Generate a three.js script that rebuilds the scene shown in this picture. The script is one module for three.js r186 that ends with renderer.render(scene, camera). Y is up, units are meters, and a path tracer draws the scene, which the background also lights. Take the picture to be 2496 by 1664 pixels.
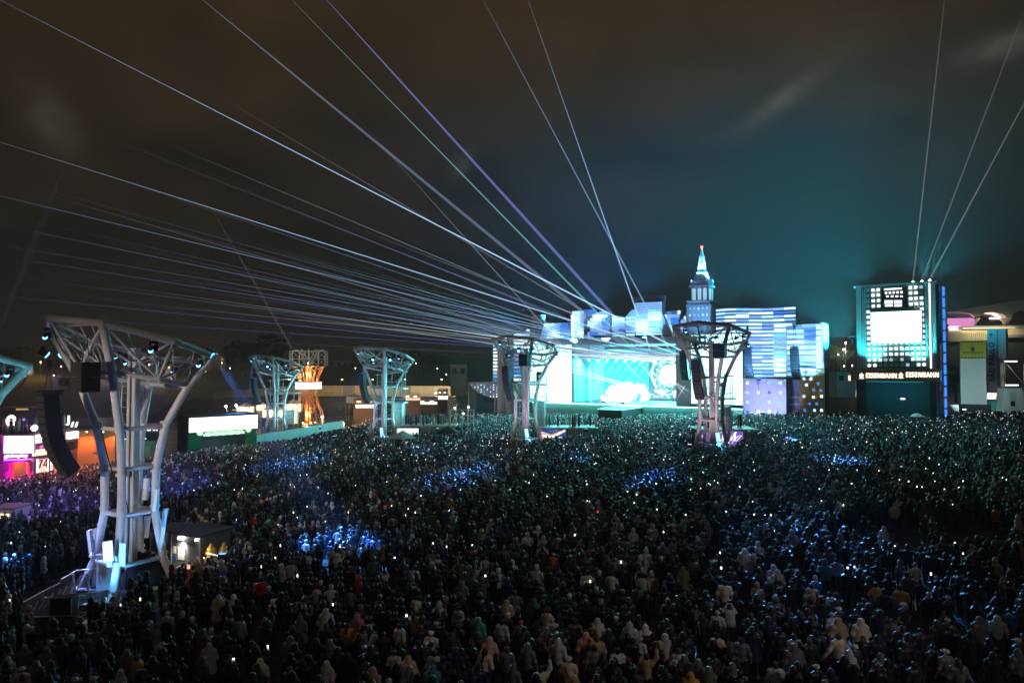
import * as THREE from 'three';
import { mergeGeometries } from 'three/addons/utils/BufferGeometryUtils.js';
import { MarchingCubes } from 'three/addons/objects/MarchingCubes.js';
import { FontLoader } from 'three/addons/loaders/FontLoader.js';
import { TextGeometry } from 'three/addons/geometries/TextGeometry.js';
import { RectAreaLightUniformsLib } from 'three/addons/lights/RectAreaLightUniformsLib.js';
import { createNoise2D } from 'simplex-noise';

// ---------------------------------------------------------------- camera, sky, exposure
const PW = 2496, PH = 1664, FOCAL = 1700, EYE = 12.5, PITCH = Math.atan(55 / FOCAL);
const scene = new THREE.Scene();
const camera = new THREE.PerspectiveCamera(2 * Math.atan(PH / 2 / FOCAL) * 180 / Math.PI, PW / PH, 0.1, 3000);
camera.position.set(0, EYE, 0);
camera.rotation.x = PITCH;
const renderer = new THREE.WebGLRenderer({ antialias: true });
renderer.toneMapping = THREE.LinearToneMapping;
renderer.toneMappingExposure = 1;
renderer.shadowMap.enabled = true;
RectAreaLightUniformsLib.init();

let seedState = 20240917;
function rnd() { seedState = (seedState + 0x6d2b79f5) | 0; let t = Math.imul(seedState ^ (seedState >>> 15), 1 | seedState); t = (t + Math.imul(t ^ (t >>> 7), 61 | t)) ^ t; return ((t ^ (t >>> 14)) >>> 0) / 4294967296; }
const rr = (a, b) => a + (b - a) * rnd();
const pick = (a) => a[Math.floor(rnd() * a.length)];
const noise2 = createNoise2D(rnd);
const V = (x, y, z) => new THREE.Vector3(x, y, z);
const RGB = (r, g, b) => new THREE.Color().setRGB(r, g, b);

// light spots on low cloud, painted into the sky: place, lean, length, width, strength
const CLOUD_SPOTS = [[130, 300, 60, 0.0011, 0.0005, 0.035], [1905, 245, -30, 0.0022, 0.00012, 0.06], [2450, 108, -8, 0.0016, 0.0002, 0.05], [1125, 400, -55, 0.0006, 0.00018, 0.03]].map(([px, py, lean, long, wide, amp]) => {
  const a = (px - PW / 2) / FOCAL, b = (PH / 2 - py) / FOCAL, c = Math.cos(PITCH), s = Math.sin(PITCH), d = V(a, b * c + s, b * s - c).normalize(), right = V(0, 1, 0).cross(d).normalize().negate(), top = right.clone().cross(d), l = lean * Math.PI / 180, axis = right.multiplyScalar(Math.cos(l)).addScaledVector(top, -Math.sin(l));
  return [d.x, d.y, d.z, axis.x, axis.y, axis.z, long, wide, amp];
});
// overcast city night: brown light-polluted cloud, slightly uneven, the same all the way round
{
  const w = 1024, h = 512, data = new Float32Array(w * h * 4);
  for (let j = 0; j < h; j++) for (let i = 0; i < w; i++) {
    const el = ((j + 0.5) / h - 0.5) * Math.PI, az = ((i + 0.5) / w - 0.5) * 2 * Math.PI;
    const x = Math.cos(az) * Math.cos(el), y = Math.sin(el), z = Math.sin(az) * Math.cos(el);
    const k = 1 / Math.max(0.22, y + 0.18);
    const n = noise2(x * k * 1.3 + 3, z * k * 1.3) * 0.55 + noise2(x * k * 3.1, z * k * 3.1 + 7) * 0.3 + noise2(x * k * 7 + 11, z * k * 7) * 0.12;
    const b = 1 + 0.5 * n;
    const up = Math.min(1, Math.max(0, (y - 0.09) / 0.34));
    const o = (j * w + i) * 4;
    let cloudSpot = 0; for (const [dx, dy, dz, ax, ay, az_, long, wide, amp] of CLOUD_SPOTS) { const c = x * dx + y * dy + z * dz; if (c < 0.97) continue; const s = x * ax + y * ay + z * az_, q2 = Math.max(0, 1 - c * c - s * s); cloudSpot += amp * Math.exp(-s * s / long - q2 / wide) * (0.75 + 0.4 * noise2(x * 40, y * 40 + z * 30)); }
    data[o] = (0.0052 + 0.026 * up) * b + cloudSpot; data[o + 1] = (0.0041 + 0.0142 * up) * b + cloudSpot * 0.9; data[o + 2] = (0.0036 + 0.0042 * up) * b + cloudSpot * 0.74; data[o + 3] = 1;
  }
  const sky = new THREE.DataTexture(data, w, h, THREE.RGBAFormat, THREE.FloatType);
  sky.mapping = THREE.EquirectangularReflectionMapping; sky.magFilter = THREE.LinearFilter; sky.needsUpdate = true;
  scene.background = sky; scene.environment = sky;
}
scene.fog = new THREE.FogExp2(new THREE.Color(0.9, 0.95, 1.0), 0.0005);

// ---------------------------------------------------------------- measuring helpers (photograph pixel -> place)
const CP = Math.cos(PITCH), SP = Math.sin(PITCH);
function ray(px, py) { const a = (px - PW / 2) / FOCAL, b = (PH / 2 - py) / FOCAL; return V(a, b * CP + SP, b * SP - CP); }
function at(px, py, depth) { const v = ray(px, py); return v.multiplyScalar(depth / -v.z).add(V(0, EYE, 0)); }
function project(p) { const x = p.x, y = p.y - EYE, z = p.z, yc = y * CP + z * SP, zc = -y * SP + z * CP; return [PW / 2 + FOCAL * x / -zc, PH / 2 - FOCAL * yc / -zc, -zc]; }
function slope(x) { const t = 0.05 * (x + 20); return 5.2 * Math.tanh(t / 5.2); }   // the field rises gently to the right
function ground(px, py, lift = 0) { let d = 60, p; for (let i = 0; i < 40; i++) { p = at(px, py, d); const v = ray(px, py), h = slope(p.x) + lift; d = Math.min(600, Math.max(4, d * 0.5 + 0.5 * (EYE - h) / (-v.y / -v.z))); } p.y = slope(p.x); return p; }

// ---------------------------------------------------------------- building helpers
const used = new Map();
function numbered(name) { const n = used.get(name) ?? 0; used.set(name, n + 1); return n ? `${name}_${String(n).padStart(3, '0')}` : name; }
function tag(o, label, category, group, kind) { if (label) o.userData.label = label; if (category) o.userData.category = category; if (group) o.userData.group = group; if (kind) o.userData.kind = kind; return o; }
function thing(name, label, category, pos = [0, 0, 0], turn = 0, group) {
  const o = new THREE.Group(); o.name = numbered(name); o.position.set(...(pos.isVector3 ? pos.toArray() : pos)); o.rotation.y = turn; scene.add(o); return tag(o, label, category, group);
}
function copy(src, pos, turn, label) { const c = src.clone(); c.name = numbered(src.name.replace(/_\d+$/, '')); c.userData = { ...src.userData }; if (label) c.userData.label = label; c.position.copy(pos); c.rotation.y = turn; scene.add(c); return c; }
function mesh(name, geo, mat, parent) { const m = new THREE.Mesh(geo, mat); m.name = parent ? name : numbered(name); m.castShadow = m.receiveShadow = true; (parent ?? scene).add(m); return m; }
const clean = (g) => { g = g.index ? g.toNonIndexed() : g; for (const k of Object.keys(g.attributes)) if (!['position', 'normal', 'uv'].includes(k)) g.deleteAttribute(k); return g; };
const merge = (list) => mergeGeometries(list.map(clean));
function part(name, list, mat, parent) { return mesh(name, Array.isArray(list) ? (list.length === 1 ? list[0] : merge(list)) : list, mat, parent); }
function bx(cx, cy, cz, sx, sy, sz, ry = 0, rx = 0, rz = 0) { const g = new THREE.BoxGeometry(sx, sy, sz); if (rx || ry || rz) g.applyMatrix4(new THREE.Matrix4().makeRotationFromEuler(new THREE.Euler(rx, ry, rz, 'YXZ'))); return g.translate(cx, cy, cz); }
function bar(a, b, r, seg = 7, r2 = r) {
  const d = b.clone().sub(a), g = new THREE.CylinderGeometry(r2, r, d.length(), seg, 1);
  g.applyQuaternion(new THREE.Quaternion().setFromUnitVectors(V(0, 1, 0), d.clone().normalize()));
  return g.translate((a.x + b.x) / 2, (a.y + b.y) / 2, (a.z + b.z) / 2);
}
function ball(p, r, seg = 8) { return new THREE.SphereGeometry(r, seg, Math.max(4, seg - 2)).translate(p.x, p.y, p.z); }
function slab(pts, depth, z = 0) { const s = new THREE.Shape(pts.map(([x, y]) => new THREE.Vector2(x, y))); return new THREE.ExtrudeGeometry(s, { depth, bevelEnabled: false }).translate(0, 0, z - depth); }   // front face at z
function lathe(pts, seg = 12) { return new THREE.LatheGeometry(pts.map(([r, y]) => new THREE.Vector2(r, y)), seg); }
function path(pts, r, seg = 6, n = 24) { return new THREE.TubeGeometry(new THREE.CatmullRomCurve3(pts), n, r, seg); }

// ---------------------------------------------------------------- materials
const grainTexture = (size, f, cells, lo, hi) => {
  const d = new Uint8Array(size * size * 4);
  for (let j = 0; j < size; j++) for (let i = 0; i < size; i++) {
    const a = i / size * Math.PI * 2, b = j / size * Math.PI * 2, q = cells / 6.28;
    const n = f(Math.cos(a) * q, Math.sin(a) * q, Math.cos(b) * q, Math.sin(b) * q);
    const v = Math.round(255 * Math.min(1, Math.max(0, lo + (hi - lo) * n))); d.set([v, v, v, 255], (j * size + i) * 4);
  }
  const t = new THREE.DataTexture(d, size, size); t.wrapS = t.wrapT = THREE.RepeatWrapping; t.magFilter = THREE.LinearFilter; t.needsUpdate = true; return t;
};
const fbm = (a, b, c, d) => 0.5 + 0.5 * (noise2(a + c * 1.7, b + d * 1.3) * 0.55 + noise2(a * 2.3 - d * 2, b * 2.1 + c * 2) * 0.3 + noise2(a * 5.1 + d * 4, c * 5.3 - b * 4) * 0.15);
const wetTexture = grainTexture(256, fbm, 9, 0.22, 0.85), grimeTexture = grainTexture(256, fbm, 14, 0.72, 1.0);
const mat = (r, g, b, rough = 0.7, metal = 0, extra = {}) => new THREE.MeshStandardMaterial({ color: RGB(r, g, b), roughness: rough, metalness: metal, ...extra });
const glow = (r, g, b, k = 1, extra = {}) => new THREE.MeshStandardMaterial({ color: RGB(0.02, 0.02, 0.02), roughness: 0.6, emissive: RGB(r, g, b), emissiveIntensity: k, ...extra });
const M = {
  tube: mat(0.62, 0.6, 0.6, 0.42, 0, { map: grimeTexture }), tubeDark: mat(0.3, 0.3, 0.31, 0.5), steel: mat(0.35, 0.36, 0.38, 0.45, 0.6), galv: mat(0.55, 0.56, 0.58, 0.45, 0.5),
  black: mat(0.012, 0.012, 0.013, 0.65), blackGrille: mat(0.02, 0.02, 0.022, 0.8), rubber: mat(0.02, 0.02, 0.02, 0.9), chain: mat(0.06, 0.06, 0.06, 0.5, 0.6),
  white: mat(0.72, 0.72, 0.72, 0.55), offWhite: mat(0.6, 0.6, 0.57, 0.6), cream: mat(0.6, 0.52, 0.36, 0.75), grey: mat(0.28, 0.29, 0.3, 0.7), darkGrey: mat(0.06, 0.062, 0.066, 0.7), navy: mat(0.015, 0.022, 0.045, 0.7),
  concrete: mat(0.36, 0.36, 0.35, 0.85, 0, { map: grimeTexture }), brick: mat(0.3, 0.14, 0.07, 0.85), ochre: mat(0.42, 0.3, 0.1, 0.8), rust: mat(0.55, 0.3, 0.16, 0.65),
  red: mat(0.55, 0.03, 0.025, 0.5), orange: mat(0.6, 0.2, 0.04, 0.65), yellow: mat(0.8, 0.55, 0.03, 0.6), green: mat(0.02, 0.28, 0.1, 0.6), magenta: mat(0.55, 0.03, 0.42, 0.55), purple: mat(0.25, 0.05, 0.5, 0.55), teal: mat(0.03, 0.25, 0.24, 0.6),
  asphalt: mat(0.035, 0.036, 0.038, 1, 0, { roughnessMap: wetTexture }), soil: mat(0.045, 0.05, 0.028, 0.95), leaf: mat(0.03, 0.05, 0.02, 0.8, 0, { side: THREE.DoubleSide }), bark: mat(0.06, 0.045, 0.03, 0.9),
  lampWhite: glow(1, 0.98, 0.9, 12), lampWarm: glow(1, 0.62, 0.22, 12), lampRed: glow(1, 0.06, 0.02, 9), lampBlue: glow(0.15, 0.5, 1, 5), phone: glow(0.85, 0.95, 1, 2.2), phoneWarm: glow(1, 0.75, 0.5, 3.5), phoneRed: glow(1, 0.08, 0.04, 2.5),
  ledPurple: glow(0.42, 0.16, 1, 1.3), signWhite: glow(1, 0.97, 0.9, 2.2), signWarm: glow(1, 0.72, 0.42, 2.4), signRed: glow(1, 0.1, 0.05, 1.6), ledWhite: glow(1, 0.97, 1, 2.2),
  screenCyan: glow(0.55, 1, 0.98, 2.4), glass: new THREE.MeshPhysicalMaterial({ color: RGB(0.9, 0.95, 1), roughness: 0.05, transmission: 1, thickness: 0 }),
};
function rectLight(name, p, look, w, h, color, k) { const l = new THREE.RectAreaLight(color, k, w, h); l.name = name; l.position.copy(p); l.lookAt(look); scene.add(l); return l; }
function spot(name, p, look, angleDeg, color, k, soft = 4, penumbra = 0.5) {
  const l = new THREE.SpotLight(color, k, 0, angleDeg * Math.PI / 180, penumbra, 2); l.name = name; l.position.copy(p); l.target.position.copy(look); l.target.name = name + '_aim'; l.castShadow = true; l.shadow.radius = soft; scene.add(l, l.target); return l;
}
function point(name, p, color, k, soft = 4) { const l = new THREE.PointLight(color, k, 0, 2); l.name = name; l.position.copy(p); l.castShadow = true; l.shadow.radius = soft; scene.add(l); return l; }
const font = await new FontLoader().loadAsync('fonts/droid/droid_sans_bold.typeface.json');
function words(text, size, depth = 0.05, center = true) { const g = new TextGeometry(text, { font, size, depth, curveSegments: 3, bevelEnabled: false }); g.computeBoundingBox(); const b = g.boundingBox; return g.translate(center ? -(b.min.x + b.max.x) / 2 : -b.min.x, -b.min.y, 0); }

// ---------------------------------------------------------------- main frames: stage axis
const ST0 = V(7.8, 0, -137), STU = V(30.7, 0, 20).normalize(), STN = V(-STU.z, 0, STU.x), STturn = Math.atan2(-STU.z, STU.x);
// local stage frame: x along the stage front (to the right), y up, z towards the audience
function stagePoint(px, py, n = 0) { const o = ST0.clone().addScaledVector(STN, n), v = ray(px, py), e = V(0, EYE, 0), t = o.clone().sub(e).dot(STN) / v.dot(STN), p = e.addScaledVector(v, t); return [p.clone().sub(ST0).dot(STU), p.y]; }
function planePoint(px, py, origin, u) { const nrm = V(-u.z, 0, u.x), v = ray(px, py), e = V(0, EYE, 0), t = origin.clone().sub(e).dot(nrm) / v.dot(nrm), p = e.addScaledVector(v, t); return [p.clone().sub(origin).dot(u), p.y - origin.y]; }
const stageWorld = (u, y, n) => ST0.clone().addScaledVector(STU, u).addScaledVector(STN, n).setY(y);

// ---------------------------------------------------------------- ground and hills
{
  const xs = [], zs = []; for (let x = -520; x <= 520; x += 8) xs.push(x); for (let z = 40; z >= -220; z -= 8) zs.push(z);
  const pos = [], uv = [], idx = [];
  zs.forEach((z) => xs.forEach((x) => { pos.push(x, slope(x), z); uv.push(x / 14, z / 14); }));
  for (let j = 0; j < zs.length - 1; j++) for (let i = 0; i < xs.length - 1; i++) { const a = j * xs.length + i, b = a + 1, c = a + xs.length, d = c + 1; idx.push(a, b, c, b, d, c); }
  const g = new THREE.BufferGeometry(); g.setAttribute('position', new THREE.Float32BufferAttribute(pos, 3)); g.setAttribute('uv', new THREE.Float32BufferAttribute(uv, 2)); g.setIndex(idx); g.computeVertexNormals();
  tag(mesh('ground', g, M.asphalt), 'wet dark asphalt and trodden ground of the festival field', 'ground', null, 'structure');
}
function hillHeight(x, d) {
  const t = Math.min(1, Math.max(0, (d - 205) / 190)), s = t * t * (3 - 2 * t);
  const top = 17 + 5 * noise2(x / 140, 3.1) + 2.5 * noise2(x / 45, 9.3) + (x > 60 ? Math.min(10, (x - 60) * 0.06) : 0);
  return slope(x) * (1 - s) - 0.3 * (1 - s) + s * top + s * 1.2 * noise2(x / 18, d / 18);
}
{
  const pos = [], idx = []; const nx = 131, nz = 41;
  for (let j = 0; j < nz; j++) for (let i = 0; i < nx; i++) { const x = -520 + i * 8, d = 200 + j * 9; pos.push(x, hillHeight(x, d), -d); }
  for (let j = 0; j < nz - 1; j++) for (let i = 0; i < nx - 1; i++) { const a = j * nx + i, b = a + 1, c = a + nx, e = c + 1; idx.push(a, b, c, b, e, c); }
  const g = new THREE.BufferGeometry(); g.setAttribute('position', new THREE.Float32BufferAttribute(pos, 3)); g.setIndex(idx); g.computeVertexNormals();
  tag(mesh('hills', g, M.soil), 'dark grassy hills rising behind the festival field', 'hill', null, 'structure');
}

// ---------------------------------------------------------------- funnel shaped sound and light towers
const FRONT = Math.atan2(0.18, 0.98);          // bearing of the front leg; the raised lip of the ring lies 45 degrees further left
const az = (deg, r, y) => { const a = FRONT - deg * Math.PI / 180; return V(Math.sin(a) * r, y, Math.cos(a) * r); };   // deg counted from the front leg towards the left
const tilt = (deg, base, k) => base + k * Math.cos((deg - 45) * Math.PI / 180);
const LEGS = [0, 90, 180, 270], OCT = [0, 45, 90, 135, 180, 225, 270, 315];
const ringTop = (deg) => az(deg, deg % 90 ? 4.35 : 4.4, tilt(deg, 13.85, 1.15)), ringLow = (deg) => az(deg, deg % 90 ? 2.8 : 3.0, tilt(deg, 11.75, 0.55));
function makeTower(root, detail) {
  const levels = [[0, 2.45, 0], [1.55, 1.8], [4.2, 1.32], [6.75, 1.36], [9, 1.8]];
  for (const deg of LEGS) {
    const pts = [...levels.map(([y, r]) => az(deg, r, y)), ringLow(deg), ringTop(deg)], geos = [];
    for (let i = 0; i < pts.length - 1; i++) { geos.push(bar(pts[i], pts[i + 1], 0.22, 12)); geos.push(ball(pts[i + 1], 0.225, 10)); }
    geos.push(bar(pts[0].clone().setY(-1.2), pts[0], 0.22, 12));
    const leg = part('leg', geos, M.tube, root);
    part('flange', [bar(pts[3].clone().add(V(0, -0.34, 0)), pts[3].clone().add(V(0, -0.18, 0)), 0.31, 14)], M.tube, leg); for (const lv of [1, 2, 4]) part('flange', [bar(pts[lv].clone().add(V(0, 0.2, 0)), pts[lv].clone().add(V(0, 0.32, 0)), 0.28, 14)], M.tube, leg); part('base_plate', [bar(pts[0].clone().setY(0.02), pts[0].clone().setY(0.1), 0.45, 14)], M.tube, leg);
  }
  for (const [y, r] of levels.slice(1)) part('ring_beam', LEGS.map((d) => bar(az(d, r, y), az(d + 90, r, y), 0.125, 9)), M.tube, root);
  for (let i = 0; i < 8; i++) {
    part('top_rail', [bar(ringTop(OCT[i]), ringTop(OCT[(i + 1) % 8]), 0.19, 12), ball(ringTop(OCT[i]), 0.22, 10)], M.tube, root);
    part('lower_rail', [bar(ringLow(OCT[i]), ringLow(OCT[(i + 1) % 8]), 0.13, 10)], M.tube, root);
  }
  for (let i = 0; i < 8; i++) {
    const a = OCT[i], b = OCT[(i + 1) % 8];
    part('brace', a % 90 ? [bar(ringLow(a), ringTop(a), 0.075, 8), bar(ringLow(a), ringTop(b), 0.065, 8)] : [bar(ringTop(a), ringLow(b), 0.065, 8)], M.tube, root);
  }
  // inner truss under the raised lip
  part('lip_truss', [bar(ringTop(45), ringLow(225), 0.07, 7), bar(ringTop(90), ringLow(0), 0.06, 7), bar(ringTop(0), ringLow(90), 0.06, 7), bar(ringTop(315), ringLow(135), 0.06, 7), bar(ringTop(135), ringLow(315), 0.06, 7), bar(ringTop(0), ringTop(90), 0.08, 7), bar(ringTop(90), ringTop(180), 0.08, 7), bar(ringTop(270), ringTop(0), 0.08, 7)], M.tube, root);
  for (const deg of LEGS) { const tr = []; for (let k = 0; k < 5; k++) { const f = k / 5, g2 = (k + 1) / 5, A = ringLow(deg).lerp(ringLow(deg + 90 > 270 ? 0 : deg + 90), f), B = ringTop(deg).lerp(ringTop(deg + 90 > 270 ? 0 : deg + 90), g2); tr.push(bar(A, B, 0.035, 5)); } part('lattice', tr, M.tube, root); }
  for (const deg of [45, 135, 225, 315]) part('strap', [path([ringTop(deg), ringTop(deg).lerp(ringLow(deg), 0.4).add(V(0, -0.5, 0)), ringLow(deg)], 0.03, 5, 10)], M.black, root);
  part('power_cable', [path([az(90, 1.6, 9), az(70, 1.2, 7.6), az(20, 1.3, 6.4), az(350, 0.8, 4.6), az(350, 0.9, 0.3)], 0.035, 5, 24)], M.black, root);
  part('centre_column', [bx(0.1, 6.2, 0, 0.62, 14.6, 0.34, FRONT - 0.5)], M.tube, root);
  part('cable_tray', [bx(0.02, 6.2, 0.25, 0.08, 13.6, 0.08, FRONT - 0.5), bar(V(0.3, 0.4, 0.25), V(0.3, 12, 0.25), 0.03)], M.tubeDark, root);
  const ladder = [bar(V(-0.35, 0.2, -0.3), V(-0.35, 11.6, -0.3), 0.025, 5), bar(V(-0.75, 0.2, -0.3), V(-0.75, 11.6, -0.3), 0.025, 5)];
  for (let y = 0.5; y < 11.5; y += 0.4) ladder.push(bar(V(-0.35, y, -0.3), V(-0.75, y, -0.3), 0.018, 4));
  part('ladder', ladder, M.steel, root);
  // antenna panels strapped to the lower legs
  const spots = detail ? [[0, 2.3, 0.3], [0, 2.3, -0.3], [90, 2.6, 0.32], [90, 2.7, -0.34], [270, 2.8, 0.32], [270, 4.9, 0.35], [270, 3.6, -0.36], [180, 2.9, 0.3], [180, 4.1, -0.3], [180, 5.2, 0.36]] : [[0, 2.2, 0.3], [90, 2.2, -0.3], [270, 2.5, 0.32]];
  for (const [deg, y, side] of spots) {
    const r = 1.8 + (1.32 - 1.8) * (y - 1.55) / 2.65, p = az(deg, r + 0.28, y), t = az(deg + 90, 1, 0).multiplyScalar(side * 1.1); p.add(t);
    const q = new THREE.Euler(0.1, Math.atan2(p.x, p.z) + side, 0.06 * Math.sign(side), 'YXZ'), g = new THREE.BoxGeometry(0.32, 1.25, 0.16); g.applyMatrix4(new THREE.Matrix4().makeRotationFromEuler(q)); g.translate(p.x, p.y, p.z);
    const panel = part('antenna_panel', [g], M.white, root); for (const dy of [0, -0.4]) part('mast_clamp', [bar(az(deg, r, y + dy), p.clone().setY(y + dy), 0.035, 5)], M.steel, panel);
  }
  // moving head lights hung inside the ring
  for (const [deg, f] of [[335, 0.3], [310, 0.3], [290, 0.35], [60, 0.5], [120, 0.5], [200, 0.4]]) {
    const a = ringTop(Math.round(deg / 45) % 8 * 45).lerp(ringTop((Math.round(deg / 45) + 1) % 8 * 45), f).add(V(0, -0.3, 0));
    const lamp = part('moving_light', [bx(a.x, a.y - 0.05, a.z, 0.3, 0.12, 0.26), bx(a.x - 0.17, a.y - 0.3, a.z, 0.04, 0.45, 0.16), bx(a.x + 0.17, a.y - 0.3, a.z, 0.04, 0.45, 0.16), ball(V(a.x, a.y - 0.38, a.z), 0.17, 9), new THREE.CylinderGeometry(0.15, 0.13, 0.26, 10).rotateX(Math.PI / 2 - 0.4).translate(a.x, a.y - 0.44, a.z + 0.12)], M.black, root);
    const lens = new THREE.CylinderGeometry(0.13, 0.13, 0.03, 12).rotateX(Math.PI / 2 - 0.4).translate(a.x, a.y - 0.5, a.z + 0.27); part('lens', [lens], M.lampBlue, lamp);
  }
}
// speakers: a hanging J of cabinets facing the raised lip, and a box of subwoofers
function makeArray(root, count, hanging = 1.6) {
  let p = V(0, 0, 0), pitch = 0.05; const h = 0.37;
  for (let i = 0; i < count; i++) {
    const down = V(0, -Math.cos(pitch), -Math.sin(pitch)), fwd = V(0, -Math.sin(pitch), Math.cos(pitch)), c = p.clone().addScaledVector(down, h / 2);
    const m4 = new THREE.Matrix4().makeBasis(V(1, 0, 0), down.clone().negate(), fwd).setPosition(c);
    const shape = new THREE.Shape([[-0.34, -0.38], [0.34, -0.38], [0.46, 0.36], [-0.46, 0.36]].map(([x, z]) => new THREE.Vector2(x, -z)));
    const cab = part('cabinet', [new THREE.ExtrudeGeometry(shape, { depth: h - 0.03, bevelEnabled: true, bevelSize: 0.01, bevelThickness: 0.01, bevelSegments: 1 }).rotateX(-Math.PI / 2).translate(0, -h / 2 + 0.015, 0).applyMatrix4(m4)], M.black, root);
    part('grille', [bx(0, 0, 0.385, 0.86, h - 0.07, 0.02).applyMatrix4(m4)], M.blackGrille, cab);
    for (const sx of [-0.36, 0.36]) part('rigging_plate', [bx(sx, 0, -0.2, 0.03, h + 0.02, 0.12).applyMatrix4(m4)], M.chain, cab);
    p.addScaledVector(down, h); pitch += i < 4 ? 0.025 : 0.065;
  }
  part('flying_frame', [bx(0, 0.08, 0, 0.9, 0.12, 0.9), bx(0, 0.16, -0.1, 0.12, 0.1, 1.3)], M.chain, root);
  part('hoist_chain', [bar(V(0.3, 0.2, 0.3), V(0.06, hanging, 0), 0.025, 5), bar(V(-0.3, 0.2, -0.3), V(-0.06, hanging, 0), 0.025, 5), bx(0, hanging, 0, 0.22, 0.4, 0.22)], M.chain, root);
}
const LIP = FRONT - 45 * Math.PI / 180;
const towerSpots = [
  // axis pixel, depth, label of the tower
  [322, 40, 'large white funnel shaped steel tower in the left foreground'],
  [673, 120, 'white funnel tower directly in front of the orange lattice tower'],
  [936, 106, 'white funnel tower between the orange lattice tower and the stage'],
  [1281, 93, 'white funnel tower overlapping the left stage screen'],
  [1733, 78.6, 'white funnel tower overlapping the right stage screen'],
  [-134, 41, 'white funnel tower cut off by the left edge of the picture'],
];
const whereLabel = ['the large foreground tower', 'the tower before the orange lattice tower', 'the tower right of the orange lattice tower', 'the tower before the left stage screen', 'the tower before the right stage screen', 'the tower at the left edge'];
const towerAt = [];
{
  const far = thing('funnel_tower', towerSpots[1][2], 'tower', [0, 0, 0], 0, 'funnel shaped speaker towers'); makeTower(far, false);
  const near = thing('funnel_tower', towerSpots[0][2], 'tower', [0, 0, 0], 0, 'funnel shaped speaker towers'); makeTower(near, true);
  const array = thing('line_array', 'x', 'speaker', [0, 0, 0], 0, 'hanging tower line arrays'); makeArray(array, 12);
  const sub = thing('speaker_box', 'x', 'speaker', [0, 0, 0], 0, 'speaker boxes hung in the towers');
  part('cabinet', [bx(0, 0, 0, 1.25, 0.75, 0.9)], M.black, sub); part('cabinet', [bx(0, -0.77, 0, 1.25, 0.75, 0.9)], M.black, sub);
  part('grille', [bx(0, 0, 0.46, 1.15, 0.66, 0.02), bx(0, -0.77, 0.46, 1.15, 0.66, 0.02)], M.blackGrille, sub); part('hoist_chain', [bar(V(0.4, 0.35, 0), V(0.1, 1.7, 0), 0.025, 5), bar(V(-0.4, 0.35, 0), V(-0.1, 1.7, 0), 0.025, 5)], M.chain, sub);
  let firstArray = true;
  towerSpots.forEach(([px, d, label], i) => {
    const p = at(px, 887, d); p.y = slope(p.x); towerAt.push(p);
    if (i === 0) near.position.copy(p); else if (i === 1) far.position.copy(p); else copy(far, p, 0, label);
    const hang = p.clone().add(az(47, 4.25, i === 5 ? 10.4 : 11.0)), q = p.clone().add(az(13, 4.1, 12.3));
    if (firstArray) { array.position.copy(hang); array.rotation.y = LIP; array.userData.label = 'black curved line array hanging from ' + whereLabel[i]; sub.position.copy(q); sub.rotation.y = LIP; sub.userData.label = 'black speaker box hanging inside ' + whereLabel[i]; firstArray = false; }
    else { copy(array, hang, LIP, 'black curved line array hanging from ' + whereLabel[i]); if (i > 2) copy(sub, q, LIP, 'black speaker box hanging inside ' + whereLabel[i]); }
  });
}

// ---------------------------------------------------------------- main stage
function stageThing(name, label, category, u0, y0, n0, group) {
  const root = thing(name, label, category, stageWorld(u0, y0, n0), STturn, group);
  return { root, add: (n, geos, m, parent = root) => part(n, geos.map((g) => g.translate(-u0, -y0, -n0)), m, parent) };
}
const S = stagePoint;
const sBox = (u0, u1, y0, y1, n0, n1) => bx((u0 + u1) / 2, (y0 + y1) / 2, (n0 + n1) / 2, Math.abs(u1 - u0), Math.abs(y1 - y0), Math.abs(n1 - n0));
function spanAt(poly, y) { const xs = []; poly.forEach(([x0, y0], i) => { const [x1, y1] = poly[(i + 1) % poly.length]; if ((y0 <= y) !== (y1 <= y)) xs.push(x0 + (x1 - x0) * (y - y0) / (y1 - y0)); }); xs.sort((a, b) => a - b); return xs.length > 1 ? [xs[0], xs[xs.length - 1]] : null; }
const LIT = [glow(0.26, 0.6, 1, 1.2), glow(0.42, 0.74, 1, 1.6), glow(0.16, 0.62, 1, 1.3), glow(0.62, 0.88, 1, 2.0), glow(0.05, 0.26, 1, 0.9), glow(0.26, 0.46, 1, 1.0), glow(0.26, 0.88, 1, 1.5)];
const facadePaint = mat(0.38, 0.4, 0.42, 0.6);
const yStage = slope(25), deckTop = S(1560, 987, 2)[1];
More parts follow.
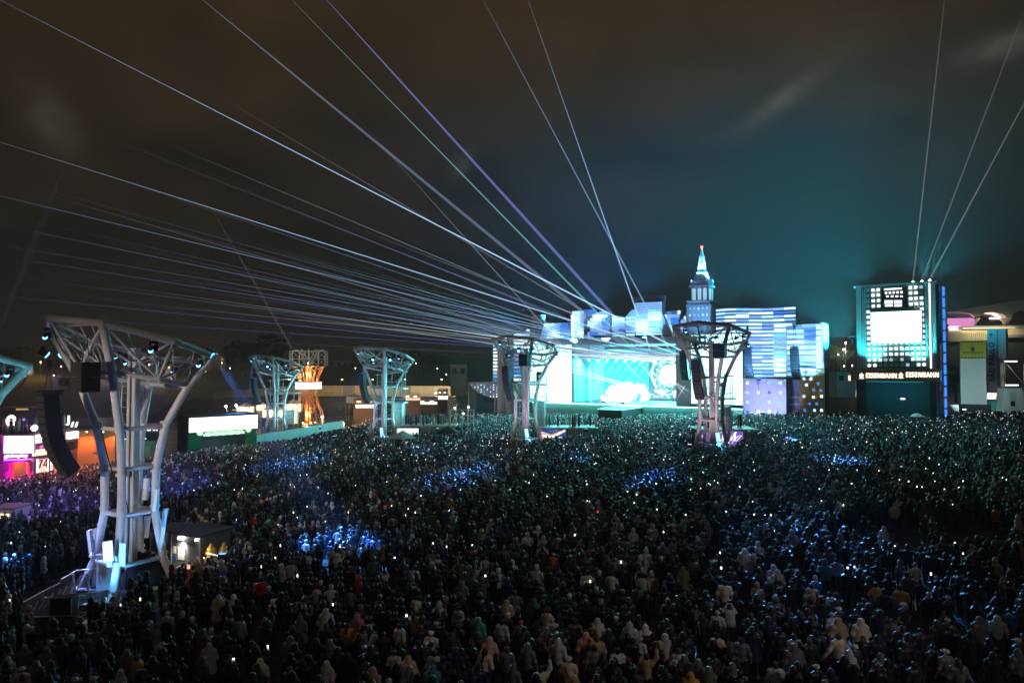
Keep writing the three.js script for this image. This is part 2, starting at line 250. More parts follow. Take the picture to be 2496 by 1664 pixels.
// deck
{
  const uL = S(1297, 985, 2)[0], uR = S(1812, 985, 2)[0], t = stageThing('stage_deck', 'wide black stage deck with a glowing front edge', 'stage', (uL + uR) / 2, 0, -6);
  t.add('platform', [sBox(uL, uR, 0, deckTop, -15, 2)], M.black); t.add('deck_floor', [sBox(uL, uR, deckTop + 0.004, deckTop + 0.03, -15, 2)], mat(0.05, 0.05, 0.055, 0.25));
  for (let k = 0; k < 14; k++) { const a = uL + (uR - uL) * k / 14, b = uL + (uR - uL) * (k + 1) / 14; t.add('fascia_panel', [sBox(a + 0.03, b - 0.03, slope(20) - 1, deckTop - 0.3, 2.01, 2.08)], M.grey); t.add('edge_light', [sBox(a + 0.05, b - 0.05, deckTop - 0.2, deckTop - 0.05, 2.01, 2.1)], glow(0.35, 1, 0.95, 6)); }
  // runway that juts into the crowd
  const r = stageThing('runway', 'narrow catwalk jutting from the stage front into the crowd', 'catwalk', S(1520, 990, 4)[0], 0, 5), u0 = S(1528, 992, 4)[0];
  r.add('platform', [sBox(u0 - 2.2, u0 + 2.2, 0, deckTop - 0.25, 2.2, 11)], M.black); r.add('floor', [sBox(u0 - 2.2, u0 + 2.2, deckTop - 0.246, deckTop - 0.2, 2.2, 11)], M.grey);
  for (const s of [-1, 1]) r.add('edge_light', [sBox(u0 + s * 2.22, u0 + s * 2.28, deckTop - 0.42, deckTop - 0.3, 2.2, 11)], glow(0.35, 1, 0.95, 2)); r.add('edge_light', [sBox(u0 - 2.2, u0 + 2.2, deckTop - 0.42, deckTop - 0.3, 11.02, 11.08)], glow(0.35, 1, 0.95, 2));
}
// the two side screens and their lights
function sideScreen(pxL, pxR, pyT, pyB, label) {
  const [uL, yT] = S(pxL, pyT, 0.6), [uR] = S(pxR, pyT, 0.6), yB = S(pxR, pyB, 0.6)[1], u = (uL + uR) / 2;
  const t = stageThing('stage_screen', label, 'screen', u, yB, 0.6, 'side screens of the stage');
  t.add('screen_frame', [sBox(uL - 0.15, uR + 0.15, yB - 0.15, yT + 0.15, -0.2, 0.5)], M.black);
  const nx = 6, ny = 8; for (let i = 0; i < nx; i++) for (let j = 0; j < ny; j++) t.add('led_panel', [sBox(uL + (uR - uL) * i / nx + 0.006, uL + (uR - uL) * (i + 1) / nx - 0.006, yB + (yT - yB) * j / ny + 0.006, yB + (yT - yB) * (j + 1) / ny - 0.006, 0.5, 0.58)], M.screenCyan);
  const c = stageWorld(u, (yT + yB) / 2, 0.72); rectLight('stage_screen_light', c, c.clone().add(STN), uR - uL, yT - yB, RGB(0.2, 0.94, 1), 22);
}
sideScreen(1292, 1393, 833, 982, 'glowing white tall screen left of the stage opening');
sideScreen(1684, 1809, 816, 987, 'glowing white tall screen right of the stage opening');
// stage house: back walls, pillars, roof
{
  const t = stageThing('stage_house', 'pale stage roof beam, pillars and wing walls round the opening', 'stage', S(1540, 900, 0)[0], 0, -6);
  const [ua] = S(1393, 900, 0), [ub] = S(1648, 900, 0.2), [uc] = S(1684, 900, 0.2), yr0 = S(1540, 838, 1)[1], yr1 = S(1540, 822, 1)[1];
  t.add('roof', [sBox(ua - 4, uc + 3, yr0, yr1, -15, 1)], facadePaint);
  t.add('pillar', [sBox(ub, uc, deckTop, yr0, -1.2, 0.3)], mat(0.5, 0.5, 0.52, 0.6)); t.add('wing_wall', [sBox(ua - 0.4, ua, deckTop, yr0, -15, 0.3)], mat(0.2, 0.35, 0.5, 0.7)); t.add('wing_wall', [sBox(uc - 0.5, uc, deckTop, yr0, -15, -1.3)], mat(0.2, 0.35, 0.5, 0.7));
  t.add('pillar', [sBox(S(1433, 900, -6)[0], S(1439, 900, -6)[0], deckTop, yr0, -6.4, -6)], M.white);
  t.add('back_wall', [sBox(ua - 0.4, uc + 1, deckTop, yr0, -15.4, -15)], M.darkGrey);
  t.add('rear_body', [sBox(S(1297, 900, 0)[0], S(1809, 900, 0)[0], 0, S(1540, 840, 0)[1], -16.2, -15.6)], M.darkGrey);
  // light trusses under the roof
  const yt = S(1560, 866, -2)[1];
  [[-2, yt], [-6, yt - 0.2], [-10, yt - 0.4]].forEach(([n, y], row) => {
    const g = []; for (const [dy, dn] of [[0, 0], [0, 0.45], [0.45, 0.2]]) g.push(bx((ua + ub) / 2 + 0.5, y + dy, n + dn, ub - ua + 1, 0.06, 0.06));
    for (let u = ua + 0.4; u < ub; u += 0.6) { g.push(bar(V(u, y, n), V(u + 0.3, y + 0.45, n + 0.2), 0.02, 4)); g.push(bar(V(u + 0.3, y + 0.45, n + 0.2), V(u + 0.6, y, n), 0.02, 4)); }
    const truss = t.add('light_truss', g, M.chain);
    for (let k = 0; k < 11; k++) { const u = ua + 1 + (ub - ua - 1.4) * k / 10, a = V(u, y - 0.35, n + 0.2), lamp = t.add('moving_light', [bx(a.x, a.y + 0.2, a.z, 0.34, 0.14, 0.3), ball(a, 0.2, 8), new THREE.CylinderGeometry(0.18, 0.15, 0.34, 10).rotateX(0.5).translate(a.x, a.y - 0.2, a.z + 0.08)], M.black); t.add('lens', [new THREE.CylinderGeometry(0.2, 0.2, 0.05, 12).rotateX(0.5).translate(a.x, a.y - 0.38, a.z + 0.2)], glow(0.5, 1, 1, 7)); }
  });
  // led wall: rings of light at the right, drifting cyan at the left
  const cv = document.createElement('canvas'); cv.width = 1024; cv.height = 512; const c = cv.getContext('2d');
  c.fillStyle = '#0592a8'; c.fillRect(0, 0, 1024, 512);
  for (let k = 0; k < 260; k++) { const x = rr(-50, 800), y = rr(0, 520), w = rr(30, 120); c.globalAlpha = 0.1; c.fillStyle = pick(['#00d8e8', '#0b6fa8', '#22f0f0', '#0aa0c8', '#067a92']); c.beginPath(); c.ellipse(x, y, w, w * rr(0.5, 1.6), rr(0, 3), 0, 7); c.fill(); }
  c.globalAlpha = 1; c.fillStyle = '#045a60'; c.fillRect(640, 0, 384, 512);
  for (let k = 0; k < 60; k++) { c.globalAlpha = 0.3; c.fillStyle = pick(['#037a78', '#024a52', '#0a9a94']); c.fillRect(rr(640, 1000), rr(0, 500), rr(4, 40), rr(4, 90)); }
  c.globalAlpha = 1; const mx = 850, my = 260;
  const ringOf = (r, w, col, a0 = 0, a1 = 7) => { c.lineWidth = w; c.strokeStyle = col; c.beginPath(); c.arc(mx, my, r, a0, a1); c.stroke(); };
  ringOf(62, 58, '#f4ffff'); ringOf(20, 18, '#e8d8d8'); ringOf(36, 4, '#b04a40'); ringOf(27, 3, '#c85a4a'); ringOf(46, 3, '#c0605a'); ringOf(92, 5, '#7fe0dc'); ringOf(104, 14, '#ffffff', -1.2, -0.1); ringOf(110, 12, '#ff8a70', 0.1, 1.3); ringOf(106, 10, '#eaffff', 1.6, 3.0); ringOf(176, 14, '#d8ffff', 2.3, 3.9);
  for (let k = 0; k < 110; k++) { const a = rr(0, 6.28), r = rr(110, 205); c.fillStyle = pick(['#e8ffff', '#8fe8e4', '#ffffff', '#f0b0a0']); c.fillRect(mx + Math.cos(a) * r, my + Math.sin(a) * r, rr(3, 14), rr(3, 10)); }
  for (let k = 0; k < 60; k++) { const a = k / 60 * 6.28; c.fillStyle = '#bff6f2'; c.fillRect(mx + Math.cos(a) * 122 - 3, my + Math.sin(a) * 122 - 3, 6, 6); }
  c.fillStyle = '#e8ffff'; for (let k = 0; k < 40; k++) c.fillRect(rr(660, 1000), rr(420, 490), rr(6, 50), rr(3, 10));
  const tex = new THREE.CanvasTexture(cv); tex.colorSpace = THREE.SRGBColorSpace; tex.magFilter = THREE.LinearFilter;
  const wallU0 = S(1440, 900, -14.6)[0], wallU1 = S(1672, 900, -14.6)[0], y0 = deckTop + 0.3, y1 = S(1560, 850, -14.6)[1];
  const g = new THREE.PlaneGeometry(wallU1 - wallU0, y1 - y0).translate((wallU0 + wallU1) / 2, (y0 + y1) / 2, -14.6);
  const wall = stageThing('led_wall', 'cyan video wall at the back of the stage showing white rings', 'screen', (wallU0 + wallU1) / 2, y0, -14.6);
  wall.add('screen_frame', [sBox(wallU0 - 0.1, wallU1 + 0.1, y0 - 0.1, y1 + 0.1, -14.95, -14.65)], M.black);
  wall.add('screen_picture', [g], new THREE.MeshStandardMaterial({ color: RGB(0.01, 0.01, 0.01), emissive: RGB(1, 1, 1), emissiveMap: tex, emissiveIntensity: 4, roughness: 0.6 }));
  const cw = stageWorld((wallU0 + wallU1) / 2, (y0 + y1) / 2, -14.4); rectLight('led_wall_light', cw, cw.clone().add(STN), wallU1 - wallU0, y1 - y0, RGB(0.08, 0.95, 1), 7);
  const cf = stageWorld((ua + ub) / 2, yt - 0.9, -4); rectLight('stage_truss_light', cf, cf.clone().add(STN.clone().multiplyScalar(0.55)).add(V(0, -1, 0)), ub - ua - 1, 1.2, RGB(0.12, 1, 0.95), 210);
  const ce = stageWorld((ua + uc) / 2, deckTop + 0.2, 2.25); rectLight('deck_edge_light', ce, ce.clone().add(STN).add(V(0, 0.12, 0)), uc - ua + 22, 0.25, RGB(0.1, 1, 0.9), 70);
}
{ const [a] = S(1297, 985, 2), [b] = S(1812, 985, 2), p = stageWorld((a + b) / 2, deckTop - 0.05, 2.5), l = rectLight('fascia_light', p, p.clone().add(V(0, -1, 0)).addScaledVector(STN, -0.3), b - a, 0.2, RGB(0.08, 1, 0.85), 16); l.updateMatrixWorld(); }
// lit haze jets on the deck
const smokeMat = mat(0.92, 0.92, 0.92, 1, 0, { transparent: true, opacity: 0.2 });
function puff(px, py, n, r, label) {
  const [u, y] = S(px, py, n), t = stageThing('smoke_jet', label, 'smoke', u, deckTop + 0.05, n, 'white smoke jets on the stage floor'), gs = [];
  for (let k = 0; k < 26; k++) { const h = Math.pow(rnd(), 1.6), s = r * rr(0.14, 0.36) * (0.6 + h * 0.6), g = new THREE.IcosahedronGeometry(s, 3), p = g.attributes.position; for (let i = 0; i < p.count; i++) { const v = V(p.getX(i), p.getY(i), p.getZ(i)), q = 1 + 0.6 * noise2(v.x * 2.6 / r + k * 3, v.y * 2.6 / r + v.z * 2.2 / r); p.setXYZ(i, v.x * q, v.y * q, v.z * q); } g.computeVertexNormals(); gs.push(g.translate(u + rr(-1, 1) * r * (1.1 - h * 0.3), deckTop + 0.1 + s * 0.7 + h * r * 1.15, n + rr(-0.6, 0.6) * r).translate(-u, 0, 0).scale(1.25, 1, 1).translate(u, 0, 0)); }
  t.add('plume', gs, smokeMat); const p = stageWorld(u, deckTop + 0.9, n + r * 2.2); const gf = stageThing('floor_light', 'small floor uplight before a smoke jet', 'lamp', u, deckTop + 0.04, n + r * 2.2, 'floor uplights on the stage'); gf.add('housing', [sBox(u - 0.3, u + 0.3, deckTop + 0.04, deckTop + 0.3, n + r * 2.2 - 0.2, n + r * 2.2 + 0.2)], M.black); gf.add('lens', [sBox(u - 0.26, u + 0.26, deckTop + 0.31, deckTop + 0.36, n + r * 2.2 - 0.17, n + r * 2.2 + 0.17)], glow(0.8, 1, 1, 5));
  spot('floor_light', p, stageWorld(u, deckTop + r * 0.9, n), 48, RGB(0.75, 1, 1), 1500, 14);
}
puff(1492, 965, -6, 1.7, 'small white smoke jet on the left of the stage floor'); puff(1545, 960, -5, 2.3, 'wide white smoke jet in the middle of the stage floor');
// skyline of scenic buildings over the roof
function facade(label, pxPoly, n, depth, style, rows, opts = {}) {
  const poly = pxPoly.map(([a, b]) => S(a, b, n)), us = poly.map((p) => p[0]), ys = poly.map((p) => p[1]), u0 = Math.min(...us), u1 = Math.max(...us), y0 = Math.min(...ys), y1 = Math.max(...ys);
  const t = stageThing('scenic_building', label, 'stage set', (u0 + u1) / 2, y0, n, 'skyline buildings over the stage');
  t.add('wall', [slab(poly, depth, n)], opts.paint ?? facadePaint);
  const h = (y1 - y0) / rows, cut = style === 'grid' ? 0.93 : 0.54;
  for (let r = 0; r < rows; r++) {
    const ya = y0 + h * (r + (1 - cut) / 2), yb = ya + h * cut, s0 = spanAt(poly, ya + 0.01), s1 = spanAt(poly, yb - 0.01); if (!s0 || !s1) continue;
    let a = Math.max(s0[0], s1[0]) + (opts.margin ?? 0.12), b = Math.min(s0[1], s1[1]) - (opts.margin ?? 0.12); if (b - a < 0.25) continue;
    const cols = style === 'grid' ? Math.max(1, Math.round((b - a) / 0.75)) : Math.max(1, Math.round((b - a) / 2.8));
    for (let k = 0; k < cols; k++) { const ka = a + (b - a) * k / cols, kb = a + (b - a) * (k + 1) / cols; const q = noise2(ka * 0.16 + n, ya * 0.22 + rows) + rr(-0.06, 0.06); t.add(style === 'grid' ? 'lit_panel' : 'light_band', [sBox(ka + 0.02, kb - 0.02, ya, yb, n + 0.005, n + 0.06)], q > 0.45 ? LIT[3] : q > 0.15 ? LIT[1] : q > -0.2 ? pick([LIT[0], LIT[2]]) : q > -0.5 ? LIT[5] : LIT[4]); }
  }
  return t;
}
facade('low slanted glass block at the left end of the skyline', [[1313, 832], [1325, 788], [1391, 786], [1391, 832]], -2, 1.2, 'grid', 6);
facade('square glazed block beside the low slanted one', [[1391, 834], [1391, 759], [1424, 757], [1424, 832]], -2.2, 1.5, 'grid', 9);
facade('broad dark blue slab behind the glazed blocks', [[1389, 830], [1389, 753], [1486, 746], [1489, 828]], -5, 1.2, 'bands', 3, { margin: 3.2, paint: mat(0.14, 0.16, 0.5, 0.6) });
facade('round shouldered glass block left of the striped ones', [[1438, 826], [1438, 775], [1446, 764], [1470, 757], [1480, 760], [1486, 772], [1488, 822]], -2, 1.2, 'grid', 8);
facade('low block with thin horizontal stripes', [[1492, 822], [1492, 768], [1524, 773], [1525, 820]], -1.6, 1.2, 'bands', 8);
facade('block with one slanted top corner', [[1525, 820], [1525, 772], [1541, 754], [1548, 754], [1549, 819]], -1.8, 1.2, 'bands', 8);
facade('tallest slab of the skyline with tight stripes', [[1548, 818], [1547, 738], [1613, 734], [1616, 816]], -2.2, 1.6, 'bands', 14);
facade('plain grey slab rising behind the tallest striped one', [[1546, 800], [1546, 725], [1619, 719], [1619, 800]], -4.4, 1, 'bands', 2, { margin: 4.5, paint: mat(0.3, 0.3, 0.45, 0.6) });
facade('leaning grey fin right of the tallest slab', [[1617, 817], [1613, 760], [1637, 814]], -1.4, 0.8, 'bands', 3, { margin: 0.8 });
facade('glass wedge left of the clock tower', [[1618, 818], [1613, 760], [1662, 756], [1656, 782], [1655, 812], [1640, 815]], -3.4, 1, 'grid', 7);
facade('small triangular roof light beside the clock tower', [[1656, 812], [1658, 780], [1674, 762], [1676, 812]], -3, 1, 'grid', 6);
// columns and stripes at the far left of the stage
facade('striped block behind the left funnel tower', [[1248, 930], [1248, 808], [1296, 800], [1296, 930]], -3, 2, 'bands', 13, { margin: 0.5 });
facade('narrow striped block at the far left of the stage', [[1200, 930], [1200, 840], [1222, 838], [1222, 930]], -3.6, 2, 'bands', 11, { margin: 0.3 });
{
  for (const [a, b, top, label] of [[1214, 1232, 815, 'tall pale round column left of the stage'], [1234, 1250, 812, 'second tall pale round column left of the stage'], [1268, 1296, 766, 'pale curved end wall at the skyline left end']]) {
    const [u0, y1] = S(a, top, -1), [u1] = S(b, top, -1), t = stageThing('stage_column', label, 'column', (u0 + u1) / 2, yStage - 1, -1, 'round columns left of the stage');
    t.add('shaft', [new THREE.CylinderGeometry((u1 - u0) / 2, (u1 - u0) / 2, y1 - yStage + 1, 20).translate((u0 + u1) / 2, (y1 + yStage - 1) / 2, -1 - (a > 1260 ? 5 : 0))], mat(0.5, 0.48, 0.52, 0.6)); t.add('cap', [new THREE.CylinderGeometry((u1 - u0) / 2 + 0.08, (u1 - u0) / 2 + 0.08, 0.15, 20).translate((u0 + u1) / 2, y1 + 0.08, -1 - (a > 1260 ? 5 : 0))], M.grey);
  }
}
// half boat shaped wing with round lights, left of the stage
{
  const n = -1, px = [[1141, 931], [1150, 945], [1165, 957], [1185, 966], [1205, 971], [1225, 972], [1245, 970], [1258, 966], [1258, 930]], poly = px.map(([a, b]) => S(a, b, n)), [u0, y0] = S(1200, 972, n);
  const t = stageThing('boat_canopy', 'grey half boat shaped canopy with rows of round lights left of the stage', 'canopy', u0, y0, n); t.add('hull', [slab(poly, 3, n)], mat(0.34, 0.36, 0.37, 0.6));
  for (let r = 0; r < 6; r++) for (let k = 0; k < 14; k++) { const pxx = 1150 + k * 7.6, pyy = 938 + r * 5.6, [u, y] = S(pxx, pyy, n), s = spanAt(poly, y - 0.12); if (!s || u < s[0] + 0.25 || u > s[1] - 0.2) continue; const q = rnd(); t.add('round_light', [new THREE.CylinderGeometry(0.13, 0.13, 0.06, 12).rotateX(Math.PI / 2).translate(u, y, n + 0.03)], q < 0.4 ? LIT[3] : q < 0.6 ? LIT[2] : LIT[4]); }
  t.add('support', [sBox(S(1143, 960, n)[0], S(1160, 960, n)[0], slope(-10) - 2, S(1143, 934, n)[1], n - 3, n - 0.1)], mat(0.06, 0.13, 0.15, 0.7)); t.add('post', [bar(V(S(1200, 970, n)[0], 0, n - 1), V(S(1200, 970, n)[0], S(1200, 969, n)[1], n - 1), 0.14), bar(V(S(1142, 970, n)[0], 0, n), V(S(1142, 970, n)[0], S(1142, 934, n)[1], n), 0.1)], M.galv);
}
// clock tower with a lattice spire
{
  const n = -1.5, D = 4.9, t = stageThing('clock_tower', 'grey stepped tower with arched windows and a blue lattice spire', 'tower', S(1712, 790, n)[0], S(1712, 845, n)[1], n - D / 2);
  const stone = mat(0.42, 0.41, 0.44, 0.75);
  const E = (px, py) => S(px, py, n); const y = (py) => E(1710, py)[1];
  const [uL] = E(1675, 770), [uR] = E(1732, 770), w = uR - uL, mid = (uL + uR) / 2, dd = n - w / 2;
  const tier = (name, half, y0, y1, m = stone) => t.add(name, [sBox(mid - half, mid + half, y0, y1, dd - half, dd + half)], m);
  tier('shaft', w / 2, y(850), y(746)); tier('cornice', w / 2 + 0.18, y(746), y(742)); tier('frieze', w / 2 - 0.1, y(742), y(735)); tier('cornice', w / 2 + 0.12, y(735), y(731)); tier('lantern_room', w / 2 - 0.62, y(731), y(698), mat(0.2, 0.22, 0.3, 0.6)); tier('cornice', w / 2 - 0.3, y(698), y(693)); tier('parapet', w / 2 - 0.5, y(693), y(684));
  const hw = w / 2 - 0.62;
  for (const side of [0, 1]) for (let k = 0; k < 3; k++) {
    const aw = 0.62, off = (k - 1) * (hw * 2 / 3), yb = y(729), yt = y(705), sh = new THREE.Shape(); sh.moveTo(-aw / 2, yb); sh.lineTo(aw / 2, yb); sh.lineTo(aw / 2, yt); sh.absarc(0, yt, aw / 2, 0, Math.PI); sh.lineTo(-aw / 2, yb);
    const place = (g, out) => side ? g.rotateY(Math.PI / 2).translate(mid + hw + out, 0, dd - off) : g.translate(mid + off, 0, dd + hw + out);
    const win = t.add('arched_window', [place(new THREE.ExtrudeGeometry(sh, { depth: 0.05, bevelEnabled: false, curveSegments: 6 }), 0.01)], side ? LIT[6] : glow(0.45, 0.8, 1, 0.95));
    const gl = []; for (let r = 1; r < 7; r++) gl.push(place(bx(0, yb + (yt - yb + 0.2) * r / 7, 0, aw, 0.03, 0.04), 0.08)); gl.push(place(bx(0, (yb + yt) / 2, 0, 0.03, yt - yb + 0.3, 0.04), 0.08)); t.add('glazing_bar', gl, M.steel);
    t.add('column', [place(new THREE.CylinderGeometry(0.1, 0.12, yt - yb + 0.5, 8).translate(off >= 0 ? aw / 2 + 0.1 : -aw / 2 - 0.1, (yb + yt) / 2 + 0.15, 0), 0.06)], stone);
  }
  for (let r = 0; r < 3; r++) for (let k = 0; k < 5; k++) { const yy = y(751 + r * 16), u = uL + w * (k + 0.75) / 5.5; t.add('window', [sBox(u - 0.12, u + 0.12, yy - 0.2, yy + 0.16, n, n + 0.04)], rnd() < 0.55 ? glow(0.6, 1, 1, 1.5) : LIT[2]); t.add('window_frame', [sBox(u - 0.2, u + 0.2, yy + 0.2, yy + 0.26, n, n + 0.09), sBox(u - 0.2, u + 0.2, yy - 0.28, yy - 0.22, n, n + 0.09)], stone); }
  for (let k = 0; k <= 5; k++) t.add('pilaster', [sBox(uL + w * k / 5 - 0.06, uL + w * k / 5 + 0.06, y(790), y(746), n, n + 0.07)], stone);
  for (const [a, b] of [[-1, 1], [1, 1], [-1, -1], [1, -1], [-0.6, 1], [1, 0.5], [1, -0.4]]) t.add('pinnacle', [lathe([[0.02, 0], [0.16, 0.01], [0.13, 0.5], [0.05, 0.55], [0.03, 1.1], [0.001, 1.6]], 6).translate(mid + a * (w / 2 - 0.55), y(685), dd + b * (w / 2 - 0.55))], stone);
  // spire: four lattice faces in two steps
  const zs = [[y(684), 1.3], [y(661), 0.62], [y(622), 0.28], [y(602), 0.05]], lat = [];
  for (let q = 0; q < 3; q++) { const [ya, ra] = zs[q], [yb, rb] = zs[q + 1], steps = [4, 6, 3][q]; for (let s = 0; s < steps; s++) { const f = s / steps, g2 = (s + 1) / steps, r0 = ra + (rb - ra) * f, r1 = ra + (rb - ra) * g2, a = ya + (yb - ya) * f, b = ya + (yb - ya) * g2; for (let k = 0; k < 4; k++) { const c0 = [[-1, -1], [1, -1], [1, 1], [-1, 1]][k], c1 = [[-1, -1], [1, -1], [1, 1], [-1, 1]][(k + 1) % 4], P = (c, r, yy) => V(mid + c[0] * r, yy, dd + c[1] * r); lat.push(bar(P(c0, r0, a), P(c0, r1, b), 0.065, 4), bar(P(c0, r0, a), P(c1, r1, b), 0.034, 4), bar(P(c1, r0, a), P(c0, r1, b), 0.034, 4), bar(P(c0, r1, b), P(c1, r1, b), 0.034, 4)); } } }
  t.add('spire_lattice', lat, M.white); for (const [sx, sz] of [[-1.5, 1.5], [1.5, 1.5], [1.5, -1]]) { const lp = stageWorld(mid + sx, y(683) + 0.4, dd + sz); t.add('spire_lamp', [bx(mid + sx, y(684) + 0.15, dd + sz, 0.25, 0.3, 0.25)], M.lampBlue); spot('spire_lamp', lp, stageWorld(mid, y(640), dd), 30, RGB(0.2, 0.6, 1), 1100, 4); } t.add('spire_gallery', [sBox(mid - 0.85, mid + 0.85, y(662), y(660), dd - 0.85, dd + 0.85)], LIT[2]); t.add('spire_gallery', [sBox(mid - 0.42, mid + 0.42, y(623), y(621), dd - 0.42, dd + 0.42)], LIT[2]);
  t.add('mast', [bar(V(mid, y(605), dd), V(mid, y(598), dd), 0.05, 5)], M.steel); t.add('beacon_lamp', [ball(V(mid, y(597), dd), 0.22, 10)], M.lampRed);
}
// wavy striped block, right hand blocks and their ground floors
{
  const n = -2.5, [u0] = S(1748, 760, n), [u1] = S(1936, 748, n), yT = S(1850, 748, n)[1], yB = S(1850, 920, n)[1], t = stageThing('wavy_building', 'wavy scenic block wrapped in bright horizontal louvres right of the clock tower', 'stage set', (u0 + u1) / 2, yB, n);
  const wave = (u) => { const f = (u - u0) / (u1 - u0); return n + 1.6 * Math.sin(f * Math.PI * 2.1 + 0.3) - (f > 0.72 ? (f - 0.72) * 7 : 0); }, K = 28;
  const strip = (ya, yb, out, fa, fb) => { const s = []; const k0 = Math.round(fa * K), k1 = Math.round(fb * K); for (let k = k0; k < k1; k++) { const a = u0 + (u1 - u0) * k / K, b = u0 + (u1 - u0) * (k + 1) / K, na = wave(a) + out, nb = wave(b) + out, g = new THREE.BufferGeometry(); const P = [[a, ya, na], [b, ya, nb], [b, yb, nb], [a, yb, na], [a, ya, na - 0.25], [b, ya, nb - 0.25], [b, yb, nb - 0.25], [a, yb, na - 0.25]]; const F = [0, 1, 2, 0, 2, 3, 3, 2, 6, 3, 6, 7, 0, 5, 1, 0, 4, 5, 4, 6, 5, 4, 7, 6]; const pos = F.flatMap((i) => P[i]); g.setAttribute('position', new THREE.Float32BufferAttribute(pos, 3)); g.setAttribute('uv', new THREE.Float32BufferAttribute(new Float32Array(F.length * 2), 2)); g.computeVertexNormals(); s.push(g); } return s; };
  t.add('wall', strip(yB, yT, 0, 0, 1), mat(0.16, 0.17, 0.36, 0.6));
  const rows = 19, h = (yT - yB) / rows;
  for (let r = 0; r < rows; r++) for (let c = 0; c < 7; c++) { const ya = yB + h * r + h * 0.18, q = noise2(c * 0.9, r * 0.6 + 20); t.add('louvre', strip(ya, ya + h * (c === 2 && r % 6 === 4 ? 0.8 : 0.5), 0.12, c / 7, (c + 1) / 7), q > 0.3 ? LIT[3] : q > -0.1 ? LIT[1] : q > -0.45 ? LIT[0] : c > 4 ? LIT[4] : LIT[5]); }
}
facade('narrow striped block with grey gaps right of the wavy one', [[1886, 920], [1886, 790], [1934, 786], [1934, 920]], -0.4, 2, 'bands', 11, { margin: 0.15 });
{
  const t = facade('striped block with a glowing right hand corner', [[1916, 918], [1916, 794], [2004, 786], [2010, 896], [2010, 918]], 0.6, 6, 'bands', 10, { margin: 0.2 });
  const [u, y0] = S(1999, 900, 0.72), y1 = S(1999, 789, 0.72)[1]; for (let k = 0; k < 8; k++) t.add('corner_light', [sBox(u - 0.45, u + 0.35, y0 + (y1 - y0) * k / 8 + 0.05, y0 + (y1 - y0) * (k + 0.82) / 8, 0.64, 0.76)], glow(0.55, 1, 0.95, 1.5));
}
{
  const n = 1.4, [u0, yT] = S(1811, 922, n), [u1] = S(1916, 922, n), yB = yStage - 1.5, t = stageThing('hole_wall', 'pale lavender wall with rows of round openings right of the stage', 'stage set', (u0 + u1) / 2, yB, n);
  const sh = new THREE.Shape([[u0, yB], [u1, yB], [u1, yT], [u0, yT]].map(([a, b]) => new THREE.Vector2(a, b)));
  const holes = []; for (let r = 0; r < 4; r++) for (let k = 0; k < 4; k++) { const [u, y] = S(1822 + k * 26.5, 933 + r * 23.5, n), hh = new THREE.Path(); hh.absarc(u, y, 0.3, 0, Math.PI * 2, true); sh.holes.push(hh); holes.push([u, y]); }
  t.add('wall', [new THREE.ExtrudeGeometry(sh, { depth: 0.35, bevelEnabled: false, curveSegments: 14 }).translate(0, 0, n - 0.35)], mat(0.55, 0.55, 0.66, 0.6)); t.add('back_wall', [sBox(u0, u1, yB, yT, n - 1.2, n - 1)], M.navy);
  for (const [u, y] of holes) t.add('round_window', [new THREE.CylinderGeometry(0.29, 0.29, 0.04, 14).rotateX(Math.PI / 2).translate(u, y, n - 0.33)], pick([LIT[3], LIT[4], LIT[1], LIT[2], LIT[3]]));
}
{
  const n = 1.2, [u0, yT] = S(1918, 920, n), [u1] = S(1947, 920, n), yB = yStage - 1.5, t = stageThing('recess_wall', 'dark recessed striped wall between the lavender and ochre walls', 'stage set', (u0 + u1) / 2, yB, n - 1); t.add('wall', [sBox(u0, u1, yB, yT, n - 3, n - 2)], mat(0.1, 0.12, 0.22, 0.7)); for (let k = 0; k < 6; k++) t.add('ledge', [sBox(u0, u1, yB + 0.6 + k * 1.15, yB + 0.9 + k * 1.15, n - 2, n - 1.6)], pick([M.grey, M.brick, M.ochre]));
}
{
  const n = 1.6, [u0, yT] = S(1948, 897, n), [u1] = S(2010, 897, n), yB = yStage - 1.5, t = stageThing('ochre_wall', 'tall ochre wall with scattered square windows right of the stage', 'stage set', (u0 + u1) / 2, yB, n), sh = new THREE.Shape([[u0, yB], [u1, yB], [u1, yT], [u0, yT]].map(([a, b]) => new THREE.Vector2(a, b)));
  const sq = [[1965, 907], [1994, 906], [1960, 923], [1977, 923], [1966, 938], [1995, 935], [1984, 950], [2002, 951], [1960, 966], [1983, 968], [2003, 966], [1974, 984], [1991, 984], [1962, 1000], [1986, 1000], [2003, 1000]].map(([a, b]) => S(a, b, n));
  for (const [u, y] of sq) { const hh = new THREE.Path(); hh.moveTo(u - 0.21, y - 0.21); hh.lineTo(u - 0.21, y + 0.21); hh.lineTo(u + 0.21, y + 0.21); hh.lineTo(u + 0.21, y - 0.21); sh.holes.push(hh); }
  t.add('wall', [new THREE.ExtrudeGeometry(sh, { depth: 0.3, bevelEnabled: false }).translate(0, 0, n - 0.3)], mat(0.45, 0.34, 0.14, 0.75)); t.add('back_wall', [sBox(u0, u1, yB, yT, n - 4, n - 0.6)], M.navy);
  sq.forEach(([u, y], i) => t.add('square_window', [sBox(u - 0.2, u + 0.2, y - 0.2, y + 0.2, n - 0.26, n - 0.22)], [LIT[4], LIT[4], LIT[1], LIT[3], LIT[3], LIT[4]][i % 6]));
  spot('ochre_wall_light', stageWorld(u0 + 2, yStage + 1, n + 7), stageWorld(u0 + 1.5, yT * 0.7, n), 40, RGB(1, 0.75, 0.35), 60, 10);
}
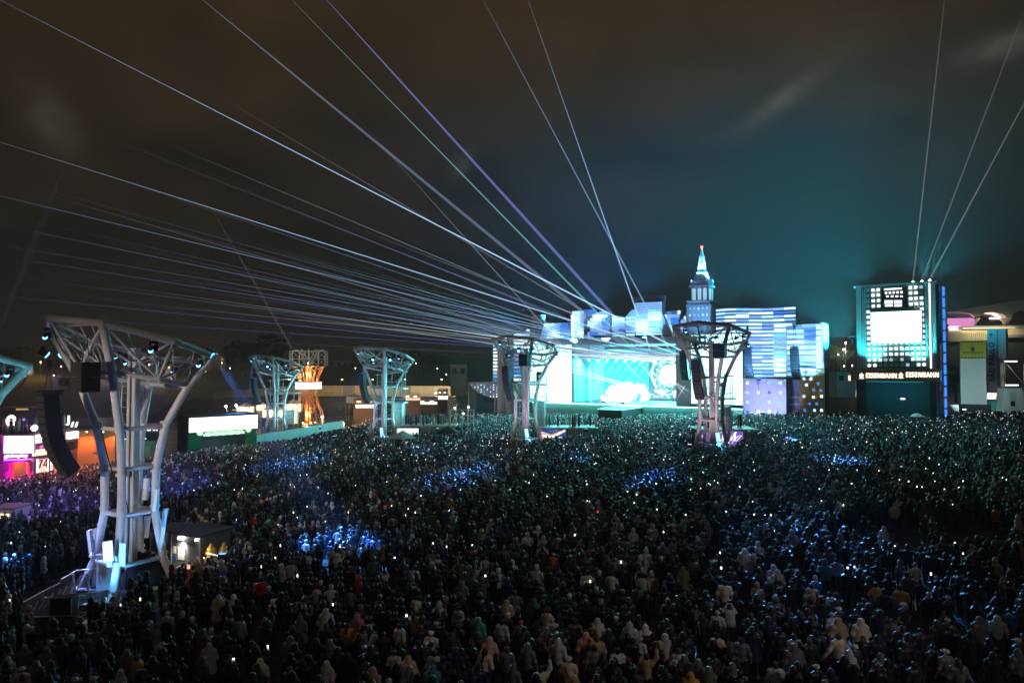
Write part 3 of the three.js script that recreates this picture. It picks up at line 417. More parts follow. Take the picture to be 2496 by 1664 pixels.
// stage line arrays
for (const [px, py, n, k, label] of [[1668, 857, 2.4, 9, 'teal lit line array hanging left of the right screen'], [1823, 847, 3, 10, 'black line array hanging right of the right screen'], [1938, 847, 3.4, 10, 'black line array hanging before the striped corner block']]) {
  const [u, y] = S(px, py, n), t = thing('line_array', label, 'speaker', stageWorld(u, y, n), STturn - 0.1, 'line arrays hanging at the stage'); makeArray(t, k, 2.4); t.scale.setScalar(n === 2.4 ? 1.45 : 1.35);
}
// wash lights: blue floods on the roof edge for the skyline, a purple one from the left
const washes = [[1400, 836, 1.5, 1400, 780, -2, 'first blue wash light on the roof edge from the left'], [1480, 830, 1.5, 1470, 780, -2, 'second blue wash light on the roof edge from the left'], [1570, 824, 1.5, 1575, 760, -2, 'third blue wash light on the roof edge from the left'], [1700, 812, 3.5, 1700, 740, -1, 'blue wash light at the foot of the stepped tower'], [1850, 922, 5, 1850, 820, -2, 'blue wash light before the wavy building'], [1970, 915, 6, 1960, 830, 0, 'blue wash light before the striped corner block'], [1860, 1004, 8, 1862, 960, 1.4, 'lavender wash light before the lavender wall']];
washes.forEach(([px, py, n, tx, ty, tn, label], i) => {
  const [u, y] = S(px, py, n), [a, b] = S(tx, ty, tn), t = stageThing('wash_light', label, 'lamp', u, y, n, 'blue wash lights of the stage');
  t.add('housing', [sBox(u - 0.3, u + 0.3, y - 0.35, y - 0.05, n - 0.15, n + 0.15)], M.black); t.add('yoke', [sBox(u - 0.05, u + 0.05, i < 4 ? y - 1.2 : y - 2.2, y - 0.35, n - 0.05, n + 0.05)], M.steel); t.add('lens', [sBox(u - 0.26, u + 0.26, y - 0.045, y - 0.01, n - 0.12, n + 0.12)], M.lampBlue);
  spot('wash_light', stageWorld(u, y + 0.1, n), stageWorld(a, b, tn), 52, i > 5 ? RGB(0.5, 0.55, 1) : RGB(0.14, 0.45, 1), [900, 900, 1000, 220, 1300, 900, 320][i], 8);
});

// ---------------------------------------------------------------- people
function fieldMesh(fn, lo, hi, res) {
  const mc = new MarchingCubes(res, M.black, false, false, 12000), n = res, half = n / 2, f = mc.field;
  const cx = (lo.x + hi.x) / 2, cy = (lo.y + hi.y) / 2, cz = (lo.z + hi.z) / 2, ex = (hi.x - lo.x) / 2, ey = (hi.y - lo.y) / 2, ez = (hi.z - lo.z) / 2;
  for (let k = 0; k < n; k++) for (let j = 0; j < n; j++) for (let i = 0; i < n; i++) f[i + j * n + k * n * n] = -fn(cx + (i - half) / half * ex, cy + (j - half) / half * ey, cz + (k - half) / half * ez);
  mc.isolation = 0; mc.update();
  const c = mc.count, pos = new Float32Array(c * 3), nor = new Float32Array(c * 3), e = 0.012;
  for (let i = 0; i < c; i++) {
    const x = cx + mc.positionArray[i * 3] * ex, y = cy + mc.positionArray[i * 3 + 1] * ey, z = cz + mc.positionArray[i * 3 + 2] * ez; pos.set([x, y, z], i * 3);
    const v = V(fn(x + e, y, z) - fn(x - e, y, z), fn(x, y + e, z) - fn(x, y - e, z), fn(x, y, z + e) - fn(x, y, z - e)).normalize(); nor.set([v.x, v.y, v.z], i * 3);
  }
  const g = new THREE.BufferGeometry(); g.setAttribute('position', new THREE.BufferAttribute(pos, 3)); g.setAttribute('normal', new THREE.BufferAttribute(nor, 3)); g.setAttribute('uv', new THREE.BufferAttribute(new Float32Array(c * 2), 2));
  // orient faces outwards
  const p = g.attributes.position, a = V(), b = V(), d = V(), q = V(); let flip = 0;
  for (let t = 0; t < Math.min(c, 300); t += 3) { a.fromBufferAttribute(p, t); b.fromBufferAttribute(p, t + 1).sub(a); d.fromBufferAttribute(p, t + 2).sub(a); q.fromBufferAttribute(g.attributes.normal, t); flip += Math.sign(b.cross(d).dot(q)); }
  if (flip < 0) for (const k of ['position', 'normal']) { const A = g.attributes[k].array; for (let t = 0; t + 8 < A.length; t += 9) for (let s = 0; s < 3; s++) { const w = A[t + 3 + s]; A[t + 3 + s] = A[t + 6 + s]; A[t + 6 + s] = w; } }
  return g;
}
const smin = (a, b, k) => { const h = Math.max(0, Math.min(1, 0.5 + 0.5 * (b - a) / k)); return b + (a - b) * h - k * h * (1 - h); };
function capsule(x, y, z, A, B, ra, rb) { const bx_ = B[0] - A[0], by = B[1] - A[1], bz = B[2] - A[2], ax = x - A[0], ay = y - A[1], azz = z - A[2]; const h = Math.max(0, Math.min(1, (ax * bx_ + ay * by + azz * bz) / (bx_ * bx_ + by * by + bz * bz))); const dx = ax - bx_ * h, dy = ay - by * h, dz = azz - bz * h; return Math.sqrt(dx * dx + dy * dy + dz * dz) - (ra + (rb - ra) * h); }
const unionOf = (bones, k = 0.05) => (x, y, z) => { let d = 9; for (const [A, B, ra, rb] of bones) d = smin(d, capsule(x, y, z, A, B, ra, rb ?? ra), k); return d; };
const POSES = {   // elbow and wrist of the left and of the right arm; the body faces -z
  down: [[[-0.27, 1.16, 0.03], [-0.28, 0.92, -0.06]], [[0.27, 1.16, 0.03], [0.28, 0.92, -0.06]]],
  fold: [[[-0.28, 1.15, 0.02], [-0.07, 1.12, -0.24]], [[0.28, 1.15, 0.02], [0.07, 1.16, -0.25]]],
  film: [[[-0.26, 1.24, -0.2], [-0.06, 1.56, -0.34]], [[0.26, 1.24, -0.2], [0.07, 1.57, -0.34]]],
  raise: [[[-0.27, 1.16, 0.03], [-0.25, 0.95, -0.1]], [[0.33, 1.62, -0.05], [0.3, 1.9, -0.1]]],
  spread: [[[-0.36, 1.2, 0.02], [-0.5, 0.98, -0.05]], [[0.36, 1.2, 0.02], [0.5, 0.98, -0.05]]],
};
function handGeometry(wrist, elbow) {
  const dir = V(...wrist).sub(V(...elbow)).normalize(), side = Math.abs(dir.y) > 0.9 ? V(0, 0, 1) : V(0, 1, 0).cross(dir).normalize(), up = dir.clone().cross(side).normalize(), W = V(...wrist), out = [];
  const P = (a, b, c) => W.clone().addScaledVector(dir, a).addScaledVector(side, b).addScaledVector(up, c);
  out.push(bar(P(-0.02, 0, 0), P(0.09, 0, 0), 0.03, 6, 0.036).scale(1, 1, 1));
  [[-0.03, 0.06], [-0.01, 0.075], [0.012, 0.07], [0.032, 0.052]].forEach(([s, l]) => { out.push(bar(P(0.08, s, 0), P(0.08 + l * 0.55, s, 0.006), 0.0095, 4, 0.009)); out.push(bar(P(0.08 + l * 0.55, s, 0.006), P(0.08 + l, s * 0.9, 0.03), 0.009, 4, 0.007)); });
  out.push(bar(P(0.02, -0.03, 0.005), P(0.055, -0.06, 0.018), 0.011, 4, 0.009)); out.push(bar(P(0.055, -0.06, 0.018), P(0.085, -0.062, 0.03), 0.009, 4, 0.007));
  return out;
}
function makeFigure(pose, top, head) {
  const arms = POSES[pose], spine = [[[0, 0.95, 0], [0, 1.2, 0.01], 0.135, 0.125], [[0, 1.2, 0.01], [0, 1.38, 0.0], 0.13, 0.14], [[-0.15, 1.41, 0], [0.15, 1.41, 0], 0.075], [[0, 1.4, 0], [0, 1.54, -0.01], 0.055, 0.05]], limbs = [], legs = [];
  for (const [s, i] of [[-1, 0], [1, 1]]) { limbs.push([[s * 0.18, 1.41, 0], arms[i][0], 0.056, 0.043], [arms[i][0], arms[i][1], 0.042, 0.03]); legs.push([[s * 0.1, 0.93, 0], [s * 0.11, 0.5, -0.02], 0.092, 0.06], [[s * 0.11, 0.5, -0.02], [s * 0.12, 0.09, 0.01], 0.058, 0.038], [[s * 0.12, 0.05, 0.03], [s * 0.14, 0.035, -0.16], 0.045, 0.035]); }
  const lo = V(-0.62, -0.02, -0.5), hi = V(0.62, 2.02, 0.42);
  const bodyGeo = merge([fieldMesh(unionOf([...spine, ...limbs, ...legs]), lo, hi, 34),
    fieldMesh((x, y, z) => { let d = smin(capsule(x, y / 1.0, z, [0, 1.56, 0.005], [0, 1.65, 0.015], 0.074, 0.083), capsule(x, y, z, [0, 1.52, -0.03], [0, 1.56, -0.04], 0.048, 0.055), 0.04); d = smin(d, capsule(x, y, z, [0, 1.6, -0.085], [0, 1.565, -0.102], 0.012, 0.016), 0.015); for (const s of [-1, 1]) { d = smin(d, capsule(x, y, z, [s * 0.083, 1.6, 0.012], [s * 0.086, 1.56, 0.01], 0.014), 0.01); d = Math.max(d, -(Math.hypot(x - s * 0.032, y - 1.598, z + 0.088) - 0.013)); } return smin(d, capsule(x, y, z, [-0.02, 1.527, -0.078], [0.02, 1.527, -0.078], 0.008), 0.01); }, V(-0.13, 1.42, -0.15), V(0.13, 1.78, 0.14), 22),
    ...handGeometry(arms[0][1], arms[0][0]), ...handGeometry(arms[1][1], arms[1][0])]);
  const sleeve = top === 'tee' ? 0.55 : 0.93, inflate = top === 'poncho' ? 0.05 : top === 'tee' ? 0.016 : 0.03;
  const shell = [...spine.slice(0, 3).map(([A, B, a, b]) => [A, B, a + inflate, (b ?? a) + inflate])];
  for (const [i, L] of limbs.entries()) { const [A, B, a, b] = L, end = i % 2 ? sleeve : 1; if (top === 'tee' && i % 2) continue; const k = top === 'tee' ? 0.8 : end; shell.push([A, [A[0] + (B[0] - A[0]) * k, A[1] + (B[1] - A[1]) * k, A[2] + (B[2] - A[2]) * k], a + inflate * 0.75, b + inflate * 0.75]); }
  if (top === 'poncho') shell.push([[0, 1.3, 0], [0, 0.7, 0], 0.2, 0.31]);
  if (head === 'hood') shell.push([[0, 1.6, 0.03], [0, 1.66, 0.035], 0.118, 0.112], [[0, 1.42, 0.06], [0, 1.56, 0.05], 0.1, 0.11]);
  const hem = top === 'poncho' ? 0.6 : 0.84, su = unionOf(shell, 0.06);
  const topGeo = fieldMesh((x, y, z) => { let d = Math.max(su(x, y, z), hem - y); if (head === 'hood') d = Math.max(d, -(Math.hypot(x, (y - 1.6) * 0.85, z + 0.14) - 0.115)); return d + 0.006 * noise2(x * 11 + y * 3, y * 6 + z * 9); }, lo, hi, 36);
  const tu = unionOf(legs.filter((_, i) => i % 3 !== 2).map(([A, B, a, b]) => [A, B, a + 0.02, b + 0.026]).concat([[[-0.06, 0.94, 0], [0.06, 0.94, 0], 0.14]]), 0.05);
  const legGeo = fieldMesh((x, y, z) => Math.max(tu(x, y, z), y - 1.0, 0.07 - y), V(-0.35, 0, -0.25), V(0.35, 1.06, 0.25), 22);
  let headGeo = null;
  if (head !== 'hood') {
    headGeo = fieldMesh((x, y, z) => { let d = capsule(x, y, z, [0, 1.6, 0.02], [0, 1.655, 0.02], 0.09, 0.096); if (head === 'long') d = smin(d, capsule(x, y, z, [0, 1.58, 0.06], [0, 1.36, 0.12], 0.085, 0.06), 0.05); d = Math.max(d, head === 'cap' ? 1.63 - y : -(Math.hypot(x * 0.9, (y - 1.56) * 0.8, z + 0.11) - 0.11)); if (head === 'cap') d = Math.min(d, Math.max(capsule(x, y * 1, z, [0, 1.645, -0.07], [0, 1.64, -0.14], 0.075, 0.06), Math.abs(y - 1.645) - 0.012)); return d + 0.004 * noise2(x * 30, y * 22 + z * 26); }, V(-0.15, 1.2, -0.24), V(0.15, 1.8, 0.24), 22);
  }
  return { body: bodyGeo, top: topGeo, legs: legGeo, head: headGeo, headKind: head, topKind: top, pose };
}
const figures = { hood: makeFigure('fold', 'poncho', 'hood'), hoodUp: makeFigure('down', 'jacket', 'hood'), jacket: makeFigure('down', 'jacket', 'short'), long: makeFigure('fold', 'jacket', 'long'), cap: makeFigure('down', 'tee', 'cap'), film: makeFigure('film', 'jacket', 'short'), filmHood: makeFigure('film', 'jacket', 'hood'), raise: makeFigure('raise', 'jacket', 'short'), spread: makeFigure('spread', 'jacket', 'short') };
const skins = [mat(0.45, 0.27, 0.18, 0.6), mat(0.3, 0.16, 0.1, 0.6), mat(0.16, 0.08, 0.05, 0.6)], hairs = [mat(0.015, 0.011, 0.009, 0.5), mat(0.035, 0.02, 0.012, 0.5), mat(0.1, 0.06, 0.03, 0.5)], bottoms = [mat(0.012, 0.013, 0.018, 0.8), mat(0.02, 0.03, 0.06, 0.85), mat(0.05, 0.05, 0.05, 0.8)];
const cloth = (r, g, b) => mat(r, g, b, 0.42);
const C = { black: cloth(0.012, 0.012, 0.014), navy: cloth(0.015, 0.02, 0.05), charcoal: cloth(0.03, 0.03, 0.034), grey: cloth(0.14, 0.14, 0.15), pale: cloth(0.5, 0.5, 0.52), white: cloth(0.72, 0.71, 0.68), cream: cloth(0.66, 0.58, 0.44), peach: cloth(0.68, 0.46, 0.33), salmon: cloth(0.62, 0.3, 0.2), tan: cloth(0.42, 0.31, 0.2), lavender: cloth(0.45, 0.42, 0.55), pink: cloth(0.5, 0.25, 0.4), teal: cloth(0.05, 0.26, 0.28), green: cloth(0.04, 0.18, 0.1), red: cloth(0.55, 0.04, 0.03), orange: cloth(0.7, 0.17, 0.03), amber: cloth(0.5, 0.3, 0.05), blue: cloth(0.06, 0.12, 0.5), purple: cloth(0.22, 0.06, 0.4), olive: cloth(0.12, 0.13, 0.04), paleBlue: cloth(0.4, 0.48, 0.6) };
const STAGE_POINT = stageWorld(20, 0, 0), facing = (p, jitter = 0.5) => Math.atan2(-(STAGE_POINT.x - p.x), -(STAGE_POINT.z - p.z)) + rr(-jitter, jitter);
const taken = [];
const phoneGeo = new THREE.BoxGeometry(0.08, 0.16, 0.01);
function person(p, kind, coat, label, group, extra) {
  const f = figures[kind], t = thing('person', label, 'person', p, facing(p), group), s = rr(0.94, 1.04);
  t.scale.set(s * rr(0.98, 1.1), s, s * rr(0.98, 1.1));
  mesh('body', f.body, pick(skins), t); mesh(f.topKind === 'poncho' ? 'raincoat' : f.topKind === 'tee' ? 'shirt' : 'jacket', f.top, coat, t); mesh('trousers', f.legs, pick(bottoms), t);
  if (f.head) mesh(f.headKind === 'cap' ? 'cap' : 'hair', f.head, extra?.cap ?? (f.headKind === 'cap' ? pick([C.white, C.black, C.pale]) : pick(hairs)), t);
  if (extra?.pack) { part('backpack', [bx(0, 1.2, 0.27, 0.3, 0.42, 0.16), bx(0, 1.08, 0.36, 0.22, 0.2, 0.06)], M.black, t); part('strap', [bar(V(-0.12, 1.0, 0.2), V(-0.12, 1.47, 0.06), 0.02, 5), bar(V(0.12, 1.0, 0.2), V(0.12, 1.47, 0.06), 0.02, 5)], M.black, t); }
  if (extra?.strap) part('strap', [path([V(-0.16, 1.47, 0.03), V(-0.05, 1.35, 0.175), V(0.08, 1.12, 0.185), V(0.19, 0.95, 0.08)], 0.018, 5, 10), bx(0.22, 0.92, 0.04, 0.08, 0.14, 0.16)], M.black, t);
  if (f.pose === 'film') { t.updateMatrixWorld(); const w = V(0, 1.67, -0.42).applyMatrix4(t.matrixWorld), ph = thing('phone', 'lit phone held up by a ' + label.replace(' filming with a phone', '').replace('person in ', 'person in ').replace(/, (.*) percent across.*/, ', $1 percent across'), 'phone', w, t.rotation.y, group ? 'phones held up in the foreground' : undefined); part('case', [new THREE.BoxGeometry(0.085, 0.165, 0.008).translate(0, 0, -0.008)], M.black, ph); part('screen', [phoneGeo.clone()], M.phone, ph); }
  taken.push(p); return t;
}
const byHead = (px, py, h = 1.68) => ground(px, py, h);
const named = [
  [995, 1595, 'hood', 'peach', 'peach hooded raincoat at the bottom, left of centre'], [798, 1611, 'hood', 'pale', 'pale grey hooded raincoat, lowest left of the peach raincoat'], [1051, 1545, 'cap', 'white', 'white shirt, white cap and black backpack', { pack: 1, cap: C.white }], [1059, 1588, 'jacket', 'pale', 'light grey jacket and dark hair right of the peach raincoat'], [1193, 1552, 'hoodUp', 'peach', 'peach hooded jacket behind the cream shirt'],
  [1183, 1584, 'long', 'cream', 'cream shirt with dark strap before the peach jacket', { strap: 1 }], [1167, 1511, 'hood', 'teal', 'teal hooded raincoat in the lower middle'], [1224, 1509, 'jacket', 'lavender', 'lavender coat with dark hair in the lower middle'], [1269, 1509, 'cap', 'grey', 'grey shirt and red cap', { cap: C.red }], [1008, 1490, 'long', 'cream', 'cream jacket with long dark hair'],
  [871, 1494, 'hood', 'pink', 'pink hooded raincoat'], [794, 1488, 'hood', 'pale', 'tall pale hooded raincoat beside a grey one'], [733, 1499, 'hood', 'grey', 'grey hooded raincoat left of the tall pale one'], [1235, 1462, 'hood', 'tan', 'tan brown hooded raincoat'], [1118, 1474, 'jacket', 'tan', 'tan jacket in the lower middle'],
  [1014, 1449, 'cap', 'white', 'white shirt crossed by a dark strap', { strap: 1, cap: C.black }], [1127, 1420, 'hoodUp', 'grey', 'grey hooded jacket, middle of the crowd'], [804, 1562, 'hoodUp', 'grey', 'grey hooded jacket above the lowest pale raincoat'], [772, 1556, 'hoodUp', 'charcoal', 'charcoal hooded jacket left of a grey hooded one'], [1153, 1333, 'film', 'red', 'red jacket holding up a phone'],
  [1184, 1360, 'cap', 'lavender', 'lavender shirt and red cap', { cap: C.red }], [1318, 1622, 'raise', 'cream', 'cream jumper with one arm raised, bottom centre'], [1387, 1607, 'cap', 'cream', 'cream shirt, white cap and dark strap at the bottom', { strap: 1, cap: C.white }], [1576, 1592, 'raise', 'tan', 'beige jacket with one arm raised'], [1428, 1545, 'hood', 'salmon', 'salmon hooded raincoat'],
  [1455, 1553, 'jacket', 'tan', 'brown jacket right behind the salmon raincoat'], [1456, 1503, 'hood', 'pale', 'pale hooded raincoat above the salmon one'], [1536, 1523, 'hood', 'paleBlue', 'pale blue hooded raincoat'], [1573, 1520, 'hoodUp', 'white', 'white hooded jacket with dark backpack', { pack: 1 }], [1748, 1543, 'jacket', 'peach', 'peach jacket standing alone, right of centre'],
  [1684, 1638, 'hood', 'amber', 'amber hooded raincoat at the bottom edge'], [1767, 1420, 'jacket', 'cream', 'cream jacket right of centre'], [1350, 1347, 'cap', 'orange', 'bright orange shirt and pale cap', { cap: C.pale }], [1614, 1326, 'hood', 'purple', 'purple hooded raincoat'], [1302, 1457, 'hoodUp', 'green', 'green hooded jacket'],
  [1817, 1342, 'hood', 'white', 'white raincoat lit by a blue light, right of centre'], [1665, 1382, 'hood', 'olive', 'olive hooded raincoat'], [2044, 1551, 'spread', 'cream', 'cream jacket walking with arms held out'], [2098, 1508, 'hood', 'cream', 'cream hooded raincoat above the walking one'], [1978, 1422, 'jacket', 'tan', 'tan jacket at the lower right'],
  [2231, 1373, 'cap', 'white', 'white shirt beside the open wet ground', { cap: C.grey }], [1895, 1395, 'hood', 'lavender', 'lavender hooded raincoat, right'], [2433, 1307, 'spread', 'teal', 'teal jacket with arms out on the wet ground'], [2154, 1285, 'hood', 'white', 'white raincoat at the edge of the wet ground'], [2057, 1280, 'hood', 'paleBlue', 'white raincoat with blue light put into its colour, far right'],  // far right raincoat: blue light put into a white coat as pale blue
  [2084, 1318, 'jacket', 'blue', 'bright blue jacket, right'], [533, 1451, 'hood', 'cream', 'cream hooded raincoat right of the big tower'], [509, 1565, 'hood', 'lavender', 'lavender hooded raincoat at the lower left'], [295, 1629, 'hoodUp', 'pale', 'pale hooded jacket at the bottom left'], [307, 1482, 'jacket', 'grey', 'grey jacket below the big tower'],
  [408, 1494, 'cap', 'pale', 'pale shirt crossed by a strap, below the big tower', { strap: 1 }], [635, 1609, 'hood', 'white', 'white hooded raincoat at the bottom, lower left'], [2010, 1655, 'hoodUp', 'olive', 'olive hooded jacket at the bottom right edge'], [515, 1325, 'hood', 'amber', 'amber raincoat beside the grey cabin'], [546, 1322, 'hood', 'amber', 'second amber raincoat beside the grey cabin'], [20, 1600, 'hood', 'pale', 'pale raincoat at the bottom left corner'], [440, 1610, 'jacket', 'charcoal', 'charcoal jacket at the bottom, left'], [2480, 1580, 'hoodUp', 'grey', 'grey hooded jacket at the right edge'],
];
for (const [px, py, kind, coat, what, extra] of named) person(byHead(px, py), kind, C[coat], 'person in ' + what, null, extra);

// where people stand: under the far edge of the crowd in the picture, round towers and platforms
const EDGE = [[-400, 1195], [0, 1163], [84, 1156], [200, 1134], [300, 1120], [390, 1112], [460, 1096], [627, 1077], [700, 1072], [800, 1050], [850, 1041], [900, 1022], [1000, 1013], [1140, 1008], [1300, 1003], [1480, 1004], [1530, 1004], [1810, 1005], [2010, 1006], [2100, 1002], [2900, 1002]];
const edgeAt = (x) => { for (let i = 1; i < EDGE.length; i++) if (x <= EDGE[i][0]) { const [a, b] = EDGE[i - 1], [c, d] = EDGE[i]; return b + (d - b) * (x - a) / (c - a); } return 1002; };
const inside = (poly, x, y) => { let q = false; for (let i = 0, j = poly.length - 1; i < poly.length; j = i++) { const [a, b] = poly[i], [c, d] = poly[j]; if ((b > y) !== (d > y) && x < (c - a) * (y - b) / (d - b) + a) q = !q; } return q; };
const COMPOUND = [[40, 1475], [150, 1410], [260, 1372], [420, 1350], [500, 1345], [560, 1345], [548, 1400], [470, 1440], [330, 1478], [150, 1580], [85, 1585]];
const KEEP_OUT = [];   // [x, z, radius], filled by the platforms as they are placed
for (const p of towerAt.slice(1)) KEEP_OUT.push([p.x, p.z, 2.7]);

// ---------------------------------------------------------------- things laid out along a wall line between two places
function wallThing(name, label, category, pxL, dL, pxR, dR, group, baseY) {
  const a = at(pxL, 887, dL), b = at(pxR, 887, dR); a.y = b.y = baseY ?? Math.min(slope(a.x), slope(b.x)) - 0.3;
  const u = b.clone().sub(a).normalize(), width = b.distanceTo(a), turn = Math.atan2(-u.z, u.x), nrm = V(-u.z, 0, u.x), root = thing(name, label, category, a, turn, group);
  return { root, width, a, u, nrm, P: (px, py, n = 0) => planePoint(px, py, a.clone().addScaledVector(nrm, n), u), W: (x, y, n) => a.clone().addScaledVector(u, x).addScaledVector(nrm, n).setY(a.y + y), add: (n, geos, m, parent = root) => part(n, geos, m, parent),
    box: function (px0, px1, py0, py1, n0, n1) { const [x0, y0] = this.P(px0, py1, n1), [x1] = this.P(px1, py1, n1), [, y1] = this.P((px0 + px1) / 2, py0, n1); return bx((x0 + x1) / 2, (y0 + y1) / 2, (n0 + n1) / 2, x1 - x0, y1 - y0, n1 - n0); },
    lit: function (name2, x, y, n, w, h, color, k) { const p = this.W(x, y, n); return rectLight(name2, p, p.clone().add(this.nrm), w, h, color, k); } };
}
const crowdPeople = [];
function smallCrowd(root, n, x0, x1, y, z0, z1, palette) {   // people on a terrace or in a doorway, too small to show parts
  const g = merge([lathe([[0.001, 0], [0.17, 0.02], [0.2, 0.9], [0.22, 1.35], [0.07, 1.48], [0.001, 1.5]], 7).scale(1, 1, 0.7), new THREE.IcosahedronGeometry(0.12, 1).translate(0, 1.6, 0)]);
  for (let i = 0; i < n; i++) { const o = new THREE.Mesh(g, pick(palette)); o.name = numbered('person'); root.updateMatrixWorld(true); o.position.copy(V(rr(x0, x1), y, rr(z0, z1)).applyMatrix4(root.matrixWorld)); o.rotation.y = rr(0, 6); o.scale.setScalar(rr(0.9, 1.05)); scene.add(o); crowdPeople.push(o); }
}
const palette = [C.black, C.charcoal, C.grey, C.navy, C.pale, C.tan];
function tagPeople(label, group) { for (const o of crowdPeople.splice(0)) tag(o, label, 'person', group); }

// magenta pavilion with a screen
{
  const t = wallThing('magenta_pavilion', 'magenta pavilion with a large white screen at the left edge', 'pavilion', -40, 77.5, 84, 79);
  const H = t.P(40, 1058)[1], W = t.width, doorA = t.P(26, 1155)[0], doorB = t.P(74, 1155)[0], doorH = t.P(50, 1122)[1];
  t.add('wall', [bx(doorA / 2, H / 2, -0.2, doorA, H, 0.4)], M.magenta); t.add('wall', [bx((doorB + W) / 2, H / 2, -0.2, W - doorB, H, 0.4)], M.magenta); t.add('wall', [bx((doorA + doorB) / 2, (doorH + H) / 2, -0.2, doorB - doorA, H - doorH, 0.4)], M.magenta); t.add('side_wall', [bx(W - 0.2, H / 2, -4, 0.4, H, 7.2)], M.purple); t.add('roof_deck', [bx(W / 2, H - 0.1, -4.2, W, 0.2, 7.6)], M.darkGrey); t.add('interior_wall', [bx((doorA + doorB) / 2, doorH / 2, -3.5, doorB - doorA + 2, doorH, 0.2)], M.orange);
  t.add('screen_frame', [t.box(5, 84, 1060, 1107, 0, 0.2)], M.white); for (let k = 0; k < 4; k++) t.add('led_panel', [t.box(8 + k * 18.2, 25.9 + k * 18.2, 1063, 1104, 0.2, 0.26)], glow(0.85, 0.92, 1, 2.2));
  const [tx, ty] = t.P(38, 1117, 0.1), size = t.P(38, 1109)[1] - t.P(38, 1117)[1]; t.add('sign_letters', [words('globoplay', size * 0.95, 0.12).translate(tx, ty, 0.05)], M.signWhite);
  t.add('door_frame', [bx(doorA + 0.1, doorH / 2, 0.1, 0.25, doorH, 0.3), bx(doorB - 0.1, doorH / 2, 0.1, 0.25, doorH, 0.3)], M.red);
  t.add('awning', [bx((doorA + doorB) / 2, doorH + 0.1, 0.7, doorB - doorA + 0.8, 0.25, 1.4)], M.purple);
  const [gx, gy] = t.P(18, 1027), post = thing('globe_sign', 'white ring shaped globe sign on the magenta pavilion roof', 'sign', t.W(gx, H, -1), t.root.rotation.y); part('globe_ring', [new THREE.TorusGeometry(0.42, 0.17, 10, 28).scale(0.9, 1.1, 1).translate(0, gy - H, 0)], M.signWhite, post); part('globe_eye', [new THREE.CylinderGeometry(0.09, 0.09, 0.2, 14).rotateX(Math.PI / 2).translate(0, gy - H, 0), bx(0, gy - H, -0.02, 0.5, 0.04, 0.04)], M.signWarm, post); part('pole', [bar(V(0, 0, 0), V(0, gy - H - 0.5, 0), 0.07)], M.steel, post);
  const [hx, hy] = t.P(78, 1044), post2 = thing('round_sign', 'small white round sign at the magenta pavilion corner', 'sign', t.W(hx, H, -0.6), t.root.rotation.y); part('disc', [new THREE.CylinderGeometry(0.36, 0.36, 0.12, 20).rotateX(Math.PI / 2).translate(0, hy - H, 0)], M.signWhite, post2); part('pole', [bar(V(0, 0, 0), V(0, hy - H - 0.3, 0), 0.05)], M.steel, post2);
  t.add('railing', [bx(W / 2, H + 0.95, -0.1, W, 0.06, 0.06), ...Array.from({ length: 12 }, (_, k) => bx(W * (k + 0.5) / 12, H + 0.5, -0.1, 0.05, 0.9, 0.05))], M.steel);
  t.lit('pavilion_screen_light', t.P(45, 1083)[0], t.P(45, 1083)[1], 0.4, 3.4, 1.9, RGB(1, 0.35, 0.95), 45);
  rectLight('pavilion_door_light', t.W((doorA + doorB) / 2, doorH - 0.2, -1.8), t.W((doorA + doorB) / 2, 0, -1.4), 2, 1.5, RGB(1, 0.35, 0.1), 14); t.add('ceiling_lamp', [bx((doorA + doorB) / 2, doorH - 0.08, -1.8, 2, 0.08, 1.5)], M.signWarm);
  for (const [px, k] of [[-20, 1], [60, 1]]) { const [x] = t.P(px, 1150); spot('magenta_wash', t.W(x, 0.6, 3), t.W(x, H * 0.6, 0), 55, RGB(1, 0.06, 0.9), 420 * k, 8); }
  const pw = t.W(W * 0.7, H + 1.6, -2), purple = thing('added_purple_flood', 'added purple flood lamp on the magenta pavilion roof', 'lamp', t.W(W * 0.7, H, -2), t.root.rotation.y); part('stand', [bar(V(0, 0, 0), V(0, 1.3, 0), 0.05, 6)], M.steel, purple); part('housing', [bx(0, 1.5, -0.1, 0.5, 0.35, 0.25)], M.black, purple); part('lens', [bx(0, 1.5, 0.05, 0.42, 0.28, 0.04)], M.ledPurple, purple); spot('added_purple_flood', pw.clone().addScaledVector(t.nrm, 0.3), towerAt[0].clone().add(V(0, 8, 0)), 9, RGB(0.5, 0.22, 1), 3000, 8);  // purple flood added to tint the left side of the near tower
  smallCrowd(t.root, 16, 0.5, W - 0.5, H, -3, -0.6, palette); tagPeople('person on the roof terrace of the magenta pavilion', 'people on the magenta pavilion roof'); smallCrowd(t.root, 6, doorA + 0.4, doorB - 0.4, 0.3, -2.6, -0.5, palette); tagPeople('person in the lit doorway of the magenta pavilion', 'people in the magenta pavilion doorway');
}
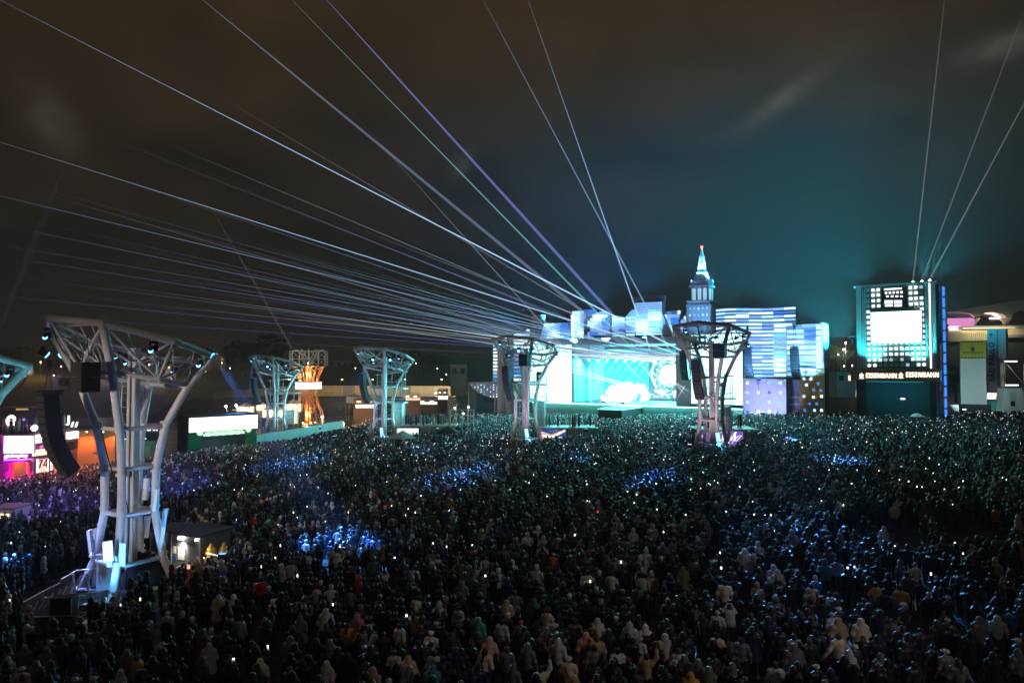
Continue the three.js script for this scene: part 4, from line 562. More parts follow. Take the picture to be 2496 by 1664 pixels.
// dark red pavilion with signs
{
  const t = wallThing('red_pavilion', 'dark red two storey pavilion with white sign boxes', 'pavilion', 85, 79.2, 192, 85);
  const W = t.width, H = t.P(140, 1050)[1], b0 = t.P(120, 1103)[1], b1 = t.P(120, 1083)[1], dark = mat(0.22, 0.02, 0.02, 0.6);
  t.add('lower_wall', [bx(W / 2, b0 / 2, -0.2, W, b0, 0.4)], dark); t.add('upper_wall', [bx(W / 2, (b1 + H) / 2, -0.2, W, H - b1, 0.4)], dark); t.add('back_wall', [bx(W / 2, H / 2, -3.2, W, H, 0.3)], M.brick); t.add('balcony_floor', [bx(W / 2, b0 - 0.1, -1.7, W, 0.2, 2.8)], M.darkGrey); t.add('roof', [bx(W / 2, H + 0.1, -1.7, W, 0.2, 3.4)], M.darkGrey);
  t.add('sign_box', [t.box(86, 134, 1058, 1080, 0, 0.5)], glow(1, 0.93, 0.88, 2.2)); t.add('sign_box', [t.box(168, 191, 1052, 1070, 0, 0.5)], glow(1, 0.93, 0.88, 2.2));
  for (let k = 0; k < 12; k++) { const g = t.box(78 + k * 5.6, 80.6 + k * 5.6, 1097 - k * 0.6, 1112 - k * 0.7, 0.02, 0.12); t.add('stripe_light', [g], M.signWarm); }
  for (const [x0, x1, y0, y1] of [[90, 117, 1119, 1152], [124, 155, 1116, 1146]]) { const g = [t.box(x0, x1, y0, y0 + 2, 0, 0.15), t.box(x0, x0 + 2, y0, y1, 0, 0.15), t.box(x1 - 2, x1, y0, y1, 0, 0.15)]; t.add('door_light_frame', g, M.signWhite); t.add('door_panel', [t.box(x0 + 2, x1 - 2, y0 + 2, y1, 0, 0.06)], x0 < 100 ? glow(1, 0.6, 0.5, 1.3) : glow(1, 0.16, 0.04, 0.9)); }
  const [nx, ny] = t.P(104, 1140, 0.1); t.add('sign_letters', [words('74', 1.0, 0.05).translate(nx, ny, 0.07)], M.red);
  const [qx, qy] = t.P(118, 1038); for (const [px, py, s] of [[118, 1042, '9'], [163, 1036, 'J'], [173, 1046, '/'], [183, 1046, '/']]) { const [lx, ly] = t.P(px, py, -1); const sg = thing('roof_letter', `white glowing letter ${s === '/' ? (px < 180 ? 'left slanted bar' : 'right slanted bar') : s} on the red pavilion roof`, 'sign', t.W(lx, H + 0.2, -1), t.root.rotation.y); part('letter', [words(s, 0.9, 0.15).translate(0, ly - H - 0.2, 0)], M.signWhite, sg); part('post', [bar(V(0, 0, 0.05), V(0, ly - H - 0.2, 0.05), 0.04)], M.steel, sg); }
  t.lit('red_sign_light', t.P(110, 1068)[0], t.P(110, 1068)[1], 0.7, 2.4, 1, RGB(1, 0.16, 0.1), 90); rectLight('balcony_light', t.W(W * 0.4, b1 - 0.15, -1.5), t.W(W * 0.4, 0, -1.5), 4, 1, RGB(1, 0.6, 0.25), 10); t.add('balcony_lamp', [bx(W * 0.4, b1 - 0.06, -1.5, 4, 0.06, 1)], M.signWarm); t.lit('red_door_light', t.P(125, 1130)[0], t.P(125, 1130)[1], 0.4, 3, 1.4, RGB(1, 0.14, 0.05), 50);
  smallCrowd(t.root, 12, 0.3, W - 0.6, b0, -2.2, -0.5, palette); tagPeople('person on the balcony of the dark red pavilion', 'people on the red pavilion balcony'); smallCrowd(t.root, 12, 0.3, W - 0.6, H + 0.2, -2.6, -0.4, palette); tagPeople('person on the roof of the dark red pavilion', 'people on the red pavilion roof');
}
function rocketMark(s) { return [lathe([[0.001, 0], [0.22 * s, 0.02], [0.25 * s, 0.3 * s], [0.12 * s, 0.7 * s], [0.001, 0.85 * s]], 10).scale(1, 1, 0.15), new THREE.TorusGeometry(0.3 * s, 0.04 * s, 5, 18, Math.PI).translate(0, 0.35 * s, 0), bx(0, -0.05 * s, 0, 0.7 * s, 0.1 * s, 0.06)]; }
function hazard(x0, x1, y, h, z) { const g = []; for (let x = x0; x < x1 - h; x += h * 2) g.push(slab([[x, y], [x + h, y], [x + h * 1.7, y + h], [x + h * 0.7, y + h]], 0.03, z)); return g; }
// orange wall with an upright yellow banner
{
  const t = wallThing('orange_pavilion', 'plain orange walled pavilion lit by small lamps along its top', 'pavilion', 192, 85.2, 283, 90), W = t.width, H = t.P(240, 1046)[1];
  t.add('wall', [bx(W / 2, H / 2, -0.2, W, H, 0.4)], M.orange); t.add('side_wall', [bx(W - 0.2, H / 2, -2.4, 0.4, H, 4)], M.rust); t.add('roof', [bx(W / 2, H + 0.1, -2.2, W, 0.2, 4.4)], M.darkGrey);
  for (const px of [202, 222, 242, 273]) { const [x, y] = t.P(px, 1049), l = t.add('wall_lamp', [bx(x, y + 0.1, 0.3, 0.06, 0.06, 0.6), new THREE.CylinderGeometry(0.06, 0.14, 0.2, 8).translate(x, y, 0.6)], M.darkGrey); t.add('bulb', [ball(V(x, y - 0.12, 0.6), 0.1, 8)], M.lampWarm, l); const p = t.W(x, y - 0.3, 0.75); spot('wall_lamp', p, t.W(x, 0, 0.2), 62, RGB(1, 0.3, 0.06), 34, 5, 0.8); }
  const b = wallThing('yellow_banner', 'upright yellow banner with dark lettering on the orange wall', 'banner', 218, 86.9, 243, 88.2, null, t.a.y); b.root.position.addScaledVector(t.nrm, 0.25);
  const y0 = b.P(230, 1115)[1], y1 = b.P(230, 1058)[1], w = b.width; b.add('panel', [bx(w / 2, (y0 + y1) / 2, 0, w, y1 - y0, 0.12)], glow(1, 0.72, 0.04, 0.75, { color: RGB(0.8, 0.55, 0.03) }));
  b.add('lettering', [words('EISENBAHN', w * 0.3, 0.03).rotateZ(Math.PI / 2).translate(w * 0.62, y0 + (y1 - y0) * 0.62, 0.065)], M.black); b.add('emblem', rocketMark(w * 0.55).map((g) => g.rotateZ(Math.PI / 2).translate(w * 0.62, y0 + (y1 - y0) * 0.2, 0.08)), M.black); b.add('hazard_stripes', [...hazard(0.1, w, y0 + 0.1, 0.14, 0.09), ...hazard(0.1, w, y1 - 0.28, 0.14, 0.09)], M.black);
}
// teal pavilion glimpsed behind the big tower
{
  const t = wallThing('teal_pavilion', 'dim teal pavilion partly hidden behind the big tower', 'pavilion', 284, 92, 388, 93), W = t.width, H = t.P(340, 1045)[1]; t.add('wall', [bx(W / 2, H * 0.36, -0.2, W, H * 0.72, 0.4)], M.teal); t.add('fascia', [bx(W / 2, H * 0.95, 0, W, H * 0.1, 0.6)], M.darkGrey); t.add('back_wall', [bx(W / 2, H / 2, -3, W, H, 0.3)], M.darkGrey); t.add('roof', [bx(W / 2, H + 0.1, -1.5, W, 0.15, 3.6)], M.darkGrey);
  for (let k = 0; k < 6; k++) t.add('wall_panel', [bx(W * (k + 0.5) / 6, H * 0.36, 0.02, W / 6 - 0.15, H * 0.5, 0.06)], k % 2 ? M.teal : mat(0.1, 0.32, 0.3, 0.6));
  for (const px of [362, 366, 376, 383]) t.add('roof_lamp', [bx(t.P(px, 1040)[0], H * 0.97, 0.35, 0.2, 0.12, 0.06)], M.signWhite);
  const p = t.W(W * 0.55, H * 0.8, 2.2); rectLight('teal_pavilion_light', p, t.W(W * 0.55, 0.5, 0), 3, 0.3, RGB(0.7, 1, 0.85), 9); t.add('light_bar', [bx(W * 0.55, H * 0.8 + 0.06, 2.2, 3, 0.08, 0.3)], M.signWhite); t.add('light_bracket', [bx(W * 0.4, H * 0.86, 1.1, 0.06, 0.06, 2.3), bx(W * 0.7, H * 0.86, 1.1, 0.06, 0.06, 2.3)], M.steel);
  const s = thing('lantern_column', 'stacked glowing yellow and white lantern column behind the big tower', 'sign', t.W(t.P(336, 1050)[0], 0, 1.4), t.root.rotation.y); part('post', [bar(V(0, 0, 0), V(0, H * 1.1, 0), 0.1)], M.steel, s); part('lantern', [bx(0, H * 0.98, 0, 0.7, 0.8, 0.5)], M.signWarm, s); part('lantern', [new THREE.SphereGeometry(0.4, 12, 9).scale(0.9, 1.2, 0.9).translate(0, H * 0.62, 0)], glow(1, 0.8, 0.2, 2), s); part('lantern', [bx(0, H * 0.36, 0, 0.5, 0.5, 0.4)], M.signWhite, s); spot('lantern_column', t.W(t.P(336, 1050)[0], H * 0.7, 2.1), t.W(t.P(336, 1050)[0], 0, 5), 60, RGB(1, 0.8, 0.4), 30, 10);
}
// green pavilion with a long white screen
{
  const t = wallThing('green_pavilion', 'green pavilion under a long blank white screen', 'pavilion', 461, 98, 627, 105), W = t.width, H = t.P(544, 1013)[1], sB = t.P(544, 1050)[1], oA = t.P(491, 1075)[0], oB = t.P(601, 1070)[0], oT = t.P(546, 1062)[1];
  t.add('wall', [bx(oA / 2, sB / 2, -0.2, oA, sB, 0.4)], M.green); t.add('wall', [bx((oB + W) / 2, sB / 2, -0.2, W - oB, sB, 0.4)], M.green); t.add('lintel', [bx((oA + oB) / 2, (oT + sB) / 2, -0.2, oB - oA, sB - oT, 0.4)], M.green); t.add('back_wall', [bx(W / 2, H / 2, -4, W, H, 0.3)], M.darkGrey); t.add('roof', [bx(W / 2, H + 0.1, -2, W, 0.2, 4.4)], M.darkGrey); t.add('side_wall', [bx(0.2, H / 2, -2.2, 0.4, H, 3.6)], M.darkGrey);
  t.add('screen_frame', [bx(W / 2, (H + sB) / 2, -0.1, W, H - sB, 0.5)], M.darkGrey); for (let k = 0; k < 8; k++) t.add('led_panel', [bx(W * (k + 0.5) / 8, (H + sB) / 2, 0.19, W / 8 - 0.01, H - sB - 0.2, 0.08)], M.ledWhite);
  for (let k = 0; k < 6; k++) { const x = oA + (oB - oA) * (k + 0.9) / 7, y = oT + 0.55; t.add('arch_light', [new THREE.CylinderGeometry(0.42, 0.42, 0.12, 14, 1, false, 0, Math.PI).rotateX(Math.PI / 2).rotateZ(Math.PI / 2).translate(x, y, 0.08)], glow(0.5, 1, 0.6, 1.4)); } for (let k = 0; k < 17; k++) t.add('sign_block', [bx(oA + (oB - oA) * (k + 0.9) / 18.5, oT + 0.32, 0.05, 0.34, 0.3 + 0.06 * (k % 3), 0.08)], glow(0.65, 1, 0.75, 1.3)); for (const x of [oA - 0.3, oB + 0.2]) t.add('round_lamp', [new THREE.CylinderGeometry(0.4, 0.4, 0.14, 16).rotateX(Math.PI / 2).translate(x, oT + 0.7, 0.08)], glow(0.6, 1, 0.7, 1.6));
  t.add('counter', [bx((oA + oB) / 2, 0.7, -0.6, oB - oA - 0.4, 1.1, 0.5)], M.white); t.lit('green_screen_light', W / 2, (H + sB) / 2, 0.4, W, H - sB, RGB(0.82, 0.95, 1), 5.5); t.lit('arch_light', (oA + oB) / 2, oT + 0.8, 0.3, oB - oA, 0.6, RGB(0.3, 1, 0.5), 8);
  rectLight('counter_light', t.W((oA + oB) / 2, oT - 0.2, -1.6), t.W((oA + oB) / 2, 0, -1.4), 4, 0.6, RGB(0.4, 0.9, 1), 9); t.add('ceiling_lamp', [bx((oA + oB) / 2, oT - 0.1, -1.6, 4, 0.06, 0.6)], M.signWhite);
}
// white panel fence leading from the green pavilion to the field
{
  const pts = [[627, 1082, 106], [700, 1078, 112], [740, 1075, 116], [800, 1060, 124], [838, 1053, 128]], f = thing('panel_fence', 'low white panel fence along the crowd near the orange lattice tower', 'fence', (() => { const p = at(627, 887, 106); p.y = slope(p.x); return p; })());
  for (let i = 0; i < pts.length - 1; i++) { const A = at(pts[i][0], 887, pts[i][2]), B = at(pts[i + 1][0], 887, pts[i + 1][2]), n = 4; for (let k = 0; k < n; k++) { const a = A.clone().lerp(B, k / n), b = A.clone().lerp(B, (k + 0.97) / n), c = a.clone().add(b).multiplyScalar(0.5), L = a.distanceTo(b); part('panel', [bx(c.x - f.position.x, slope(c.x) - f.position.y + 1.35, c.z - f.position.z, L, 2.7, 0.08, Math.atan2(-(b.z - a.z), b.x - a.x))], M.white, f); part('post', [bx(a.x - f.position.x, slope(a.x) - f.position.y + 1.4, a.z - f.position.z - 0.1, 0.08, 2.9, 0.08)], M.steel, f); } }
}
// orange lattice tower with a lit sign band and a white crown cage
{
  const p = at(752, 887, 165); p.y = slope(p.x) - 0.5; const Y = (py) => EYE - p.y + (887 - py) * 165 / FOCAL, R = (w) => w * 165 / FOCAL / 2;
  const t = thing('lattice_tower', 'orange lit hourglass lattice tower with a white sign band', 'tower', p, 0.3), prof = [[0, R(78)], [Y(1000), R(66)], [Y(985), R(50)], [Y(965), R(40)], [Y(945), R(37)], [Y(922), R(46)], [Y(905), R(60)], [Y(893), R(72)]], N = 12;
  const pt = (i, k) => V(Math.cos(k / N * 6.283) * prof[i][1], prof[i][0], Math.sin(k / N * 6.283) * prof[i][1]);
  for (let k = 0; k < N; k++) { const g = []; for (let i = 0; i < prof.length - 1; i++) g.push(bar(pt(i, k), pt(i + 1, k), 0.17, 5), bar(pt(i, k), pt(i + 1, k + 1), 0.08, 4)); part('strut', g, M.rust, t); }
  for (let i = 0; i < prof.length; i++) { const g = []; for (let k = 0; k < N; k++) g.push(bar(pt(i, k), pt(i, k + 1), 0.07, 4)); part('hoop', g, M.rust, t); }
  part('inner_shaft', [lathe([[0.9, 0], [0.9, Y(893)]], 10)], mat(0.3, 0.13, 0.06, 0.7), t);
  const bandY = (Y(931) + Y(947)) / 2, bandH = Y(931) - Y(947); for (let k = 0; k < 8; k++) { const a = k / 8 * 6.283, r = R(60); part('sign_panel', [bx(0, 0, 0, r * 0.78, bandH, 0.12).rotateY(Math.PI / 2 - a).translate(Math.cos(a) * r, bandY, Math.sin(a) * r)], glow(1, 0.9, 0.72, 2.2), t); } part('sign_ring', [new THREE.TorusGeometry(R(62), 0.12, 6, 28).rotateX(Math.PI / 2).translate(0, bandY + bandH / 2 + 0.1, 0), new THREE.TorusGeometry(R(62), 0.12, 6, 28).rotateX(Math.PI / 2).translate(0, bandY - bandH / 2 - 0.1, 0)], M.rust, t);
  part('gallery_floor', [new THREE.CylinderGeometry(R(94), R(78), 0.25, 12).translate(0, Y(893), 0)], M.rust, t);
  const cr = R(88), yc0 = Y(892), yc1 = Y(856); for (let k = 0; k < N; k++) { const a = k / N * 6.283, b = (k + 1) / N * 6.283, c = V(Math.cos(a) * cr, 0, Math.sin(a) * cr), d = V(Math.cos(b) * cr, 0, Math.sin(b) * cr), lift = (v, y) => v.clone().setY(y), ym = (yc0 + yc1) / 2; part('crown_post', [bar(lift(c, yc0), lift(c, yc1), 0.15, 5), bar(lift(c, yc1), lift(d, yc1), 0.14, 5), bar(lift(c, ym), lift(d, ym), 0.1, 4), bar(lift(c, ym), lift(d, yc1), 0.08, 4), bar(lift(c, yc0), lift(d, ym), 0.08, 4)], M.white, t); part('crown_rib', [path([V(c.x * 0.22, yc0, c.z * 0.22), V(c.x * 0.3, ym, c.z * 0.3), V(c.x * 0.55, yc1 + 0.1, c.z * 0.55), V(c.x * 0.85, yc1 + 0.4, c.z * 0.85)], 0.14, 5, 8)], M.white, t); }
  const lampP = (a, r, y) => p.clone().add(V(Math.cos(a) * r, y, Math.sin(a) * r));
  [[1.2, 1.6], [2.4, 1.6], [0.3, 1.6]].forEach(([a, r]) => { part('uplight', [new THREE.CylinderGeometry(0.2, 0.2, 0.2, 10).translate(Math.cos(a) * r, 0.6, Math.sin(a) * r)], M.lampWarm, t); }); point('lattice_uplight', lampP(0, 0, 0).add(V(0.2, 2.6, 1.4)), RGB(1, 0.46, 0.16), 200, 10); point('lattice_uplight', p.clone().add(V(0.3, Y(912), 1.5)), RGB(1, 0.48, 0.18), 200, 10); part('uplight_bulb', [ball(V(0.2, 2.6, 1.4), 0.2, 8)], M.lampWarm, t); part('uplight_bulb', [ball(V(0.3, Y(912), 1.5), 0.2, 8)], M.lampWarm, t); point('crown_light', p.clone().add(V(0, yc0 + 0.7, 0)), RGB(1, 0.9, 0.75), 420, 10); part('crown_lamp', [ball(V(0, yc0 + 0.7, 0), 0.22, 8)], M.lampWhite, t);
}
// glowing round kiosks beside it
[[600, 1008, 150, 38, 27, 'glowing round kiosk with a red banded dome, left of its row'], [668, 1016, 146, 52, 30, 'glowing barrel shaped kiosk behind the funnel tower'], [716, 1003, 152, 36, 30, 'glowing tent kiosk beside the orange lattice tower'], [638, 1000, 158, 22, 22, 'small glowing kiosk with a pointed white roof']].forEach(([px, py, d, w, h, label]) => {
  const p = at(px, 887, d); p.y = slope(p.x) - 0.3; const s = d / FOCAL, base = EYE - p.y + (887 - py) * s, H = h * s, r = w * s / 2, t = thing('kiosk', label, 'kiosk', p, 0.2, 'glowing kiosks'); part('plinth', [new THREE.CylinderGeometry(r * 1.1, r * 1.1, base, 14).translate(0, base / 2, 0)], M.darkGrey, t);
  for (let k = 0; k < 10; k++) { const a = k / 10 * 6.283; part('lit_panel', [bx(0, 0, 0, r * 0.5, H * 0.62, 0.08).rotateY(Math.PI / 2 - a).translate(Math.cos(a) * r * 0.94, base + H * 0.33, Math.sin(a) * r * 0.94)], k % 3 ? glow(1, 0.82, 0.55, 1.9) : M.signWarm, t); part('rib', [path([V(Math.cos(a + 0.31) * r, base, Math.sin(a + 0.31) * r), V(Math.cos(a + 0.31) * r * 1.08, base + H * 0.4, Math.sin(a + 0.31) * r * 1.08), V(Math.cos(a + 0.31) * r * 0.7, base + H * 0.78, Math.sin(a + 0.31) * r * 0.7), V(0, base + H, 0)], 0.07, 5, 10)], M.rust, t); }
  part('roof', [new THREE.ConeGeometry(r * 0.98, H * 0.38, 14).translate(0, base + H * 0.83, 0)], M.offWhite, t); point('kiosk_light', p.clone().add(V(0, base + H * 0.5, r + 0.8)), RGB(1, 0.72, 0.4), 26, 12); part('lamp', [ball(V(0, base + H * 0.5, r + 0.8), 0.16, 8)], M.lampWarm, t);
});
// bright lamp posts
[[575, 988, 150, 'white', 'bright white lamp post above the green pavilion', 160], [785, 1016, 140, 'white', 'bright white lamp post at the foot of the lattice tower', 240], [836, 1033, 130, 'warm', 'dazzling orange lamp post at the end of the white fence', 300], [1062, 958, 190, 'white', 'white lamp post by the pale sheds', 120], [550, 990, 155, 'white', 'second white lamp post above the green pavilion', 60], [1335, 1000, 0, '', '', 0]].forEach(([px, py, d, kind, label, k]) => {
  if (!d) return; const p = at(px, py, d), g = slope(p.x) - 0.3, t = thing('lamp_post', label, 'lamp', [p.x, g, p.z], 0, 'lamp posts of the fair ground'); part('post', [bar(V(0, 0, -0.35), V(0, p.y - g, -0.35), 0.07)], M.steel, t); part('arm', [bar(V(0, p.y - g + 0.18, -0.35), V(0, p.y - g + 0.25, 0.1), 0.04)], M.steel, t); part('lamp_head', [ball(V(0, p.y - g, 0), 0.24, 12)], kind === 'warm' ? M.lampWarm : M.lampWhite, t); point('lamp_post', p.clone(), kind === 'warm' ? RGB(1, 0.5, 0.14) : RGB(1, 0.95, 0.8), k, 10);
});
// long cream wall on an embankment behind, tents, sheds
{
  const a = at(520, 887, 205), b = at(1112, 887, 198), y0 = EYE - (966 - 887) * 200 / FOCAL, y1 = EYE - (940 - 887) * 200 / FOCAL, u = b.clone().sub(a), L = u.length(), turn = Math.atan2(-u.z, u.x);
  const w = thing('boundary_wall', 'long cream concrete wall running behind the tents', 'wall', a.clone().setY(y0 - 2), turn), N = 22; for (let k = 0; k < N; k++) { const dip = k < 6 ? -1.4 + k * 0.23 : 0; part('wall_panel', [bx(L * (k + 0.5) / N, 2 + (y1 - y0) / 2 + dip, 0, L / N - 0.05, y1 - y0 - (k < 8 ? 0.8 : 0), 0.3)], k % 5 === 2 ? M.concrete : M.cream, w); } part('footing', [bx(L / 2, 0.7, 0, L, 1.6, 0.6)], M.darkGrey, w);
  const r = []; for (let k = 0; k < 40; k++) r.push(bar(V(L * k / 40, 1.5, 1.2), V(L * k / 40, 3, 1.2), 0.05, 4)); r.push(bar(V(0, 3, 1.2), V(L, 3, 1.2), 0.04, 4), bar(V(0, 2.4, 1.2), V(L, 2.4, 1.2), 0.03, 4)); part('guard_rail', r, M.steel, w);
  const g = new THREE.BufferGeometry(), q = (t, off, y) => { const v = a.clone().lerp(b, t).add(V(0, 0, off)); v.y = y; return v; }, P = [q(-0.15, 0.2, y0 - 1.2), q(1.02, 0.2, y0 - 1.2), q(1.02, 22, -2), q(-0.15, 22, -3)], arr = [0, 3, 2, 0, 2, 1].flatMap((i) => P[i].toArray()); g.setAttribute('position', new THREE.Float32BufferAttribute(arr, 3)); g.computeVertexNormals(); tag(mesh('embankment', g, M.soil), 'dark grassy bank below the cream wall', 'bank', null, 'structure');
  for (let k = 0; k < 5; k++) { const px = [700, 830, 905, 985, 1075][k], pp = at(px, 887, 190), hh = EYE - (925 - 887) * 190 / FOCAL, t = thing('lamp_post', `small street lamp over the cream wall, number ${['one', 'two', 'three', 'four', 'five'][k]} from the left`, 'lamp', [pp.x, 0, pp.z], 0, 'street lamps over the cream wall'); part('post', [bar(V(0, 0, 0), V(0, hh, 0), 0.06, 5)], M.steel, t); part('arm', [bar(V(0, hh, 0), V(0, hh + 0.1, -1.4), 0.04, 5)], M.steel, t); part('lamp_head', [bx(0, hh + 0.02, -1.6, 0.5, 0.12, 0.5)], M.lampWarm, t); spot('wall_street_lamp', V(pp.x, hh - 0.1, pp.z - 1.6), V(pp.x, 3, pp.z - 9), 65, RGB(1, 0.72, 0.36), 150, 10, 0.8); }
  [[862, 952, 160, 'left'], [891, 952, 160, 'middle'], [919, 956, 164, 'right']].forEach(([px, py, d, which]) => { const p = at(px, py, d), s = d / FOCAL, gy = slope(p.x) - 0.4, t = thing('pagoda_tent', `${which} of the three white pointed tents`, 'tent', [p.x, gy, p.z], 0, 'white pointed tents'), top = p.y - gy, eave = top - 14 * s, w = 15 * s; part('roof', [new THREE.LatheGeometry([[0.02, top], [0.14, top - 0.45], [0.5, top - 0.9], [w * 1.41, eave]].map(([x, y]) => new THREE.Vector2(x, y)), 4).rotateY(Math.PI / 4)], M.offWhite, t); for (let k = 0; k < 4; k++) part('side_sheet', [bx(0, eave - 0.7, w, w * 2, 1.4, 0.04).rotateY(k * Math.PI / 2)], M.offWhite, t); part('pole', [bar(V(w, 0, w), V(w, eave, w), 0.05, 5), bar(V(-w, 0, w), V(-w, eave, w), 0.05, 5), bar(V(w, 0, -w), V(w, eave, -w), 0.05, 5), bar(V(-w, 0, -w), V(-w, eave, -w), 0.05, 5)], M.steel, t); });
  const stall = (px0, px1, d, top, bot, label, wall, litTop, litBot, color, k) => { const t = wallThing('food_stall', label, 'stall', px0, d, px1, d, 'food stalls behind the crowd'), H = t.P((px0 + px1) / 2, top)[1], a0 = t.P(0, litBot)[1], a1 = t.P(0, litTop)[1], W = t.width; t.add('upper_wall', [bx(W / 2, (a1 + H) / 2, -1, W, H - a1, 2)], wall); t.add('counter', [bx(W / 2, a0 / 2, -0.4, W, a0, 0.8)], M.brick); t.add('back_wall', [bx(W / 2, H / 2, -2.2, W, H, 0.2)], wall); const n = Math.max(2, Math.round(W / 1.4)); for (let q = 0; q < n; q++) t.add('lit_panel', [bx(W * (q + 0.5) / n, (a0 + a1) / 2, -1.9, W / n - 0.12, a1 - a0, 0.06)], color); t.lit('stall_light', W / 2, (a0 + a1) / 2, -0.1, W, a1 - a0, RGB(1, 0.8, 0.55), k); const m = Math.max(2, Math.round(W / 2)); for (let q = 0; q < m; q++) t.add('sign_lamp', [bx(W * (q + 0.5) / m, (a1 + H) / 2, 0.03, W / m * 0.4, 0.3, 0.06)], M.signWarm); smallCrowd(t.root, Math.round(W * 0.9), 0, W, 0.1, 1.2, 2.6, palette); tagPeople('person queueing at the ' + label, 'queue at the ' + label); };
  stall(862, 914, 152, 972, 1002, 'brown food stall with white signs', M.brick, 986, 995, M.signWhite, 16); stall(984, 1022, 150, 962, 990, 'pale shed with a pink sign', M.offWhite, 970, 976, glow(1, 0.5, 0.4, 1.6), 10); stall(1066, 1090, 172, 948, 985, 'pale shed with two lit hatches', M.offWhite, 965, 974, M.signWhite, 10); stall(1018, 1064, 165, 976, 995, 'low lit shed with two small hatches', M.grey, 980, 986, M.signWhite, 8);
}
